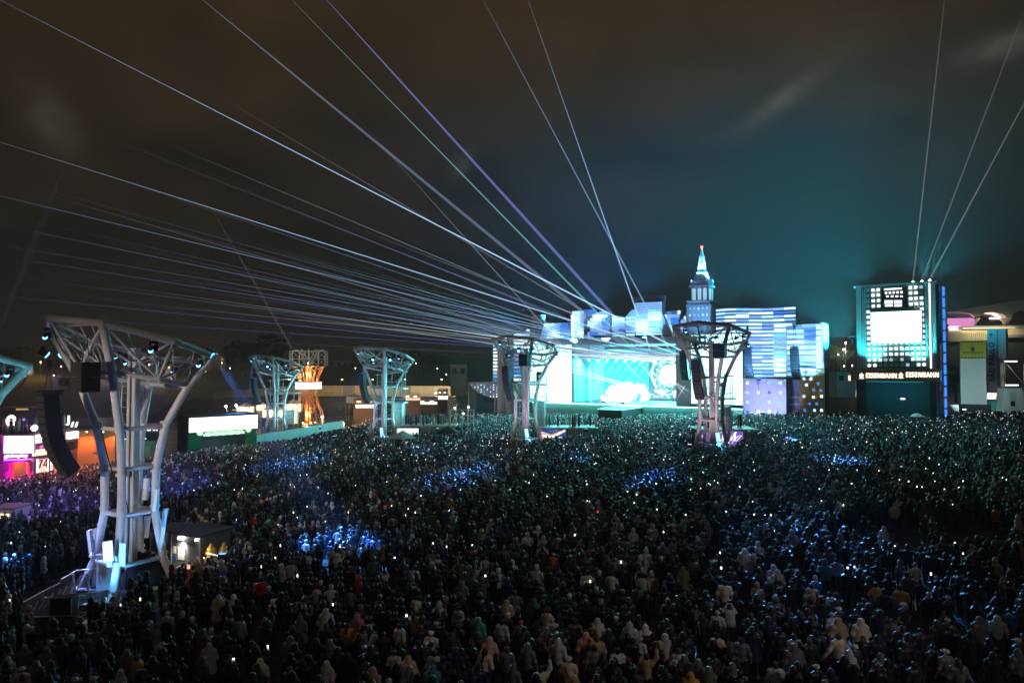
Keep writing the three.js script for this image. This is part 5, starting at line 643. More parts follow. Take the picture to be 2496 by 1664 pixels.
// hill side: street lamps, houses, trees, a bus
{
  const lamps = [[98, 882, 'warm', 40], [116, 892, 'white', 8], [148, 893, 'white', 10], [171, 930, 'white', 30], [246, 893, 'white', 22], [300, 905, 'red', 3], [363, 889, 'white', 55], [350, 907, 'warm', 6], [412, 896, 'warm', 22], [452, 930, 'warm', 12], [540, 884, 'warm', 6], [560, 897, 'white', 4], [866, 897, 'white', 5], [1014, 885, 'warm', 14], [1066, 898, 'white', 4], [1088, 912, 'white', 4], [2062, 835, 'white', 26], [2057, 851, 'white', 60], [2044, 864, 'white', 10], [2058, 892, 'white', 14], [2078, 891, 'white', 14], [60, 917, 'white', 3], [130, 915, 'white', 3], [400, 935, 'white', 3], [40, 900, 'warm', 4], [2320, 878, 'white', 4], [500, 905, 'warm', 3], [660, 905, 'warm', 3], [720, 915, 'white', 3], [970, 905, 'white', 3]];
  const near = (px) => px > 2000 ? 'right of the stage' : px < 260 ? 'left of the big tower' : px < 520 ? 'behind the big tower' : 'above the cream wall';
  lamps.forEach(([px, py, kind, k]) => { const d = px > 2000 ? 250 : 300, p = at(px, py, d), g = hillHeight(p.x, d), base = Math.min(g, p.y - 2.5), t = thing('street_lamp', `${{ warm: 'orange', white: 'white', red: 'red' }[kind]} street lamp on the dark hill ${near(px)}`, 'lamp', [p.x, base, p.z], 0, `${kind} hill lamps ${near(px)}`); part('post', [bar(V(0, -1, -0.2), V(0, p.y - base, -0.2), 0.07, 5)], M.steel, t); part('arm', [bar(V(0, p.y - base + 0.2, -0.2), V(0, p.y - base + 0.22, 0.25), 0.05, 5)], M.steel, t); part('lamp_head', [ball(V(0, p.y - base, 0), Math.min(0.245, 0.17 + k * 0.004), 9)], kind === 'warm' ? M.lampWarm : kind === 'red' ? M.lampRed : M.lampWhite, t); if (k >= 20) point('street_lamp', p, kind === 'warm' ? RGB(1, 0.5, 0.15) : RGB(1, 0.93, 0.8), k * 9, 12); });
  const house = (px0, px1, top, bot, d, label, wallM, litShare, lit) => { const t = wallThing('hill_house', label, 'building', px0, d, px1, d, 'houses on the dark hills', EYE + (887 - bot) * d / FOCAL - 4), W = t.width, H = t.P((px0 + px1) / 2, top)[1]; t.add('wall', [bx(W / 2, H / 2, -3, W, H, 6)], wallM); t.add('roof', [bx(W / 2, H + 0.15, -3, W + 0.6, 0.3, 6.6)], M.darkGrey); const rows = Math.max(1, Math.floor((H - 4) / 2.8)), cols = Math.max(2, Math.floor(W / 2.4)); for (let r = 0; r < rows; r++) for (let c = 0; c < cols; c++) { const x = W * (c + 0.5) / cols, y = H - 1.7 - r * 2.8, on = rnd() < litShare; const w = t.add('window', [bx(x, y, 0.03, 1.1, 1.3, 0.08)], on ? lit : M.navy); t.add('window_sill', [bx(x, y - 0.72, 0.1, 1.3, 0.1, 0.2)], wallM, w); } return t; };
  const L = M.signWarm, dim = mat(0.16, 0.14, 0.12, 0.8);
  house(488, 515, 862, 885, 330, 'tall hill building with an orange lit front', mat(0.3, 0.2, 0.12, 0.8), 0.8, glow(1, 0.4, 0.1, 0.9)); house(515, 550, 866, 886, 330, 'dim hill building beside the orange lit one', dim, 0.5, glow(1, 0.55, 0.15, 0.35)); house(402, 428, 892, 906, 310, 'low hill house with orange windows', dim, 0.7, glow(1, 0.4, 0.1, 0.6)); house(140, 170, 922, 945, 290, 'pale flat roofed house under a street lamp', M.offWhite, 0.1, L); house(168, 184, 928, 948, 280, 'small white cabin beside a street lamp', M.offWhite, 0.1, L); house(800, 850, 878, 905, 320, 'pale terrace of hill houses left of its neighbour', mat(0.3, 0.25, 0.2, 0.8), 0.08, L); house(850, 872, 884, 905, 320, 'narrow hill house right of the pale terrace', dim, 0.1, L); house(1098, 1137, 888, 925, 175, 'tall pale block left of the boat shaped canopy', mat(0.35, 0.34, 0.26, 0.8), 0, L); house(2040, 2085, 905, 940, 180, 'low pale shed right of the stage', M.offWhite, 0.2, L); house(300, 330, 900, 915, 310, 'dim hill house behind the big tower', dim, 0.2, L); house(20, 60, 905, 930, 300, 'dim long hill house at the left edge', dim, 0.15, L); house(590, 640, 905, 930, 310, 'dim hill house behind the kiosks', dim, 0.1, L);
  // bus
  const bp = at(12, 887, 240), bus = thing('bus', 'white bus parked in the dark beyond the pavilions', 'bus', [bp.x, slope(bp.x) - 0.6, bp.z], 0.05); part('body', [bx(6, 1.75, 0, 12, 2.5, 2.5)], M.offWhite, bus); part('roof', [bx(6, 3.1, 0, 11.6, 0.2, 2.3)], M.white, bus); for (let k = 0; k < 8; k++) part('window', [bx(1.1 + k * 1.4, 2.15, 1.26, 1.2, 0.9, 0.04)], k > 2 && k < 6 ? glow(1, 0.55, 0.2, 0.8) : M.navy, bus); for (const x of [2, 9.6]) { const w = part('wheel', [new THREE.CylinderGeometry(0.5, 0.5, 0.3, 14).rotateX(Math.PI / 2).translate(x, 0.5, 1.15)], M.rubber, bus); part('rim', [new THREE.CylinderGeometry(0.26, 0.26, 0.04, 12).rotateX(Math.PI / 2).translate(x, 0.5, 1.32)], M.galv, w); } part('door', [bx(11.3, 1.6, 1.27, 0.9, 2.1, 0.04)], M.darkGrey, bus); part('headlight', [bx(12.02, 1, 0.9, 0.06, 0.25, 0.35)], M.white, bus);
}
function tree(px, baseY, d, w, h, label, group, n = 900) {
  const p = at(px, 887, d), s = d / FOCAL, gy = d > 205 ? hillHeight(p.x, d) : slope(p.x), W = w * s / 2, top = EYE + (887 - baseY + h) * s, H = top - gy, t = thing('tree', label, 'tree', [p.x, gy - 0.3, p.z], rr(0, 6), group), limbs = [bar(V(0, 0, 0), V(0.2, H * 0.5, 0.1), H * 0.035, 7, H * 0.02)], gs = [], clumps = [];
  for (let k = 0; k < 14; k++) { const a = rr(0, 6.28), f = Math.sqrt(rnd()), c = V(Math.cos(a) * W * f * 0.8, H * (0.48 + 0.4 * rnd() * (1 - f * f * 0.6)), Math.sin(a) * W * f * 0.8); clumps.push(c); limbs.push(bar(V(0.1, H * rr(0.25, 0.5), 0), c, H * 0.014, 5, H * 0.004)); }
  for (let k = 0; k < n; k++) { const c = pick(clumps), r = W * 0.34, v = V(rr(-1, 1), rr(-0.8, 0.8), rr(-1, 1)); if (v.length() > 1) v.normalize(); const q = W * rr(0.05, 0.1), g = new THREE.PlaneGeometry(q * 1.4, q); g.rotateX(rr(0, 3)); g.rotateY(rr(0, 6)); g.translate(c.x + v.x * r, c.y + v.y * r * 0.8, c.z + v.z * r); gs.push(g); }
  part('trunk', limbs, M.bark, t); part('crown', gs, M.leaf, t);
}
tree(632, 885, 300, 150, 72, 'huge round dark tree on the hill behind the orange lattice tower', 'hill trees', 2600);
tree(30, 900, 320, 120, 55, 'wide dark tree on the hill at the left edge', 'hill trees'); tree(160, 890, 330, 90, 45, 'dark tree on the hill above the black line array', 'hill trees'); tree(430, 885, 340, 80, 30, 'low dark tree on the hill between two lit houses', 'hill trees'); tree(760, 885, 340, 90, 34, 'dark tree on the hill right of the orange lattice tower', 'hill trees'); tree(960, 890, 330, 110, 36, 'dark tree on the hill above the pointed tents', 'hill trees'); tree(1060, 890, 320, 80, 30, 'dark tree on the hill left of the stage', 'hill trees'); tree(2050, 890, 260, 70, 60, 'dark tree on the hill between the stage and the patterned tower', 'hill trees'); tree(2330, 960, 150, 46, 90, 'dark tree between the patterned tower and the yellow banner', 'hill trees'); tree(560, 1008, 150, 70, 22, 'leafy dark bush above the white screen of the green pavilion', 'fair ground trees', 700); tree(520, 1012, 140, 70, 20, 'leafy dark bush left of the glowing kiosks', 'fair ground trees', 700); tree(2405, 985, 125, 40, 75, 'slim dark tree beside the upright lettered pylon', 'fair ground trees', 600); tree(280, 895, 330, 70, 25, 'low dark tree on the hill behind the big tower', 'hill trees');

// ---------------------------------------------------------------- right: patterned screen tower, banners, canopy building
{
  const t = wallThing('screen_tower', 'tall dark tower patterned with lit squares round a white screen', 'tower', 2091, 107, 2285, 100.5), W = t.width, H = t.P(2188, 695)[1], face = mat(0.05, 0.16, 0.17, 0.6), P = (px, py) => t.P(px, py, 0.1);
  const yc = P(2188, 898)[1]; t.add('core', [bx(W / 2, (yc + H) / 2, -1.6, W, H - yc, 3.2)], face); t.add('top_beam', [bx(W / 2, H + 0.15, -1.4, W + 0.5, 0.3, 3.6)], M.tubeDark); for (const s of [0.35, W - 0.35]) t.add('edge_column', [bx(s, (yc + H) / 2, 0.1, 0.7, H - yc, 0.3)], M.grey);
  const sq = [glow(0.9, 1, 1, 1.5), glow(0.55, 0.75, 0.8, 0.7), mat(0.4, 0.42, 0.44, 0.5)];
  for (let r = 0; r < 15; r++) for (let c = 0; c < 11; c++) {
    const fx = c / 10, fy = r / 14, px = (2115.5 + 4.5 * fy) + (2246 - 2115.5 + 3 * fy) * fx, py = 707.5 + fy * 183 + (699 - 707.5) * fx * (1 - fy) + (888 - 890.5) * fx * fy;
    if (r < 4 && c > 2 && c < 8) continue; if (r >= 4 && r < 10 && c > 0 && c < 10) continue;
    const [x, y] = P(px, py), dim = (r === 13 && c > 2 && c < 8) || (r === 14 && c > 1 && c < 9) || (c === 0 && r < 4) || (c === 10 && r < 2); t.add('square_light', [bx(x, y, 0.12, 0.43, 0.43, 0.08)], dim ? (rnd() < 0.5 ? sq[1] : sq[2]) : sq[0]);
  }
  const rosette = (px, py) => { const [x, y] = P(px, py), g = []; for (let k = 0; k < 4; k++) { const a = k * Math.PI / 2 + Math.PI / 4; g.push(new THREE.TorusGeometry(0.26, 0.035, 4, 10).translate(x + Math.cos(a) * 0.42, y + Math.sin(a) * 0.42, 0.09)); } t.add('rosette', g, glow(0.7, 0.85, 0.85, 0.55)); };
  for (const [px, py] of [[2134, 713], [2225, 732], [2188, 845], [2136, 872], [2242, 870], [2222, 704], [2240, 742]]) rosette(px, py);
  t.add('emblem_panel', [t.box(2149, 2214, 700, 753, 0, 0.16)], M.black); t.add('emblem_bar', [t.box(2156, 2199, 702, 707, 0.16, 0.2)], M.signWhite);
  for (let k = 0; k < 5; k++) t.add('emblem_block', [t.box(2158 + k * 9.5, 2163 + k * 9.5, 711 - k * 0.4, 716 - k * 0.4, 0.16, 0.2)], M.signWhite); for (let k = 0; k < 4; k++) t.add('emblem_block', [t.box(2161 + k * 11.5, 2167 + k * 11.5, 720, 724, 0.16, 0.2)], M.signWhite);
  for (const [a, b] of [[2157, 2178], [2180, 2200]]) { for (let k = 0; k < 5; k++) t.add('emblem_key', [t.box(a + (b - a) * k / 5, a + (b - a) * (k + 0.85) / 5, 731, 741, 0.16, 0.2)], glow(0.85, 0.85, 1, 1.3)); t.add('emblem_bar', [t.box(a + 1, b - 1, 743, 747, 0.16, 0.2)], M.signWhite); }
  const c0 = t.P(2124, 837, 0.5), c1 = t.P(2247, 756, 0.5), sw = c1[0] - c0[0], sh = c1[1] - c0[1]; t.add('screen_frame', [bx(c0[0] + sw / 2, c0[1] + sh / 2, 0.3, sw + 0.2, sh + 0.2, 0.35)], M.black); for (let i = 0; i < 6; i++) for (let j = 0; j < 4; j++) t.add('led_panel', [bx(c0[0] + sw * (i + 0.5) / 6, c0[1] + sh * (j + 0.5) / 4, 0.5, sw / 6 - 0.01, sh / 4 - 0.01, 0.06)], M.screenCyan);
  t.lit('tower_screen_light', c0[0] + sw / 2, c0[1] + sh / 2, 0.65, sw, sh, RGB(0.16, 1, 0.98), 30);
  for (const fx of [0.22, 0.78]) { const fp = t.W(W * fx, yc + 0.3, 1.6); t.add('added_face_lamp', [bx(W * fx, yc + 0.15, 1.6, 0.5, 0.2, 0.3)], M.black); spot('added_face_lamp', fp, t.W(W * fx, yc + (H - yc) * 0.6, 0), 50, RGB(0.05, 0.9, 1), 900, 8); }  // two face lamps added to stand in for teal glare
  const truss = (px) => { const g = [], [x] = P(px, 800); for (const s of [-0.18, 0.18]) g.push(bar(V(x + s, yc, 0.3), V(x + s, H, 0.3), 0.035, 5)); for (let y = yc; y < H - 0.5; y += 0.5) { g.push(bar(V(x - 0.18, y, 0.3), V(x + 0.18, y + 0.5, 0.3), 0.02, 4), bar(V(x + 0.18, y, 0.3), V(x - 0.18, y + 0.5, 0.3), 0.02, 4)); } t.add('truss', g, M.galv); }; truss(2108); truss(2262);
  { const [x] = P(2269, 800); for (let k = 0; k < 16; k++) t.add('strip_light', [bx(x, yc + (H - yc) * (k + 0.5) / 16, 0.3, 0.2, (H - yc) / 16 - 0.06, 0.1)], glow(0.95, 1, 1, 1.6)); }
  // lower canopy with lettering, then the dark stage mouth
  const y0 = P(2188, 928)[1], y1 = P(2188, 901)[1]; t.add('canopy', [bx(W / 2, (y0 + y1) / 2, 0.9, W + 1.2, y1 - y0, 2.2)], mat(0.16, 0.12, 0.06, 0.6));
  for (const [px, py] of [[2149, 921], [2249, 919]]) { const [x, y] = t.P(px, py, 2.02); t.add('sign_letters', [words('EISENBAHN', 0.6, 0.08).scale(0.9, 1.15, 1).translate(x, y, 2.0)], glow(1, 0.88, 0.7, 2.6)); } for (const [px, py] of [[2101, 921], [2197, 920]]) { const [x, y] = t.P(px, py, 2.02); t.add('sign_emblem', rocketMark(0.9).map((g) => g.translate(x, y, 2.06)), glow(1, 0.88, 0.7, 2.6)); }
  t.add('stage_mouth', [bx(W / 2, y0 / 2, -2, W - 1, y0, 0.3)], mat(0.06, 0.12, 0.14, 0.7)); const ml = t.W(W / 2, y0 - 0.3, 1.4); t.add('added_soffit_light', [bx(W / 2, y0 - 0.12, 1.4, W * 0.7, 0.06, 0.2)], glow(0.05, 0.8, 1, 0.6)); rectLight('added_soffit_light', ml, t.W(W / 2, 0.5, -1.5), W * 0.7, 0.3, RGB(0.03, 0.75, 1), 12); t.add('side_wall', [bx(0.4, y0 / 2, -0.5, 0.8, y0, 3)], M.navy); t.add('side_wall', [bx(W - 0.4, y0 / 2, -0.5, 0.8, y0, 3)], M.navy); t.add('stage_floor', [bx(W / 2, 0.9, 0, W + 0.6, 1.8, 4)], M.darkGrey); t.add('kick_light', [bx(W * 0.55, y0 * 0.62, -1.8, 0.6, 0.2, 0.08)], M.signWhite);  // soffit light added to mimic teal glare, mouth paint tinted for it too
  for (const [px, py] of [[2226, 687], [2248, 685], [2267, 683]]) { const [x, y] = P(px, py), l = t.add('sky_light', [bx(x, y - 0.25, 0, 0.3, 0.3, 0.3)], M.black); t.add('lens', [ball(V(x, y, 0), 0.15, 8)], M.lampWhite, l); }
  // blue lit mast at its right side
  const m = thing('blue_mast', 'blue lit truss mast at the right side of the patterned tower', 'mast', t.W(W + 0.9, 0, -0.8), t.root.rotation.y), mh = H * 0.98; for (const [a, b] of [[-0.25, 0.25], [0.25, 0.25], [-0.25, -0.25], [0.25, -0.25]]) part('chord', [bar(V(a, 0, b), V(a, mh, b), 0.045, 6)], M.galv, m); const g = []; for (let y = 0; y < mh - 0.6; y += 0.6) g.push(bar(V(-0.25, y, 0.25), V(0.25, y + 0.6, 0.25), 0.025, 4), bar(V(0.25, y, -0.25), V(0.25, y + 0.6, 0.25), 0.025, 4)); part('lacing', g, M.galv, m); for (let k = 0; k < 13; k++) part('blue_light', [bx(0, mh * (k + 0.5) / 13, 0.05, 0.3, mh / 13 - 0.25, 0.1)], glow(0.05, 0.25, 1, 1.5), m); const bp = t.W(W + 0.9, mh * 0.5, 0.2); rectLight('blue_mast_light', bp, bp.clone().add(t.nrm), 0.4, mh, RGB(0.05, 0.25, 1), 7);
  const d = thing('patio_umbrella', 'small pale umbrella standing at the foot of the patterned tower', 'umbrella', t.W(W * 0.83, 0.3, 6)); part('canopy', [lathe([[0.02, 2.55], [0.5, 2.4], [0.85, 2.1]], 8)], M.offWhite, d); part('pole', [bar(V(0, 0, 0), V(0, 2.5, 0), 0.025, 5)], M.steel, d);
}
// pylons with lettering
{
  const t = wallThing('banner_pylon', 'box pylon with a yellow banner above a blank white face', 'sign', 2343, 112, 2404, 110), W = t.width, yB = t.P(2370, 985)[1], yM = t.P(2370, 874)[1], yT = t.P(2370, 830)[1]; t.add('base', [bx(W / 2, yB / 2, -1.2, W + 0.8, yB, 2.8)], M.navy); t.add('white_face', [bx(W / 2, (yB + yM) / 2, -1.2, W, yM - yB, 2.4)], M.white); t.add('yellow_face', [bx(W / 2, (yM + yT) / 2, -1.2, W + 0.15, yT - yM - 0.02, 2.55)], mat(0.55, 0.5, 0.06, 0.6)); t.add('lettering', [words('EISENBAHN', W * 0.11, 0.03).translate(W / 2, yM + 0.75, 0.08)], M.black); t.add('emblem', rocketMark(0.9).map((g) => g.translate(W / 2, yM + 1.25, 0.1)), M.darkGrey); t.add('hazard_stripes', [...hazard(0.05, W, yM + 0.06, 0.22, 0.12), ...hazard(0.05, W, yT - 0.3, 0.22, 0.12)], M.black); t.add('corner_trim', [bx(-0.04, (yB + yM) / 2, 0.05, 0.1, yM - yB, 0.1)], M.galv);
  const s = wallThing('lettered_pylon', 'slim pale pylon with upright lettering at the right edge', 'sign', 2409, 118, 2453, 116), w = s.width, h1 = s.P(2430, 802)[1], h0 = s.P(2430, 962)[1]; s.add('face', [bx(w * 0.27, (h0 + h1) / 2, -0.6, w * 0.54, h1 - h0, 1.2)], mat(0.42, 0.42, 0.48, 0.6)); s.add('face', [bx(w * 0.78, h1 - (h1 - h0) * 0.22, -0.8, w * 0.46, (h1 - h0) * 0.44, 1.2)], mat(0.36, 0.36, 0.44, 0.6)); s.add('foot', [bx(w * 0.27, h0 / 2, -0.6, w * 0.5, h0, 1)], M.brick); s.add('foot', [bx(w * 0.8, (h1 - (h1 - h0) * 0.44) / 2, -0.8, 0.2, h1 - (h1 - h0) * 0.44, 0.2)], M.steel);
  s.add('lettering', [words('S\u00c3O PAULO', w * 0.34, 0.04).rotateZ(Math.PI / 2).translate(w * 0.4, h0 + (h1 - h0) * 0.5, 0.01)], M.black); s.add('emblem', [new THREE.CylinderGeometry(0.24, 0.24, 0.06, 12).rotateX(Math.PI / 2).translate(w * 0.22, h1 - 0.9, 0.02), bx(w * 0.22, h1 - 1.4, 0.02, 0.7, 0.06, 0.05)], M.darkGrey);
  const b = wallThing('cream_block', 'cream service block with bright light bars behind the pylons', 'building', 2432, 124, 2500, 124), bw = b.width, bh = b.P(2460, 884)[1]; b.add('wall', [bx(bw * 0.14, bh / 2, -2, bw * 0.28, bh, 4)], M.cream); b.add('wall', [bx(bw * 0.64, bh * 0.22, -2, bw * 0.72, bh * 0.44, 4)], M.offWhite); for (const [px0, px1, py] of [[2448, 2462, 881], [2465, 2481, 881], [2450, 2465, 939], [2467, 2484, 939]]) { b.add('light_bar', [b.box(px0, px1, py - 2, py + 1, 0.05, 0.3)], M.signWhite); } b.add('canopy', [bx(bw * 0.64, bh, -1, bw * 0.72, 0.15, 2.4)], M.darkGrey); b.add('brace', [bar(V(bw * 0.3, bh, 0), V(bw * 0.9, bh * 0.6, 0), 0.06, 5), bar(V(bw * 0.95, 0, 0), V(bw * 0.95, bh, 0), 0.08, 5)], M.steel); const lp = b.W(bw * 0.6, bh - 0.3, 0.5); rectLight('service_block_light', lp, b.W(bw * 0.6, 0, 0.9), 3, 0.3, RGB(1, 0.95, 0.8), 30);
  const c = wallThing('white_cabin', 'white tapered ticket cabin with a dark window at the right edge', 'cabin', 2436, 108, 2500, 107), cw = c.width, ch = c.P(2470, 947)[1]; c.add('shell', [slab([[0, 0], [cw, 0], [cw * 0.86, ch], [cw * 0.2, ch]], 3, 0)], M.white); c.add('window', [c.box(2465, 2476, 977, 990, 0, 0.06)], M.black); c.add('window_grille', [c.box(2463, 2477, 955, 976, 0, 0.04)], M.galv); c.add('roof', [bx(cw * 0.53, ch + 0.08, -1.5, cw * 0.72, 0.16, 3.2)], M.grey);
  const lb = wallThing('lit_counter', 'low bright white lit counter between the pylons', 'stall', 2401, 114, 2442, 114), lw = lb.width, l0 = lb.P(2420, 972)[1], l1 = lb.P(2420, 958)[1]; lb.add('base', [bx(lw / 2, l0 / 2, -0.4, lw, l0, 0.8)], mat(0.1, 0.08, 0.4, 0.6)); for (let k = 0; k < 6; k++) lb.add('lit_panel', [bx(lw * (k + 0.5) / 6, (l0 + l1) / 2, 0, lw / 6 - 0.06, l1 - l0, 0.1)], k === 3 ? M.signWarm : M.ledWhite); lb.add('top', [bx(lw / 2, l1 + 0.06, -0.3, lw, 0.1, 1)], M.purple);
  const box = wallThing('storage_box', 'plain grey container at the right of the patterned tower', 'container', 2290, 104, 2336, 104), xw = box.width, xh = box.P(2310, 986)[1]; box.add('body', [bx(xw / 2, xh / 2, -1.2, xw, xh, 2.4)], M.offWhite); for (let k = 0; k < 8; k++) box.add('rib', [bx(xw * (k + 0.5) / 8, xh / 2, 0.03, 0.12, xh - 0.2, 0.06)], M.offWhite);
  const teal = wallThing('teal_crate', 'small teal lit crate beside the white cabin', 'crate', 2416, 110, 2438, 110), tw = teal.width, th = teal.P(2427, 979)[1]; teal.add('body', [bx(tw / 2, th / 2, -0.8, tw, th, 1.6)], mat(0.1, 0.5, 0.45, 0.6)); teal.add('lid', [bx(tw / 2, th + 0.05, -0.8, tw + 0.1, 0.1, 1.7)], M.teal);
}
{ const p = at(2352, 1000, 100); p.y = slope(p.x); const t = thing('added_pylon_lamp', 'added ground flood lamp before the banner pylon', 'lamp', p); part('stand', [bar(V(0, 0, 0), V(0, 2.2, 0), 0.05, 6)], M.steel, t); part('housing', [bx(0, 2.35, 0, 0.5, 0.3, 0.3)], M.black, t); part('lens', [bx(0, 2.52, -0.02, 0.4, 0.03, 0.22)], M.lampWhite, t); spot('added_pylon_lamp', p.clone().add(V(0, 2.7, 0)), at(2388, 900, 113), 38, RGB(0.6, 1, 0.95), 230, 6, 0.8); }  // ground lamp added to brighten the pylon faces
// vaulted canopy building far right
{
  const D = 190, t = wallThing('vaulted_pavilion', 'far pavilion with a pale vaulted roof and a pink screen', 'building', 2300, D + 4, 2560, D - 4, null, 3), P = (px, py) => t.P(px, py, 0);
  const roof = [[2300, 762], [2340, 756], [2380, 748], [2420, 742], [2460, 735], [2510, 729], [2560, 731], [2560, 764], [2545, 750], [2520, 748], [2490, 754], [2472, 764], [2466, 776], [2456, 776], [2450, 768], [2436, 762], [2418, 760], [2400, 763], [2390, 770], [2378, 772], [2366, 764], [2340, 760]].map(([a, b]) => P(a, b));
  t.add('vaulted_roof', [slab(roof, 14, 0)], mat(0.5, 0.42, 0.36, 0.8)); for (const px of [2382, 2461]) { const [x, y] = P(px, 774); t.add('column', [lathe([[0.7, 8], [0.5, 12], [0.45, 14], [0.7, y - 1.2], [1.6, y]], 10).translate(x, 0, -3)], mat(0.45, 0.4, 0.36, 0.8)); }
  t.add('terrace_slab', [t.box(2342, 2560, 793, 803, -10, 0.6)], M.grey); t.add('terrace_front', [t.box(2313, 2409, 805, 832, -4, 0.2)], M.cream); t.add('terrace_front', [t.box(2450, 2560, 795, 816, -4, 0.1)], M.cream); t.add('lower_body', [bx(t.width / 2, P(2400, 835)[1] / 2, -6, t.width, P(2400, 835)[1], 10)], M.darkGrey); for (let k = 0; k < 20; k++) { const [x, y] = P(2316 + k * 4.8, 832); t.add('rail_post', [bx(x, y + 1.2, 0.35, 0.12, 2.4, 0.12)], M.concrete); } t.add('ledge', [t.box(2452, 2560, 817, 822, -3, 0.8)], M.grey);
  t.add('pink_screen', [t.box(2311, 2376, 775, 800, -2, -1.7)], glow(1, 0.3, 0.75, 0.8)); t.add('pink_screen', [t.box(2314, 2345, 794, 812, -1.6, -1.4)], glow(1, 0.75, 0.8, 1.4)); t.add('screen_post', [t.box(2318, 2320, 800, 880, -3, -2.6), t.box(2368, 2370, 800, 880, -3, -2.6)], M.steel); t.add('strip_light', [t.box(2413, 2444, 773, 778, -4, -3.7)], glow(0.8, 0.6, 1, 1.8));
  const p1 = t.W(P(2345, 788)[0], P(2345, 788)[1], -1.5); rectLight('pink_screen_light', p1, p1.clone().add(t.nrm), 7, 2.6, RGB(1, 0.35, 0.75), 8); const p2 = t.W(P(2400, 798)[0], P(2400, 798)[1] - 0.4, 4); t.add('terrace_lamp', [bx(P(2400, 798)[0], P(2400, 798)[1] - 0.3, 4, 12, 0.1, 0.3)], M.signWarm); rectLight('terrace_lamp_light', p2, t.W(P(2400, 815)[0], P(2400, 815)[1], 0), 12, 0.4, RGB(1, 0.85, 0.5), 60); t.add('lamp_arm', [bx(P(2380, 798)[0], P(2380, 798)[1] - 0.2, 2.2, 0.1, 0.1, 3.8), bx(P(2420, 798)[0], P(2420, 798)[1] - 0.2, 2.2, 0.1, 0.1, 3.8)], M.steel); const p3 = t.W(P(2430, 776)[0], P(2430, 776)[1] - 0.5, -5); rectLight('vault_light', p3, p3.clone().add(V(0, 4, 2)), 8, 0.6, RGB(1, 0.75, 0.6), 55);
}

// ---------------------------------------------------------------- camera platforms behind the towers, decks in the crowd
function pictureMap(kind) {
  const cv = document.createElement('canvas'); cv.width = 256; cv.height = 160; const c = cv.getContext('2d');
  if (kind === 0) { c.fillStyle = '#f6f8f4'; c.fillRect(0, 0, 256, 160); c.strokeStyle = '#b9c4bb'; for (let k = 0; k < 26; k++) { c.lineWidth = rr(1, 3); c.beginPath(); const x = rr(0, 256), y = rr(0, 160); c.moveTo(x, y); c.lineTo(x - rr(3, 14), y + rr(8, 34)); c.stroke(); } }
  else if (kind === 1) { c.fillStyle = '#2a3a78'; c.fillRect(0, 0, 256, 160); c.fillStyle = '#c8b0a0'; c.beginPath(); c.moveTo(30, 20); c.lineTo(120, 60); c.lineTo(250, 0); c.lineTo(250, 30); c.lineTo(150, 95); c.lineTo(40, 110); c.fill(); c.fillStyle = '#fff4dc'; c.beginPath(); c.moveTo(40, 60); c.lineTo(130, 78); c.lineTo(250, 6); c.lineTo(250, 18); c.lineTo(140, 100); c.lineTo(60, 96); c.fill(); c.fillStyle = '#0a1a22'; c.fillRect(60, 112, 110, 48); for (let k = 0; k < 200; k++) { c.fillStyle = pick(['#5a2ae0', '#9a3aff', '#d070ff', '#3050ff']); c.fillRect(rr(150, 250), rr(105, 158), 3, 3); } for (let k = 0; k < 40; k++) { c.fillStyle = '#cfe8ff'; c.fillRect(rr(0, 256), rr(0, 110), rr(1, 3), rr(4, 20)); } c.fillStyle = '#ffffff'; c.fillRect(190, 88, 22, 12); }
  else { c.fillStyle = '#6a58a8'; c.fillRect(0, 0, 256, 160); for (let k = 0; k < 26; k++) { c.strokeStyle = pick(['#ffffff', '#f0d8ff', '#c8a8f0', '#ffd8e8']); c.lineWidth = rr(4, 12); c.beginPath(); const x = rr(0, 256), y = rr(0, 60); c.moveTo(x, y); c.lineTo(x - rr(5, 35), y + rr(40, 110)); c.stroke(); } c.fillStyle = '#f4e8ff'; c.fillRect(120, 108, 50, 30); }
  const t = new THREE.CanvasTexture(cv); t.colorSpace = THREE.SRGBColorSpace; t.magFilter = THREE.LinearFilter; return t;
}
const u33 = STU, n33 = STN;
const CROWN = ['the white fence end', 'the orange lattice tower', 'the left stage screen', 'the right stage screen'];
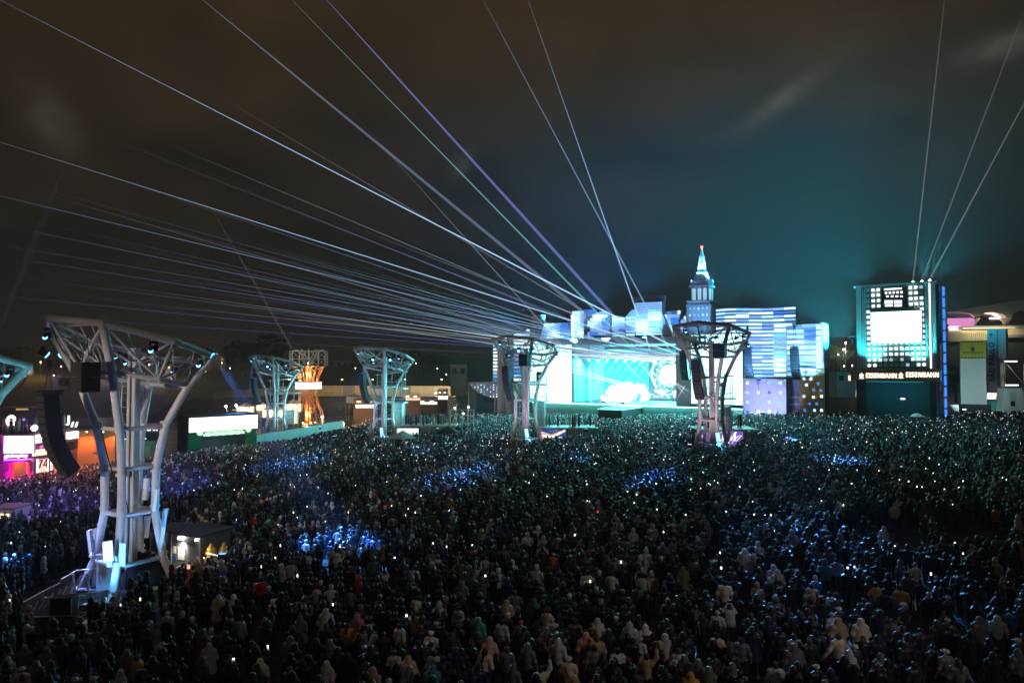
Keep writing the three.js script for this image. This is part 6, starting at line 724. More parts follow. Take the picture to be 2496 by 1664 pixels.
// [tower index, cladding px box (x0, x1, y0, y1), platform heights (px), platform px range]
function cameraPlatform(i, cx0, cx1, cy0, cy1, decks, label, back = 3.2) {
  const tw = towerAt[i], d = -tw.z + back, c = at((cx0 + cx1) / 2, 887, d), base = slope(c.x), s = d / FOCAL, Yp = (py) => EYE + (887 - py) * s - base, w = (cx1 - cx0) * s, t = thing('camera_platform', label, 'scaffold', [c.x, base, c.z], STturn * 0.3, 'camera platforms behind the towers');
  part('cladding', [bx(0, (Yp(cy0) + Yp(cy1)) / 2, 0, w, Yp(cy0) - Yp(cy1), 1.6)], M.white, t); part('cladding_seam', [bx(0, Yp(cy0) * 0.62 + Yp(cy1) * 0.38, 0.81, w + 0.04, 0.06, 0.04)], M.galv, t);
  const H = Yp(decks[decks.length - 1][0]) + 2.4, x0 = -w / 2 - 2.6, x1 = w / 2 + 0.1; for (const [x, z] of [[x0, 0.9], [x1, 0.9], [x0, -0.9], [x1, -0.9], [-w / 2 - 0.2, 0.9]]) part('standard', [bar(V(x, -0.3, z), V(x, H, z), 0.045, 6)], M.galv, t);
  const br = []; for (let y = 0.6; y < H - 1.2; y += 1.6) br.push(bar(V(x0, y, 0.9), V(-w / 2 - 0.2, y + 1.6, 0.9), 0.03, 4), bar(V(x0, y, -0.9), V(x1, y + 1.6, -0.9), 0.03, 4), bar(V(x0, y, 0.9), V(x1, y, 0.9), 0.03, 4)); part('bracing', br, M.galv, t);
  decks.forEach(([py]) => { const y = Yp(py), deck = part('deck', [bx((x0 + x1) / 2, y, 0, x1 - x0 + 0.7, 0.18, 2.4)], M.galv, t); part('hand_rail', [bar(V(x0, y + 1.1, 1.1), V(x1 + 0.3, y + 1.1, 1.1), 0.03, 5), bar(V(x0, y + 0.6, 1.1), V(x1 + 0.3, y + 0.6, 1.1), 0.025, 5), bar(V(x1 + 0.3, y, 1.1), V(x1 + 0.3, y + 1.1, 1.1), 0.03, 5), bar(V(x0, y, 1.1), V(x0, y + 1.1, 1.1), 0.03, 5)], M.galv, deck); });
  part('roof', [bx((x0 + x1) / 2, H, 0, x1 - x0 + 0.6, 0.08, 2.6, 0, 0, 0.1)], M.offWhite, t); part('roof_lamp', [bx((x0 + x1) / 2, H - 0.5, 0.6, 0.4, 0.18, 0.18)], M.black, t);
  const py = decks[decks.length - 1][0], yy = base + Yp(py) + 0.1; const op = V(c.x - w * 0.4, yy, c.z + 0.2); const f = figures.film, o = thing('person', 'dark clad camera operator on the platform behind ' + whereLabel[i], 'person', op, facing(op, 0.1), 'camera operators on the platforms'); mesh('body', f.body, skins[1], o); mesh('jacket', f.top, C.black, o); mesh('trousers', f.legs, bottoms[0], o); mesh('hair', f.head, hairs[0], o);
  const cam = thing('broadcast_camera', 'tripod camera on the platform behind ' + whereLabel[i], 'camera', [op.x + 0.3, yy, op.z - 0.5], facing(op, 0), 'broadcast cameras on the platforms'); part('camera_body', [bx(0, 1.5, 0, 0.3, 0.35, 0.7)], M.black, cam); part('camera_lens', [new THREE.CylinderGeometry(0.12, 0.14, 0.5, 10).rotateX(Math.PI / 2).translate(0, 1.5, -0.55)], M.black, cam); for (let k = 0; k < 3; k++) part('tripod_leg', [bar(V(0, 1.35, 0), V(Math.cos(k * 2.1) * 0.5, 0, Math.sin(k * 2.1) * 0.5), 0.03, 5)], M.black, cam);
  KEEP_OUT.push([c.x - 1, c.z, 2.6]);
}
cameraPlatform(1, 698, 722, 1000, 1032, [[957]], 'teal lit camera platform behind the tower before the lattice tower'); cameraPlatform(2, 963, 983, 983, 1036, [[981], [947]], 'teal lit camera platform behind the tower right of the lattice tower'); cameraPlatform(3, 1308, 1328, 978, 1040, [[977], [937]], 'teal lit camera platform before the left stage screen'); cameraPlatform(4, 1758, 1780, 990, 1042, [[970]], 'grey camera platform before the right stage screen');
function crowdDeck(px0, px1, d, topPy, scr, bar1, kind, label) {
  const c = at((px0 + px1) / 2, 887, d), base = slope(c.x), s = d / FOCAL, Yp = (py) => EYE + (887 - py) * s - base, X = (px) => (px - (px0 + px1) / 2) * s, t = thing('crowd_deck', label, 'platform', [c.x, base, c.z], 0, 'raised decks in the crowd'), H = Yp(topPy), W = (px1 - px0) * s;
  part('deck', [bx(0, H, -1.6, W + 0.4, 0.14, 4.4)], M.offWhite, t); part('skirt', [bx(0, H / 2, -3.4, W, H, 0.1)], M.darkGrey, t); for (let k = 0; k < 7; k++) part('post', [bx(-W / 2 + W * k / 6, H / 2, 0.42, 0.08, H, 0.08)], M.galv, t);
  const g = new THREE.PlaneGeometry(X(scr[1]) - X(scr[0]), Yp(scr[2]) - Yp(scr[3])); g.translate((X(scr[0]) + X(scr[1])) / 2, (Yp(scr[2]) + Yp(scr[3])) / 2, 0.62); part('screen_frame', [bx((X(scr[0]) + X(scr[1])) / 2, (Yp(scr[2]) + Yp(scr[3])) / 2, 0.54, X(scr[1]) - X(scr[0]) + 0.12, Yp(scr[2]) - Yp(scr[3]) + 0.12, 0.1)], M.black, t); part('screen_picture', [g], new THREE.MeshStandardMaterial({ color: RGB(0.02, 0.02, 0.02), emissive: RGB(1, 1, 1), emissiveMap: pictureMap(kind), emissiveIntensity: kind === 0 ? 1.15 : 1.25, roughness: 0.5 }), t);
  const p = V(c.x + (X(scr[0]) + X(scr[1])) / 2, base + (Yp(scr[2]) + Yp(scr[3])) / 2, c.z + 0.75); rectLight('deck_screen_light', p, p.clone().add(V(0, 0, 1)), X(scr[1]) - X(scr[0]), Yp(scr[2]) - Yp(scr[3]), [RGB(0.95, 1, 0.95), RGB(0.7, 0.6, 1), RGB(0.9, 0.7, 1)][kind], 1.6);
  const n = 4; for (let k = 0; k < n; k++) { const a = X(bar1[0]) + (X(bar1[1]) - X(bar1[0])) * k / n, b = X(bar1[0]) + (X(bar1[1]) - X(bar1[0])) * (k + 0.96) / n; part('glass_panel', [bx((a + b) / 2, (Yp(bar1[2]) + Yp(bar1[3])) / 2, 0.5, b - a, Yp(bar1[2]) - Yp(bar1[3]), 0.05)], mat(0.1, 0.3, 0.28, 0.3), t); part('panel_frame', [bx(a, (Yp(bar1[2]) + Yp(bar1[3])) / 2, 0.54, 0.08, Yp(bar1[2]) - Yp(bar1[3]) + 0.1, 0.08), bx((a + b) / 2, Yp(bar1[2]), 0.54, b - a, 0.07, 0.08)], M.galv, t); }
  smallCrowd(t, Math.round(W * 1.4), -W / 2 + 1, W / 2, H + 0.07, -3, 0, palette); tagPeople('person standing on the ' + label.replace(/ with.*/, ''), 'people on the ' + label.replace(/ with.*/, ''));
  for (let x = -W / 2; x <= W / 2; x += 1.6) KEEP_OUT.push([c.x + x, c.z - 1.5, 2.5]);
}
crowdDeck(966, 1110, 108, 1037, [968, 1022, 1042, 1070], [1028, 1110, 1038, 1072], 0, 'raised deck right of the lattice tower, with a bright white screen'); crowdDeck(1308, 1453, 94, 1042, [1310, 1379, 1044, 1078], [1384, 1453, 1042, 1068], 1, 'raised deck before the left stage screen, with a violet picture'); crowdDeck(1704, 1842, 82, 1046, [1706, 1806, 1049, 1085], [1808, 1842, 1050, 1066], 2, 'raised deck before the right stage screen, with a violet striped picture');
{ const p = ground(982, 1070, 1.9); const t = thing('canopy_tent', 'small grey pyramid tent beside the bright white screen', 'tent', p, 0.3); part('roof', [new THREE.ConeGeometry(2.3, 1.0, 4).rotateY(Math.PI / 4).translate(0, 2.6, 0)], M.offWhite, t); for (const [x, z] of [[1.4, 1.4], [-1.4, 1.4], [1.4, -1.4], [-1.4, -1.4]]) part('pole', [bar(V(x, 0, z), V(x, 2.1, z), 0.04, 5)], M.steel, t); const q = ground(1092, 1058, 1.9), b = copy(t, q, 0.1, 'small black pyramid tent left of the scaffold frame'); b.children.forEach((o, i) => { if (!i) o.material = M.black; }); KEEP_OUT.push([p.x, p.z, 2], [q.x, q.z, 2]); }
{ const p = at(1124, 887, 112), base = slope(p.x), t = thing('scaffold_frame', 'open scaffold frame with small lamps standing in the crowd', 'scaffold', [p.x, base, p.z]); for (let k = 0; k < 5; k++) for (const z of [0, -1.6]) part('standard', [bar(V(-1.8 + k * 0.95, 0, z), V(-1.8 + k * 0.95, 4.6 + (k % 2) * 0.8, z), 0.04, 5)], M.galv, t); const g = []; for (const y of [1.2, 2.4, 3.6, 4.5]) g.push(bar(V(-1.9, y, 0), V(2.1, y, 0), 0.03, 4), bar(V(-1.9, y, -1.6), V(2.1, y, -1.6), 0.03, 4)); part('ledger', g, M.galv, t); for (const [x, y] of [[-1, 4.9], [0.4, 4], [1.2, 5]]) part('small_lamp', [ball(V(x, y, 0.1), 0.13, 7)], M.lampWhite, t); KEEP_OUT.push([p.x, p.z - 1, 2.2]); }

// ---------------------------------------------------------------- compound round the big tower
const base0 = towerAt[0];
function barrier(px0, py0, px1, py1, label, tall = 1.1, group = 'crowd barriers round the big tower') {
  const a = ground(px0, py0, tall), b = ground(px1, py1, tall), L = a.distanceTo(b), t = thing('barrier', label, 'barrier', a, Math.atan2(-(b.z - a.z), b.x - a.x), group), dy = b.y - a.y; part('frame', [bar(V(0, tall, 0), V(L, tall + dy, 0), 0.03, 6), bar(V(0, 0.15, 0), V(L, 0.15 + dy, 0), 0.03, 6), bar(V(0, 0, 0), V(0, tall, 0), 0.03, 6), bar(V(L, dy, 0), V(L, tall + dy, 0), 0.03, 6)], M.galv, t); const n = Math.max(4, Math.round(L / 0.17)), g = []; for (let k = 1; k < n; k++) g.push(bar(V(L * k / n, 0.15 + dy * k / n, 0), V(L * k / n, tall + dy * k / n, 0), 0.01, 4)); part('bars', g, M.galv, t).userData.kind = 'stuff'; for (const f of [0.22, 0.78]) part('foot', [bx(L * f, 0.03 + dy * f, 0, 0.06, 0.05, 0.7)], M.galv, t); return t;
}
function slopedFence(px0, py0, px1, py1, label) {   // taller stage barrier: inclined white struts behind a mesh
  const a = ground(px0, py0, 1.25), b = ground(px1, py1, 1.25), L = a.distanceTo(b), t = thing('strut_barrier', label, 'barrier', a, Math.atan2(-(b.z - a.z), b.x - a.x), 'strutted barriers round the big tower'); part('top_rail', [bar(V(0, 1.25, 0), V(L, 1.25, 0), 0.035, 6)], M.galv, t); part('mesh_wires', Array.from({ length: Math.round(L / 0.12) }, (_, k) => bx(0.06 + k * 0.12, 0.66, -0.02, 0.012, 1.1, 0.012)), M.galv, t).userData.kind = 'stuff'; part('bottom_rail', [bar(V(0, 0.1, 0), V(L, 0.1, 0), 0.03, 6)], M.galv, t); const n = Math.max(2, Math.round(L / 0.62)); for (let k = 0; k <= n; k++) part('strut', [bx(0, 0, 0, 0.09, 1.42, 0.05, 0, 0.5).translate(L * k / n, 0.62, 0.34)], M.white, t);
}
slopedFence(55, 1467, 112, 1437, 'strutted barrier at the far left of the big tower'); slopedFence(113, 1436, 146, 1420, 'short strutted barrier next to the far left one'); slopedFence(147, 1412, 182, 1392, 'strutted barrier just left of the big tower'); slopedFence(184, 1390, 246, 1382, 'strutted barrier behind the left foot of the big tower'); slopedFence(505, 1348, 556, 1357, 'strutted barrier lit yellow beside the grey cabin'); slopedFence(42, 1262, 118, 1268, 'strutted barrier beside the small lit cabin'); slopedFence(205, 1250, 246, 1256, 'pale strutted barrier left behind the big tower');
barrier(190, 1447, 252, 1443, 'wire barrier at the left foot of the big tower'); barrier(262, 1446, 308, 1438, 'wire barrier before the front foot of the big tower'); barrier(312, 1438, 362, 1415, 'wire barrier with a white notice right of the front foot'); barrier(390, 1408, 444, 1398, 'wire barrier by the red cool box'); barrier(470, 1418, 545, 1392, 'dark wire barrier right of the grey cabin');
{
  // grey cabin with a lamp, notices and a door
  const t = wallThing('grey_cabin', 'dark grey cabin with a lamp, notices and a door beside the big tower', 'cabin', 424, 43.2, 494, 42), W = t.width, H = 2.55; t.add('wall', [bx(W / 2, H / 2, -1.1, W, H, 2.2)], mat(0.16, 0.16, 0.17, 0.6)); t.add('roof', [bx(W / 2, H + 0.06, -1.0, W + 0.3, 0.12, 2.7)], M.darkGrey); t.add('door', [bx(W * 0.76, 1.05, 0.02, 0.85, 2.05, 0.06)], mat(0.11, 0.11, 0.12, 0.5)); t.add('door_handle', [bx(W * 0.76 - 0.34, 1.0, 0.07, 0.05, 0.14, 0.05)], M.galv); t.add('notice', [bx(W * 0.12, 1.5, 0.02, 0.3, 0.42, 0.02)], M.white); t.add('notice', [bx(W * 0.36, 1.35, 0.02, 0.6, 0.75, 0.02)], M.white); t.add('notice', [bx(W * 0.12, 1.0, 0.02, 0.3, 0.3, 0.02)], C.blue); t.add('corner_post', [bx(0.03, H / 2, 0.01, 0.08, H, 0.08)], M.galv); t.add('corner_post', [bx(W - 0.03, H / 2, 0.01, 0.08, H, 0.08)], M.galv);
  t.add('flood_lamp', [bx(W * 0.42, H - 0.22, 0.16, 0.36, 0.14, 0.2)], M.lampWhite); const p = t.W(W * 0.42, H - 0.38, 0.32); spot('cabin_lamp', p, t.W(W * 0.45, 0.4, 0.25), 75, RGB(1, 0.93, 0.72), 16, 3, 0.9); spot('cabin_lamp_side', t.W(W + 0.1, H - 0.2, 0.4), t.W(W + 3, 0, 0.8), 55, RGB(1, 0.93, 0.65), 26, 3, 0.8); t.add('side_lamp', [bx(W + 0.05, H - 0.12, 0.3, 0.12, 0.12, 0.16)], M.lampWhite);
  const c = wallThing('grey_cabin', 'plain dark cabin behind the right foot of the big tower', 'cabin', 372, 44.4, 423, 44), cw = c.width; c.add('wall', [bx(cw / 2, 1.2, -1, cw, 2.4, 2)], mat(0.13, 0.12, 0.13, 0.6)); c.add('roof', [bx(cw / 2, 2.46, -1, cw + 0.1, 0.1, 2.2)], M.darkGrey); c.add('door', [bx(cw * 0.3, 1, 0.02, 0.8, 2, 0.05)], M.darkGrey);
  // vented power cabinet, black tarpaulin heap, red cool box, cable drum
  const g = ground(264, 1432), cab = thing('power_cabinet', 'vented white power cabinet behind the front foot of the big tower', 'cabinet', g, 0.35); part('body', [bx(0, 0.95, 0, 1.1, 1.9, 0.9)], M.offWhite, cab); for (let k = 0; k < 14; k++) part('vent_slat', [bx(0.1, 0.62 + k * 0.085, 0.46, 0.8, 0.05, 0.03)], M.galv, cab); part('roof_plate', [bx(0, 1.94, 0, 1.2, 0.08, 1)], M.grey, cab); const g2 = ground(250, 1425), cab2 = thing('power_cabinet', 'brown switch cabinet left of the vented one', 'cabinet', g2, 0.2); part('body', [bx(0, 0.95, 0, 0.9, 1.9, 0.7)], mat(0.3, 0.22, 0.2, 0.7), cab2); for (let k = 0; k < 4; k++) part('hatch', [bx(-0.15 + (k % 2) * 0.35, 1.1 + (k >> 1) * 0.42, 0.36, 0.26, 0.34, 0.03)], M.darkGrey, cab2);
  const q = ground(352, 1420), heap = thing('tarpaulin_heap', 'black tarpaulin heaped over equipment under the big tower', 'tarpaulin', q, 0.3), gg = new THREE.SphereGeometry(1.35, 22, 14), pp = gg.attributes.position; for (let i = 0; i < pp.count; i++) { const v = V(pp.getX(i), pp.getY(i), pp.getZ(i)), k = 1 + 0.16 * noise2(v.x * 2.2, v.z * 2.2 + v.y * 1.5); pp.setXYZ(i, v.x * k, Math.max(-0.05, v.y * k * 1.25), v.z * k * 0.8); } gg.computeVertexNormals(); part('sheet', [gg], M.black, heap); part('guy_rope', [bar(V(1.1, 0.6, 0.3), V(1.9, 0, 0.8), 0.015, 4), bar(V(-1.1, 0.6, 0.3), V(-1.8, 0, 0.7), 0.015, 4)], M.grey, heap);
  const r = ground(458, 1420), box = thing('cool_box', 'red chest cooler before the grey cabin', 'cool box', r, -0.2); part('chest', [bx(0, 0.42, 0, 1.25, 0.84, 0.75)], M.red, box); part('lid', [bx(0, 0.87, 0, 1.3, 0.08, 0.8)], mat(0.6, 0.08, 0.06, 0.4), box); part('handle', [bar(V(-0.2, 0.9, 0.42), V(0.2, 0.9, 0.42), 0.02, 5)], M.galv, box);
  const r2 = ground(375, 1440), box2 = thing('cable_ramp', 'low orange cable ramp in the shade of the big tower', 'ramp', r2, 0.45); part('ramp', [slab([[-0.8, 0], [0.8, 0], [0.6, 0.14], [-0.6, 0.14]], 0.6, 0.3)], mat(0.5, 0.09, 0.03, 0.6), box2); part('lid', [bx(0, 0.15, 0, 0.5, 0.02, 0.55)], M.yellow, box2);
  const d0 = ground(102, 1560), pl = thing('plank_podium', 'dark clad podium with a pale top edge, lower left', 'podium', d0, 0.1); part('side_panel', [bx(0.3, 0.5, 0, 2.2, 1.0, 0.08)], mat(0.12, 0.09, 0.08, 0.8), pl); part('side_panel', [bx(-0.9, 0.5, -0.5, 0.08, 1.0, 1.0, 0.3)], mat(0.12, 0.09, 0.08, 0.8), pl); part('top', [bx(0.2, 1.02, -0.5, 2.3, 0.06, 1.1)], M.rubber, pl); part('edge_rail', [bx(0.3, 1.06, 0.02, 2.2, 0.05, 0.06)], M.galv, pl); const flight = thing('flight_case', 'tall black equipment case on the lower left podium', 'case', [d0.x + 0.6, d0.y + 1.06, d0.z - 0.5], 0.2); part('body', [bx(0, 0.35, 0, 0.9, 0.7, 0.6)], M.rubber, flight); part('lid', [bx(0, 0.73, 0, 0.92, 0.06, 0.62)], M.rubber, flight); for (const sx of [-0.46, 0.46]) part('edge_trim', [bx(sx, 0.35, 0.31, 0.03, 0.7, 0.03)], M.galv, flight);
  const cb = wallThing('lit_booth', 'small lit booth with a glowing sign at the left edge', 'booth', -20, 56, 42, 56), bw = cb.width; cb.add('wall', [bx(bw / 2, 1.15, -1, bw, 2.3, 2)], mat(0.3, 0.26, 0.22, 0.7)); cb.add('roof', [bx(bw / 2, 2.35, -1, bw + 0.2, 0.1, 2.3)], M.darkGrey); cb.add('glowing_sign', [bx(bw * 0.55, 1.7, 0.03, bw * 0.5, 0.5, 0.06)], M.signWarm); for (const y of [0.9, 1.15]) cb.add('text_bar', [bx(bw * 0.6, y, 0.02, bw * 0.6, 0.1, 0.03)], M.offWhite); spot('booth_lamp', cb.W(bw * 0.55, 2.2, 1.0), cb.W(bw * 0.6, 0.4, 0.2), 60, RGB(1, 0.85, 0.6), 26, 4); cb.add('lamp', [bx(bw * 0.55, 2.28, 0.9, 0.4, 0.08, 0.16)], M.lampWhite); cb.add('lamp_arm', [bx(bw * 0.55, 2.34, 0.5, 0.05, 0.05, 0.9)], M.steel);
  const wl = thing('added_work_lamp', 'small added work lamp on a stand inside the left barriers of the big tower', 'lamp', ground(225, 1428), 0); part('stand', [bar(V(0, 0, 0), V(0, 1.7, 0), 0.03, 5)], M.steel, wl); part('lamp_head', [bx(0, 1.8, 0, 0.24, 0.16, 0.14)], M.lampWhite, wl); spot('added_work_lamp', wl.position.clone().add(V(-0.3, 1.85, 0.1)), ground(120, 1440, 0.6), 55, RGB(0.95, 1, 0.8), 12, 5, 0.8);  // lamp on a stand added to light the barrier struts
  // number plate on the centre column, led bars at the foot
  const plate = thing('tower_number', 'black stencilled figure five on the column of the big tower', 'sign', base0.clone().add(V(0.1, 6.15, 0)), FRONT - 0.5); part('figure', [words('5', 0.55, 0.02).translate(0, 0, 0.175)], M.black, plate);
  const flag = thing('flood_bar', 'tall glowing blue white flood panel clamped to the big tower', 'lamp', base0.clone().add(az(0, 2.02, 2.2)).add(V(-0.3, 0, 0.2)), FRONT + 0.2, 'flood panels on the towers'); part('panel', [bx(0, 0.35, 0, 0.5, 1.1, 0.14, 0, -0.15, 0.1)], M.galv, flag); part('led_face', [bx(0, 0.35, 0.09, 0.44, 1.02, 0.03, 0, -0.15, 0.1)], glow(0.6, 0.85, 1, 2), flag); part('bracket', [bar(V(0, -0.1, 0), V(0.3, -0.3, -0.2), 0.03, 5)], M.steel, flag);
  spot('flood_bar', base0.clone().add(az(0, 3.4, 2.3)).add(V(-0.25, 0.1, 0)), base0.clone().add(az(0, 2.25, 0.6)), 40, RGB(0.12, 0.5, 1), 42, 6); const fl2 = thing('flood_lamp', 'blue floor flood before the front foot of the big tower', 'lamp', base0.clone().add(az(8, 4.2, 0.05)), FRONT); part('housing', [bx(0, 0.2, 0, 0.6, 0.3, 0.3)], M.black, fl2); part('lens', [bx(0, 0.365, -0.05, 0.3, 0.03, 0.12)], glow(0.15, 0.5, 1, 1.5), fl2); spot('floor_flood', base0.clone().add(az(8, 4.1, 0.55)), base0.clone().add(az(0, 2.0, 2)), 26, RGB(0.1, 0.5, 1), 110, 5);
}
// wash lamps on short stands, added to brighten the towers from below
[[0, 62, 6.5, 0.5, [0.1, 0.4, 1], 60, 330, 5.5], [1, 300, 9, 1.5, [0.25, 0.85, 1], 420, 270, 8], [2, 300, 9, 1.5, [0.2, 0.9, 0.95], 420, 270, 8], [3, 30, 9, 1.5, [0.75, 0.6, 0.9], 230, 30, 8], [4, 40, 9, 1.5, [0.8, 0.6, 0.72], 240, 40, 8], [3, 290, 8, 1.5, [0.1, 0.9, 0.9], 300, 290, 9], [1, 60, 9, 1.5, [0.5, 0.5, 1], 160, 60, 8], [2, 50, 9, 1.5, [0.6, 0.5, 0.95], 180, 50, 8], [5, 320, 7, 0.8, [0.2, 0.9, 1], 260, 300, 11], [0, 285, 5.5, 0.6, [0.12, 0.4, 1], 90, 270, 6]].forEach(([i, deg, r, h, col, k, tdeg, ty], n) => {
  const p = towerAt[i].clone().add(az(deg, r, 0)); p.y = slope(p.x); const c = RGB(...col), t = thing('added_uplight', `added uplight on a short stand ${['left of', 'right of', 'right of', 'before', 'before', 'right of', 'before', 'before', 'right of', 'right of'][n]} ${whereLabel[i]}`, 'lamp', p, 0, 'added uplights at the feet of the towers'); part('stand', [bar(V(0, 0, 0), V(0, h + 0.7, 0), 0.05, 6)], M.steel, t); part('housing', [bx(0, h + 0.9, 0, 0.4, 0.3, 0.3)], M.black, t); part('lens', [bx(0, h + 1.07, 0, 0.34, 0.03, 0.24)], glow(c.r, c.g, c.b, 2), t); spot('added_uplight', p.clone().add(V(0, h + 1.2, 0)), towerAt[i].clone().add(az(tdeg, 0.6, ty)), 38, c, k, 6, 0.6); KEEP_OUT.push([p.x, p.z, 0.5]);
});
towerAt.slice(2, 5).forEach((p, i) => { const f = thing('flood_bar', 'glowing blue flood panel at the foot of ' + whereLabel[i + 2], 'lamp', p.clone().add(az(0, 2.1, 2.2)), FRONT, 'flood panels on the towers'); part('panel', [bx(-0.3, 0.3, 0, 0.5, 1.1, 0.14, 0, -0.15, 0.1)], M.galv, f); part('led_face', [bx(-0.3, 0.3, 0.09, 0.44, 1.02, 0.03, 0, -0.15, 0.1)], glow(0.4, 0.8, 1, 1.6), f); part('bracket', [bar(V(-0.3, -0.1, 0), V(0, -0.3, -0.2), 0.03, 5)], M.steel, f); spot('flood_bar', p.clone().add(az(0, 4.4, 2.5)), p.clone().add(az(0, 2.2, 0.9)), 30, RGB(0.12, 0.5, 1), 90, 6); });

// ---------------------------------------------------------------- show lights: tower spots on the crowd, floods behind the camera, sky glow
const blue = RGB(0.08, 0.3, 1);
function crowdSpot(i, px, py, cone, k, color = blue) {
  const to = ground(px, py, 1.4), from = towerAt[i].clone().add(az((Math.atan2(to.x - towerAt[i].x, to.z - towerAt[i].z) - FRONT) * -180 / Math.PI, 4.3, 13.2)); from.y += 0; const t = thing('spot_lamp', `blue lamp on ${whereLabel[i].replace('the tower ', 'tower ')} aimed ${px < 300 ? 'far left' : px < 700 ? 'left' : px < 1000 ? 'at the near crowd' : px < 1500 ? 'at the middle crowd' : px < 1900 ? 'right' : 'far right'}`, 'lamp', from, Math.atan2(to.x - from.x, to.z - from.z), 'spot lamps on the towers');
  part('housing', [new THREE.CylinderGeometry(0.16, 0.2, 0.4, 12).rotateX(Math.PI / 2 + 0.6).translate(0, 0, -0.1)], M.black, t); part('yoke', [bx(-0.22, 0.1, -0.1, 0.04, 0.4, 0.1), bx(0.22, 0.1, -0.1, 0.04, 0.4, 0.1), bx(0, 0.32, -0.1, 0.5, 0.05, 0.1)], M.black, t); part('lens', [new THREE.CylinderGeometry(0.17, 0.17, 0.04, 14).rotateX(Math.PI / 2 + 0.6).translate(0, -0.13, 0.1)], M.lampBlue, t);
  const dir = to.clone().sub(from).normalize(); spot('spot_lamp', from.clone().addScaledVector(dir, 0.45), to.clone().setY(slope(to.x) + 1.2), cone, color, k, 8, 0.7);
}
crowdSpot(0, 865, 1325, 6, 30000); crowdSpot(0, 810, 1312, 11, 9000); crowdSpot(0, 10, 1375, 7, 12000); crowdSpot(0, 235, 1385, 9, 2600, RGB(0.2, 0.3, 1)); crowdSpot(1, 470, 1120, 10, 5100); crowdSpot(2, 720, 1130, 9, 13600); crowdSpot(2, 1020, 1100, 6, 13600); crowdSpot(3, 1130, 1160, 8, 13600); crowdSpot(3, 1400, 1118, 6, 10200); crowdSpot(4, 1600, 1170, 8, 11900); crowdSpot(4, 2060, 1128, 7, 20400); crowdSpot(4, 1935, 1074, 5, 17000); crowdSpot(4, 1900, 1368, 6, 7650); crowdSpot(4, 2110, 1345, 6, 7650); crowdSpot(0, 420, 1180, 10, 4000, RGB(0.15, 0.22, 1)); crowdSpot(0, 120, 1230, 11, 3200, RGB(0.3, 0.2, 1));
// warm white floods on two masts beside the viewing terrace, outside the picture to the left and right
[[-33, -5, -21, 40, 2700, 'left', 8, 13], [27, -2, 3, 29, 410, 'right', 0, 19]].forEach(([x, z, tx, td, k, side, ty, cone]) => {
  const g = slope(x), t = thing('flood_mast', `floodlight mast beside the viewing terrace, ${side} of the camera`, 'lamp', [x, g, z], 0, 'floodlight masts by the terrace'); const mh = side === 'left' ? 12 : 19; part('mast', [bar(V(0, 0, 0), V(0, mh, 0), 0.16, 8, 0.11)], M.galv, t); part('cross_arm', [bx(0, mh, 0, 1.8, 0.12, 0.12)], M.galv, t); part('flood_head', [bx(0, mh + 0.3, -0.2, 0.9, 0.6, 0.3, 0, -0.4)], M.black, t); part('lens', [bx(0, mh + 0.26, -0.38, 0.8, 0.5, 0.04, 0, -0.4)], glow(1, 0.9, 0.75, 4), t);
  spot('terrace_flood', V(x, g + mh + 0.2, z - 0.6), V(tx, ty, -td), cone, side === 'left' ? RGB(1, 0.86, 0.76) : RGB(1, 0.9, 0.84), k, 25, 0.9);
});
// wide wash lamps added on the roofs to make the haze glow over the stage and round the patterned tower
function addedHazeLamp(p, aim, color, k, label, half = 72) {
  const t = thing('sky_wash_lamp', label, 'lamp', p, 0, 'added wash lamps lighting the haze'); part('housing', [bx(0, -0.2, 0, 0.8, 0.3, 0.5)], M.black, t); part('bracket', [bx(0, -0.7, 0, 0.12, 0.8, 0.12)], M.steel, t); part('lens', [bx(0, -0.03, 0, 0.7, 0.04, 0.4)], glow(color.r, color.g, color.b, 1.5), t); spot('sky_wash_lamp', p.clone().add(V(0, 0.15, 0)), p.clone().add(aim), half, color, k, 20, 0.4);
}
[[1235, 812, -7, 2550, 'leftmost added sky wash lamp behind the stage columns'], [1350, 792, -7, 2550, 'added sky wash lamp behind the low slanted block'], [1455, 752, -8, 3000, 'added sky wash lamp behind the broad dark blue slab'], [1580, 724, -8, 3000, 'added sky wash lamp behind the tallest slab'], [1770, 756, -8, 2550, 'added sky wash lamp behind the wavy building'], [1900, 752, -8, 2550, 'added sky wash lamp behind the right end of the wavy building'], [1975, 792, -8, 2550, 'added sky wash lamp behind the striped corner block']].forEach(([px, py, n, k, label], i) => { const [u, y] = S(px, py + 5, n); addedHazeLamp(stageWorld(u, y + 0.5, n), V(0, 1, -0.2), i < 4 ? RGB(0.03, 0.42, 1) : RGB(0.02, 0.6, 1), k, label); });
[[2110, 700, 108, 5000, [-0.2, 1, -0.1], 'added teal wash lamp on the roof of the patterned tower, left'], [2262, 688, 104, 4200, [0.2, 1, -0.1], 'added teal wash lamp on the roof of the patterned tower, right'], [2078, 820, 110, 9000, [-0.6, 0.7, -0.3], 'added teal wash lamp on the left flank of the patterned tower'], [2305, 790, 108, 1500, [0.3, 1, -0.8], 'added teal wash lamp on the right flank of the patterned tower']].forEach(([px, py, d, k, a, label]) => addedHazeLamp(at(px, py, d), V(...a), RGB(0.02, 0.8, 1), k, label));
// faint moonless sky glow from the city
{ const d = new THREE.DirectionalLight(RGB(1, 0.8, 0.6), 0.012); d.name = 'city_glow'; d.position.set(-60, 140, 60); d.target.position.set(0, 0, -60); d.castShadow = true; d.shadow.radius = 40; Object.assign(d.shadow.camera, { left: -120, right: 120, top: 120, bottom: -120, far: 400 }); scene.add(d, d.target); }

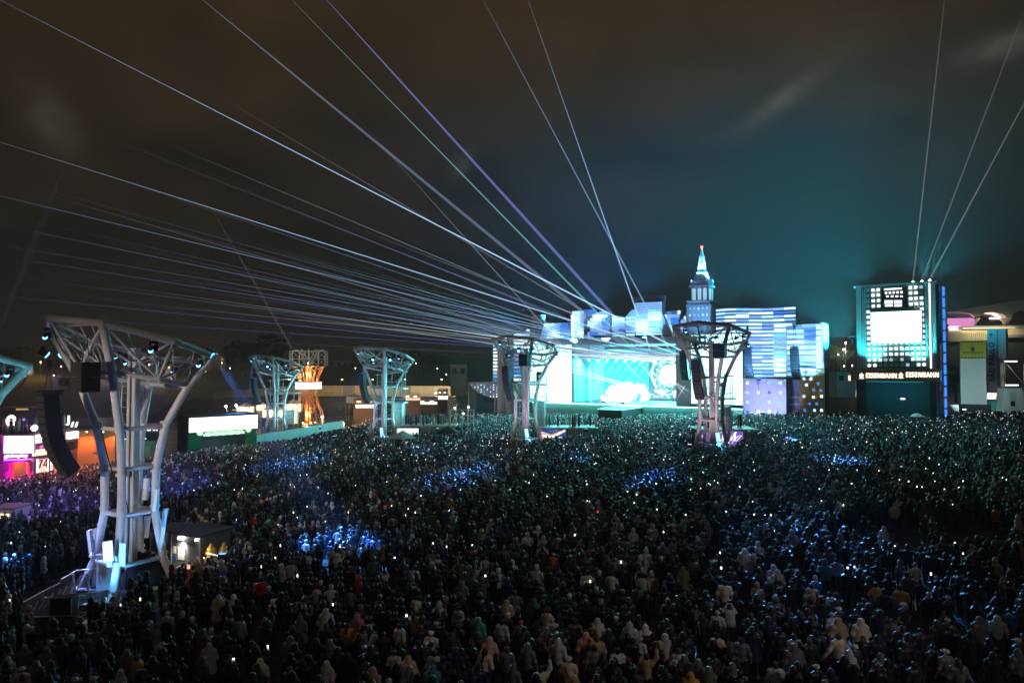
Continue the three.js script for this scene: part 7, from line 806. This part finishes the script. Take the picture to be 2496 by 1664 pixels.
// ---------------------------------------------------------------- light beams painted as glowing see-through shafts
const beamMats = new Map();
const beamMat = (c, k, o) => { const key = [c, k, o].join(); if (!beamMats.has(key)) beamMats.set(key, new THREE.MeshStandardMaterial({ color: RGB(0, 0, 0), roughness: 1, emissive: RGB(...c), emissiveIntensity: k, transparent: true, opacity: o})); return beamMats.get(key); };  // even glow and opacity imitate light scattered in haze
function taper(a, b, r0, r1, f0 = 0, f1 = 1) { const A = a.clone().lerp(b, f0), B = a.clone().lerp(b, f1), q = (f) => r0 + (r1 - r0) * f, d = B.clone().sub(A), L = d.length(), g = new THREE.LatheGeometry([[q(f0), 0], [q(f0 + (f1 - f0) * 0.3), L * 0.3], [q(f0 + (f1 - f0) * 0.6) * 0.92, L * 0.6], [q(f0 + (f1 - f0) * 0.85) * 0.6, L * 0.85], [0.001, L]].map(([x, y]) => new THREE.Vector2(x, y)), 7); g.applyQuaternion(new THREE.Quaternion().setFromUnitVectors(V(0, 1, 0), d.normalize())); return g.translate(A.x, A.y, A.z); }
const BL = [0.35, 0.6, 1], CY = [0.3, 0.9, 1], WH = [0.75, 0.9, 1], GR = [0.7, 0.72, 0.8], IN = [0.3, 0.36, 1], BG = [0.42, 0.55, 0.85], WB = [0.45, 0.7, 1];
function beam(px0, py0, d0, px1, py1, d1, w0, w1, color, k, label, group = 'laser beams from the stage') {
  const a = at(px0, py0, d0), b = at(px1, py1, d1), r0 = w0 * d0 / FOCAL / 2, r1 = w1 * d1 / FOCAL / 2, t = thing('painted_beam', label, 'painted light beam', a, 0, group), mk = (g, m) => part('glow_shaft', [g.translate(-a.x, -a.y, -a.z)], m, t);
  mk(taper(a, b, r0 * 0.85, r1 * (w1 > 10 ? 0.45 : w1 > 7 ? 0.14 : 0.025), 0, 1.03), beamMat(color, k * 1.3, w1 > 10 ? 0.09 : w1 > 7 ? 0.16 : 0.27));  // shaft thins towards its end to mimic fading light
}
// from the stage roof up over the field; the far end of each beam comes towards the camera
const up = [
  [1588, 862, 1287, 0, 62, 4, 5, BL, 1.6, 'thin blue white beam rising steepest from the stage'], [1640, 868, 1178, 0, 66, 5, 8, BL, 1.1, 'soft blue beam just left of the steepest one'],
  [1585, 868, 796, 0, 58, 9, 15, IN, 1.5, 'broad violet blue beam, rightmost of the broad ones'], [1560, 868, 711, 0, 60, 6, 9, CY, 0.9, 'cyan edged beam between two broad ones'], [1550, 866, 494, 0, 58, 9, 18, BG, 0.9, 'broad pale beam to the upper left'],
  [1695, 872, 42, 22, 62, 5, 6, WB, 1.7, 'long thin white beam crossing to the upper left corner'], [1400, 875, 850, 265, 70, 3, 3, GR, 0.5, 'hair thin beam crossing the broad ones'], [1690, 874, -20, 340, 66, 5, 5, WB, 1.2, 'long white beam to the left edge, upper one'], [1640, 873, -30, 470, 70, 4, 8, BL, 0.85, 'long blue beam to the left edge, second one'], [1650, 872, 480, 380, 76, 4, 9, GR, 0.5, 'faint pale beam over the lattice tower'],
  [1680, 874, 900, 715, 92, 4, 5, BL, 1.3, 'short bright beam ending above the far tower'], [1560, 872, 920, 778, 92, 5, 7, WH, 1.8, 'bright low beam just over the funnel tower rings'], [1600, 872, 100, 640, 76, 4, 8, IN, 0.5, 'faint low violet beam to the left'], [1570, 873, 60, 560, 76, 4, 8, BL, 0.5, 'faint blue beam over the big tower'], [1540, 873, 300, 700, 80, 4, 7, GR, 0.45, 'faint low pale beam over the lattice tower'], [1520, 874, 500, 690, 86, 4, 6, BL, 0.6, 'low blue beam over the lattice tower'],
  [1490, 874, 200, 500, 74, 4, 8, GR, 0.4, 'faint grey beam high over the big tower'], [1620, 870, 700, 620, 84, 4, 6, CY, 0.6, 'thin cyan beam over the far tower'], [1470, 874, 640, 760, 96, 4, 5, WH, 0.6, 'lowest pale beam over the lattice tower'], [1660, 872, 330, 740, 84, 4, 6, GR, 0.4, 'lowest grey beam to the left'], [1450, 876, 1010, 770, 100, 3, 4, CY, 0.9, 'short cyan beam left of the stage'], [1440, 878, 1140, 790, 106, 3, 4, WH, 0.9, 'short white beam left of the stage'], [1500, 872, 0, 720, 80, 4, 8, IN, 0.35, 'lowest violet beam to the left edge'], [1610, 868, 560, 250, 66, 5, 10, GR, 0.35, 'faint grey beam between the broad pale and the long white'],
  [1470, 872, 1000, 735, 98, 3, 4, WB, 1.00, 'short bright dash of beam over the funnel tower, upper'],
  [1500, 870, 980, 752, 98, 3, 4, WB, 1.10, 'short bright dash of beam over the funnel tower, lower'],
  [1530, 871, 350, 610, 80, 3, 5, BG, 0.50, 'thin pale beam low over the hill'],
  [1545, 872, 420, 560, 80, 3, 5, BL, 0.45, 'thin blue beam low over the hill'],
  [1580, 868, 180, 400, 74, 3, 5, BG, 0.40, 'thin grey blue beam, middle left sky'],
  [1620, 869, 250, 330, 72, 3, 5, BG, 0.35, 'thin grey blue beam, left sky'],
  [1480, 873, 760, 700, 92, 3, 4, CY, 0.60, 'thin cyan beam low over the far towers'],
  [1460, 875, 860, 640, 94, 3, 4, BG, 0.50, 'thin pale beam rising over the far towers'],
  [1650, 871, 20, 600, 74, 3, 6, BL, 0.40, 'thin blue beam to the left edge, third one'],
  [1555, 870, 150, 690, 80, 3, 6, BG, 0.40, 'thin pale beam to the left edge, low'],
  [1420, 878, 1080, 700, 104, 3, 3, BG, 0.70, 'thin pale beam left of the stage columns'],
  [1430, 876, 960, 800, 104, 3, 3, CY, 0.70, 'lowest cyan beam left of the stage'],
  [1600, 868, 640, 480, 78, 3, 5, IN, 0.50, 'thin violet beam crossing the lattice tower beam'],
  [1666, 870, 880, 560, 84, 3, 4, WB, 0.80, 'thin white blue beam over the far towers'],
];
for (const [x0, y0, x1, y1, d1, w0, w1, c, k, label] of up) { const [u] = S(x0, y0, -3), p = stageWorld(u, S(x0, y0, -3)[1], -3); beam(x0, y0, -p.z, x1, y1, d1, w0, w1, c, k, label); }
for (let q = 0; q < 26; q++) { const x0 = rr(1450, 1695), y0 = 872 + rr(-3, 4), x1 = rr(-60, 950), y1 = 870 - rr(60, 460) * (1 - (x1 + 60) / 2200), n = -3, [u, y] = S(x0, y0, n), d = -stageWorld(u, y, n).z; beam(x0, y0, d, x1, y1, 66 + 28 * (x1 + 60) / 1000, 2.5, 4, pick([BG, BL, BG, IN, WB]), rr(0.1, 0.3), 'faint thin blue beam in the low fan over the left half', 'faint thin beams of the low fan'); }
// fan of low beams inside the opening and down across the stage
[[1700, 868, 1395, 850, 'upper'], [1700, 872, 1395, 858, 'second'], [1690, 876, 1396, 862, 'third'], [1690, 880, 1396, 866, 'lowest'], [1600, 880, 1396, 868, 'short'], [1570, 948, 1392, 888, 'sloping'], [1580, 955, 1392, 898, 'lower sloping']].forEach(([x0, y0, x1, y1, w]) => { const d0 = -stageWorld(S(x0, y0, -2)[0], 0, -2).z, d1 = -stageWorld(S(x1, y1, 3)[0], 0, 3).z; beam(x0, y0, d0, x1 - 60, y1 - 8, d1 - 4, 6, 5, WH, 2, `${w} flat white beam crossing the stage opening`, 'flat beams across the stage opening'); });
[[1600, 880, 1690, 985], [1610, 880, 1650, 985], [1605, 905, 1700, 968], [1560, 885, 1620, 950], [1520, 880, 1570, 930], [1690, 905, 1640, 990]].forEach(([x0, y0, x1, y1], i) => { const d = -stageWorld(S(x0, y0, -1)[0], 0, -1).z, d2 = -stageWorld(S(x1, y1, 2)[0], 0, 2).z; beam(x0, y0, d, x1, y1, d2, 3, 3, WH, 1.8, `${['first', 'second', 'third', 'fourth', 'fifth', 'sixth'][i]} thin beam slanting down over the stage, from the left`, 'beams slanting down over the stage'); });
// soft painted shafts of light below the light truss
for (let k = 0; k < 9; k++) { const px = 1462 + k * 21, n = -8, [u, y] = S(px, 874, n), a = stageWorld(u, y, n), b = stageWorld(u - 3.2, y - 5.2, n + 1.5), t = thing('painted_beam', `soft cyan shaft below the light truss, ${['first', 'second', 'third', 'fourth', 'fifth', 'sixth', 'seventh', 'eighth', 'ninth'][k]} from the left`, 'painted light beam', a, 0, 'soft shafts under the light truss'); part('glow_shaft', [taper(a, b, 0.12, 1.0).translate(-a.x, -a.y, -a.z)], beamMat([0.3, 1, 1], 0.9, 0.12), t); part('glow_shaft', [taper(a, b, 0.1, 0.6, 0, 0.6).translate(-a.x, -a.y, -a.z)], beamMat([0.4, 1, 1], 1.1, 0.18), t); }
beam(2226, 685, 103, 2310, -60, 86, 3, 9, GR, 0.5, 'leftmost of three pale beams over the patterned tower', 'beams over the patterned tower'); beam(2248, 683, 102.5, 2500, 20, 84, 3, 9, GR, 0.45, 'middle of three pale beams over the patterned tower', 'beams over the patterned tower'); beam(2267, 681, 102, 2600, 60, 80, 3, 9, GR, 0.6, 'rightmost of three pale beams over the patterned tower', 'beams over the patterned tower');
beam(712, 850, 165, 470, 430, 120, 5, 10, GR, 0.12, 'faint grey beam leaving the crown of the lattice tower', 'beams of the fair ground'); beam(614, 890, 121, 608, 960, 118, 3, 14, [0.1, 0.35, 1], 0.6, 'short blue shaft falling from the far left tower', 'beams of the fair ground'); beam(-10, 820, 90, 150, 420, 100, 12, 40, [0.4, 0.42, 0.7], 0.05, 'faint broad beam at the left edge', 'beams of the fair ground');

// ---------------------------------------------------------------- the crowd: nearest ones are individuals, the mass beyond is one object
{
  const spots = [];
  for (let z = -22, st = 0.66; z > -150; z -= st) for (let x = -130; x < 130; x += st) {
    st = z < -44 ? 0.6 : 0.68; const p = V(x + rr(-0.36, 0.36), 0, z + rr(-0.36, 0.36)); p.y = slope(p.x);
    const [gx, gy] = project(p), [hx, hy] = project(V(p.x, p.y + 1.7, p.z));
    if (gx < -260 || gx > PW + 260 || hy > PH + 60) continue;
    if (hy < edgeAt(hx) - 1) continue;
    if (inside(COMPOUND, gx, gy)) continue;
    let keep = (gy > 1250 ? 0.66 : 0.86) * (1 + 0.3 * noise2(x / 3.1, z / 3.1));
    if (gx > 1950 && gy > 1420) keep = 0.5;
    if (((gx - 2260) / 230) ** 2 + ((gy - 1345) / 48) ** 2 < 1) keep = 0.06;
    if (gy < 1250 && noise2(x / 9, z / 9) > 0.72) keep *= 0.5;
    if (rnd() > keep) continue;
    if (KEEP_OUT.some(([a, b, r]) => (p.x - a) ** 2 + (p.z - b) ** 2 < r * r)) continue;
    if (p.z > -80 && taken.some((q) => (p.x - q.x) ** 2 + (p.z - q.z) ** 2 < 0.3)) continue;
    spots.push([p, hx, hy]);
  }
  const shade = () => { const q = rnd(); return q < 0.44 ? ['black', 'black'] : q < 0.6 ? ['navy', 'navy'] : q < 0.77 ? ['charcoal', 'charcoal'] : q < 0.87 ? ['grey', 'grey'] : q < 0.925 ? ['pale', 'pale grey'] : q < 0.94 ? ['white', 'white'] : q < 0.952 ? ['tan', 'tan'] : q < 0.962 ? ['lavender', 'lavender'] : q < 0.968 ? ['red', 'red'] : q < 0.975 ? ['amber', 'amber'] : q < 0.983 ? ['teal', 'teal'] : q < 0.992 ? ['blue', 'blue'] : ['olive', 'olive']; };
  const inView = spots.filter(([, x, y]) => x > -15 && x < PW + 15 && y < PH - 4).sort((a, b) => b[0].z - a[0].z).slice(0, 300 - named.length), chosen = new Set(inView.map((s) => s[0]));
  const said = new Set(), ones = ['', 'one', 'two', 'three', 'four', 'five', 'six', 'seven', 'eight', 'nine', 'ten', 'eleven', 'twelve', 'thirteen', 'fourteen', 'fifteen', 'sixteen', 'seventeen', 'eighteen', 'nineteen'], tens = ['', '', 'twenty', 'thirty', 'forty', 'fifty', 'sixty', 'seventy', 'eighty', 'ninety'], inWords = (n) => (n = Math.min(99, Math.max(1, n))) < 20 ? ones[n] : tens[Math.floor(n / 10)] + (n % 10 ? '-' + ones[n % 10] : '');
  for (const [p, hx, hy] of inView) {
    const [coat, word] = shade(), kind = pick(['hood', 'hood', 'hoodUp', 'hoodUp', 'jacket', 'jacket', 'long', 'cap', 'film', 'raise'].slice(0, rnd() < 0.12 ? 10 : 8));
    const wear = { hood: 'hooded raincoat', hoodUp: 'hooded jacket', jacket: 'jacket', long: 'jacket and long hair', cap: 'shirt and cap', film: 'jacket filming with a phone', raise: 'jacket with one arm raised' }[kind];
    let across = Math.round(hx / PW * 100), label; do { label = `person in ${word} ${wear}, ${inWords(across)} percent across and ${inWords(Math.round((hy + 20) / PH * 100))} percent down`; across++; } while (said.has(label)); said.add(label);
    person(p, kind, C[coat], label, 'people standing in the dark foreground crowd');
  }
  // far people: three simple bodies; heads, coats and legs
  const torso = (up) => { const g = [lathe([[0.001, 0.8], [0.19, 0.82], [0.2, 1.0], [0.17, 1.15], [0.21, 1.36], [0.17, 1.45], [0.06, 1.5], [0.001, 1.5]], 8).scale(1.08, 1, 0.72)]; const a = up === 2 ? [V(0.2, 1.4, 0), V(0.25, 1.3, -0.2), V(0.05, 1.62, -0.33)] : up === 1 ? [V(0.2, 1.4, 0), V(0.3, 1.62, -0.04), V(0.26, 1.9, -0.1)] : [V(0.21, 1.4, 0), V(0.28, 1.14, 0.02), V(0.24, 0.95, -0.1)]; for (const s of [-1, 1]) { const b = s < 0 && up === 1 ? [V(0.21, 1.4, 0), V(0.28, 1.14, 0.02), V(0.24, 0.95, -0.1)] : a; const m = (v) => V(v.x * s, v.y, v.z); g.push(bar(m(b[0]), m(b[1]), 0.07, 5, 0.06), bar(m(b[1]), m(b[2]), 0.058, 5, 0.045)); } return merge(g); };
  const hoodHead = merge([lathe([[0.001, 1.46], [0.12, 1.47], [0.13, 1.6], [0.11, 1.7], [0.05, 1.765], [0.001, 1.775]], 8).scale(1, 1, 1.1)]), bareHead = merge([new THREE.IcosahedronGeometry(0.105, 1).scale(0.92, 1.18, 1).translate(0, 1.63, 0), bar(V(0, 1.46, 0), V(0, 1.56, 0), 0.055, 6)]);
  const legsGeo = merge([bar(V(-0.1, 0.05, 0), V(-0.09, 0.86, 0), 0.065, 5, 0.09), bar(V(0.1, 0.05, 0), V(0.09, 0.86, 0), 0.065, 5, 0.09)]);
  const rest = spots.filter(([p]) => !chosen.has(p)), sets = [[], [], []]; rest.forEach((s) => { const q = rnd(); sets[q < 0.8 ? 0 : q < 0.88 ? 1 : 2].push(s); });
  console.log('crowd', rest.length, 'named', named.length + inView.length);
  const tint = new THREE.MeshStandardMaterial({ color: RGB(1, 1, 1), roughness: 0.42 }), root = new THREE.Group(); root.name = 'crowd'; scene.add(root); tag(root, 'dense crowd of tens of thousands filling the field up to the stage', 'crowd', null, 'stuff');
  const m4 = new THREE.Matrix4(), q4 = new THREE.Quaternion(), col = new THREE.Color(), phones = [[], [], []], hoodM = [], hoodC = [], bareM = [], bareC = [], legM = [];
  sets.forEach((set, kind) => {
    const im = new THREE.InstancedMesh(torso(kind), tint, set.length); im.name = 'coats'; im.userData.kind = 'stuff'; root.add(im);
    set.forEach(([p, hx, hy], i) => {
      const s = rr(0.92, 1.05), yaw = facing(p, 0.55); q4.setFromAxisAngle(V(0, 1, 0), yaw); m4.compose(p, q4, V(s * rr(0.95, 1.15), s, s)); im.setMatrixAt(i, m4);
      const [key] = shade(); col.copy(C[key].color).multiplyScalar(rr(0.75, 1.25)); im.setColorAt(i, col); legM.push(m4.clone());
      if (rnd() < 0.5) { hoodM.push(m4.clone()); hoodC.push(col.clone()); } else { bareM.push(m4.clone()); bareC.push(rnd() < 0.15 ? col.clone().setRGB(0.5, 0.5, 0.5) : rnd() < 0.5 ? col.clone().setRGB(0.02, 0.014, 0.01) : col.clone().setRGB(0.06, 0.035, 0.022)); }
      const far = -p.z > 75 ? 0.7 : 0.25; if ((kind === 2 && rnd() < far) || (kind === 0 && rnd() < 0.008)) { const w = kind === 2 ? V(0, 1.7, -0.36) : V(0.1, 1.25, 0.24); w.applyMatrix4(m4); const m = new THREE.Matrix4().compose(w, q4, V(rr(0.8, 1.1), rr(0.5, 1), 1)); phones[kind === 0 && rnd() < 0.25 ? 2 : rnd() < 0.15 ? 1 : 0].push(m); }
    });
  });
  const put = (name, geo, material, ms, cs) => { const im = new THREE.InstancedMesh(geo, material, ms.length); im.name = name; im.userData.kind = 'stuff'; ms.forEach((m, i) => { im.setMatrixAt(i, m); if (cs) im.setColorAt(i, cs[i]); }); root.add(im); };
  put('hoods', hoodHead, tint, hoodM, hoodC); put('heads', bareHead, tint, bareM, bareC); put('legs', legsGeo, bottoms[0], legM);
  const ph = new THREE.BoxGeometry(0.075, 0.13, 0.02); put('phone_screens', ph, M.phone, phones[0]); put('phone_screens', ph, M.phoneWarm, phones[1]); put('phone_screens', ph, M.phoneRed, phones[2]);
}

scene.traverse((o) => { if (o.isMesh) { o.castShadow = true; o.receiveShadow = true; } });
renderer.render(scene, camera);
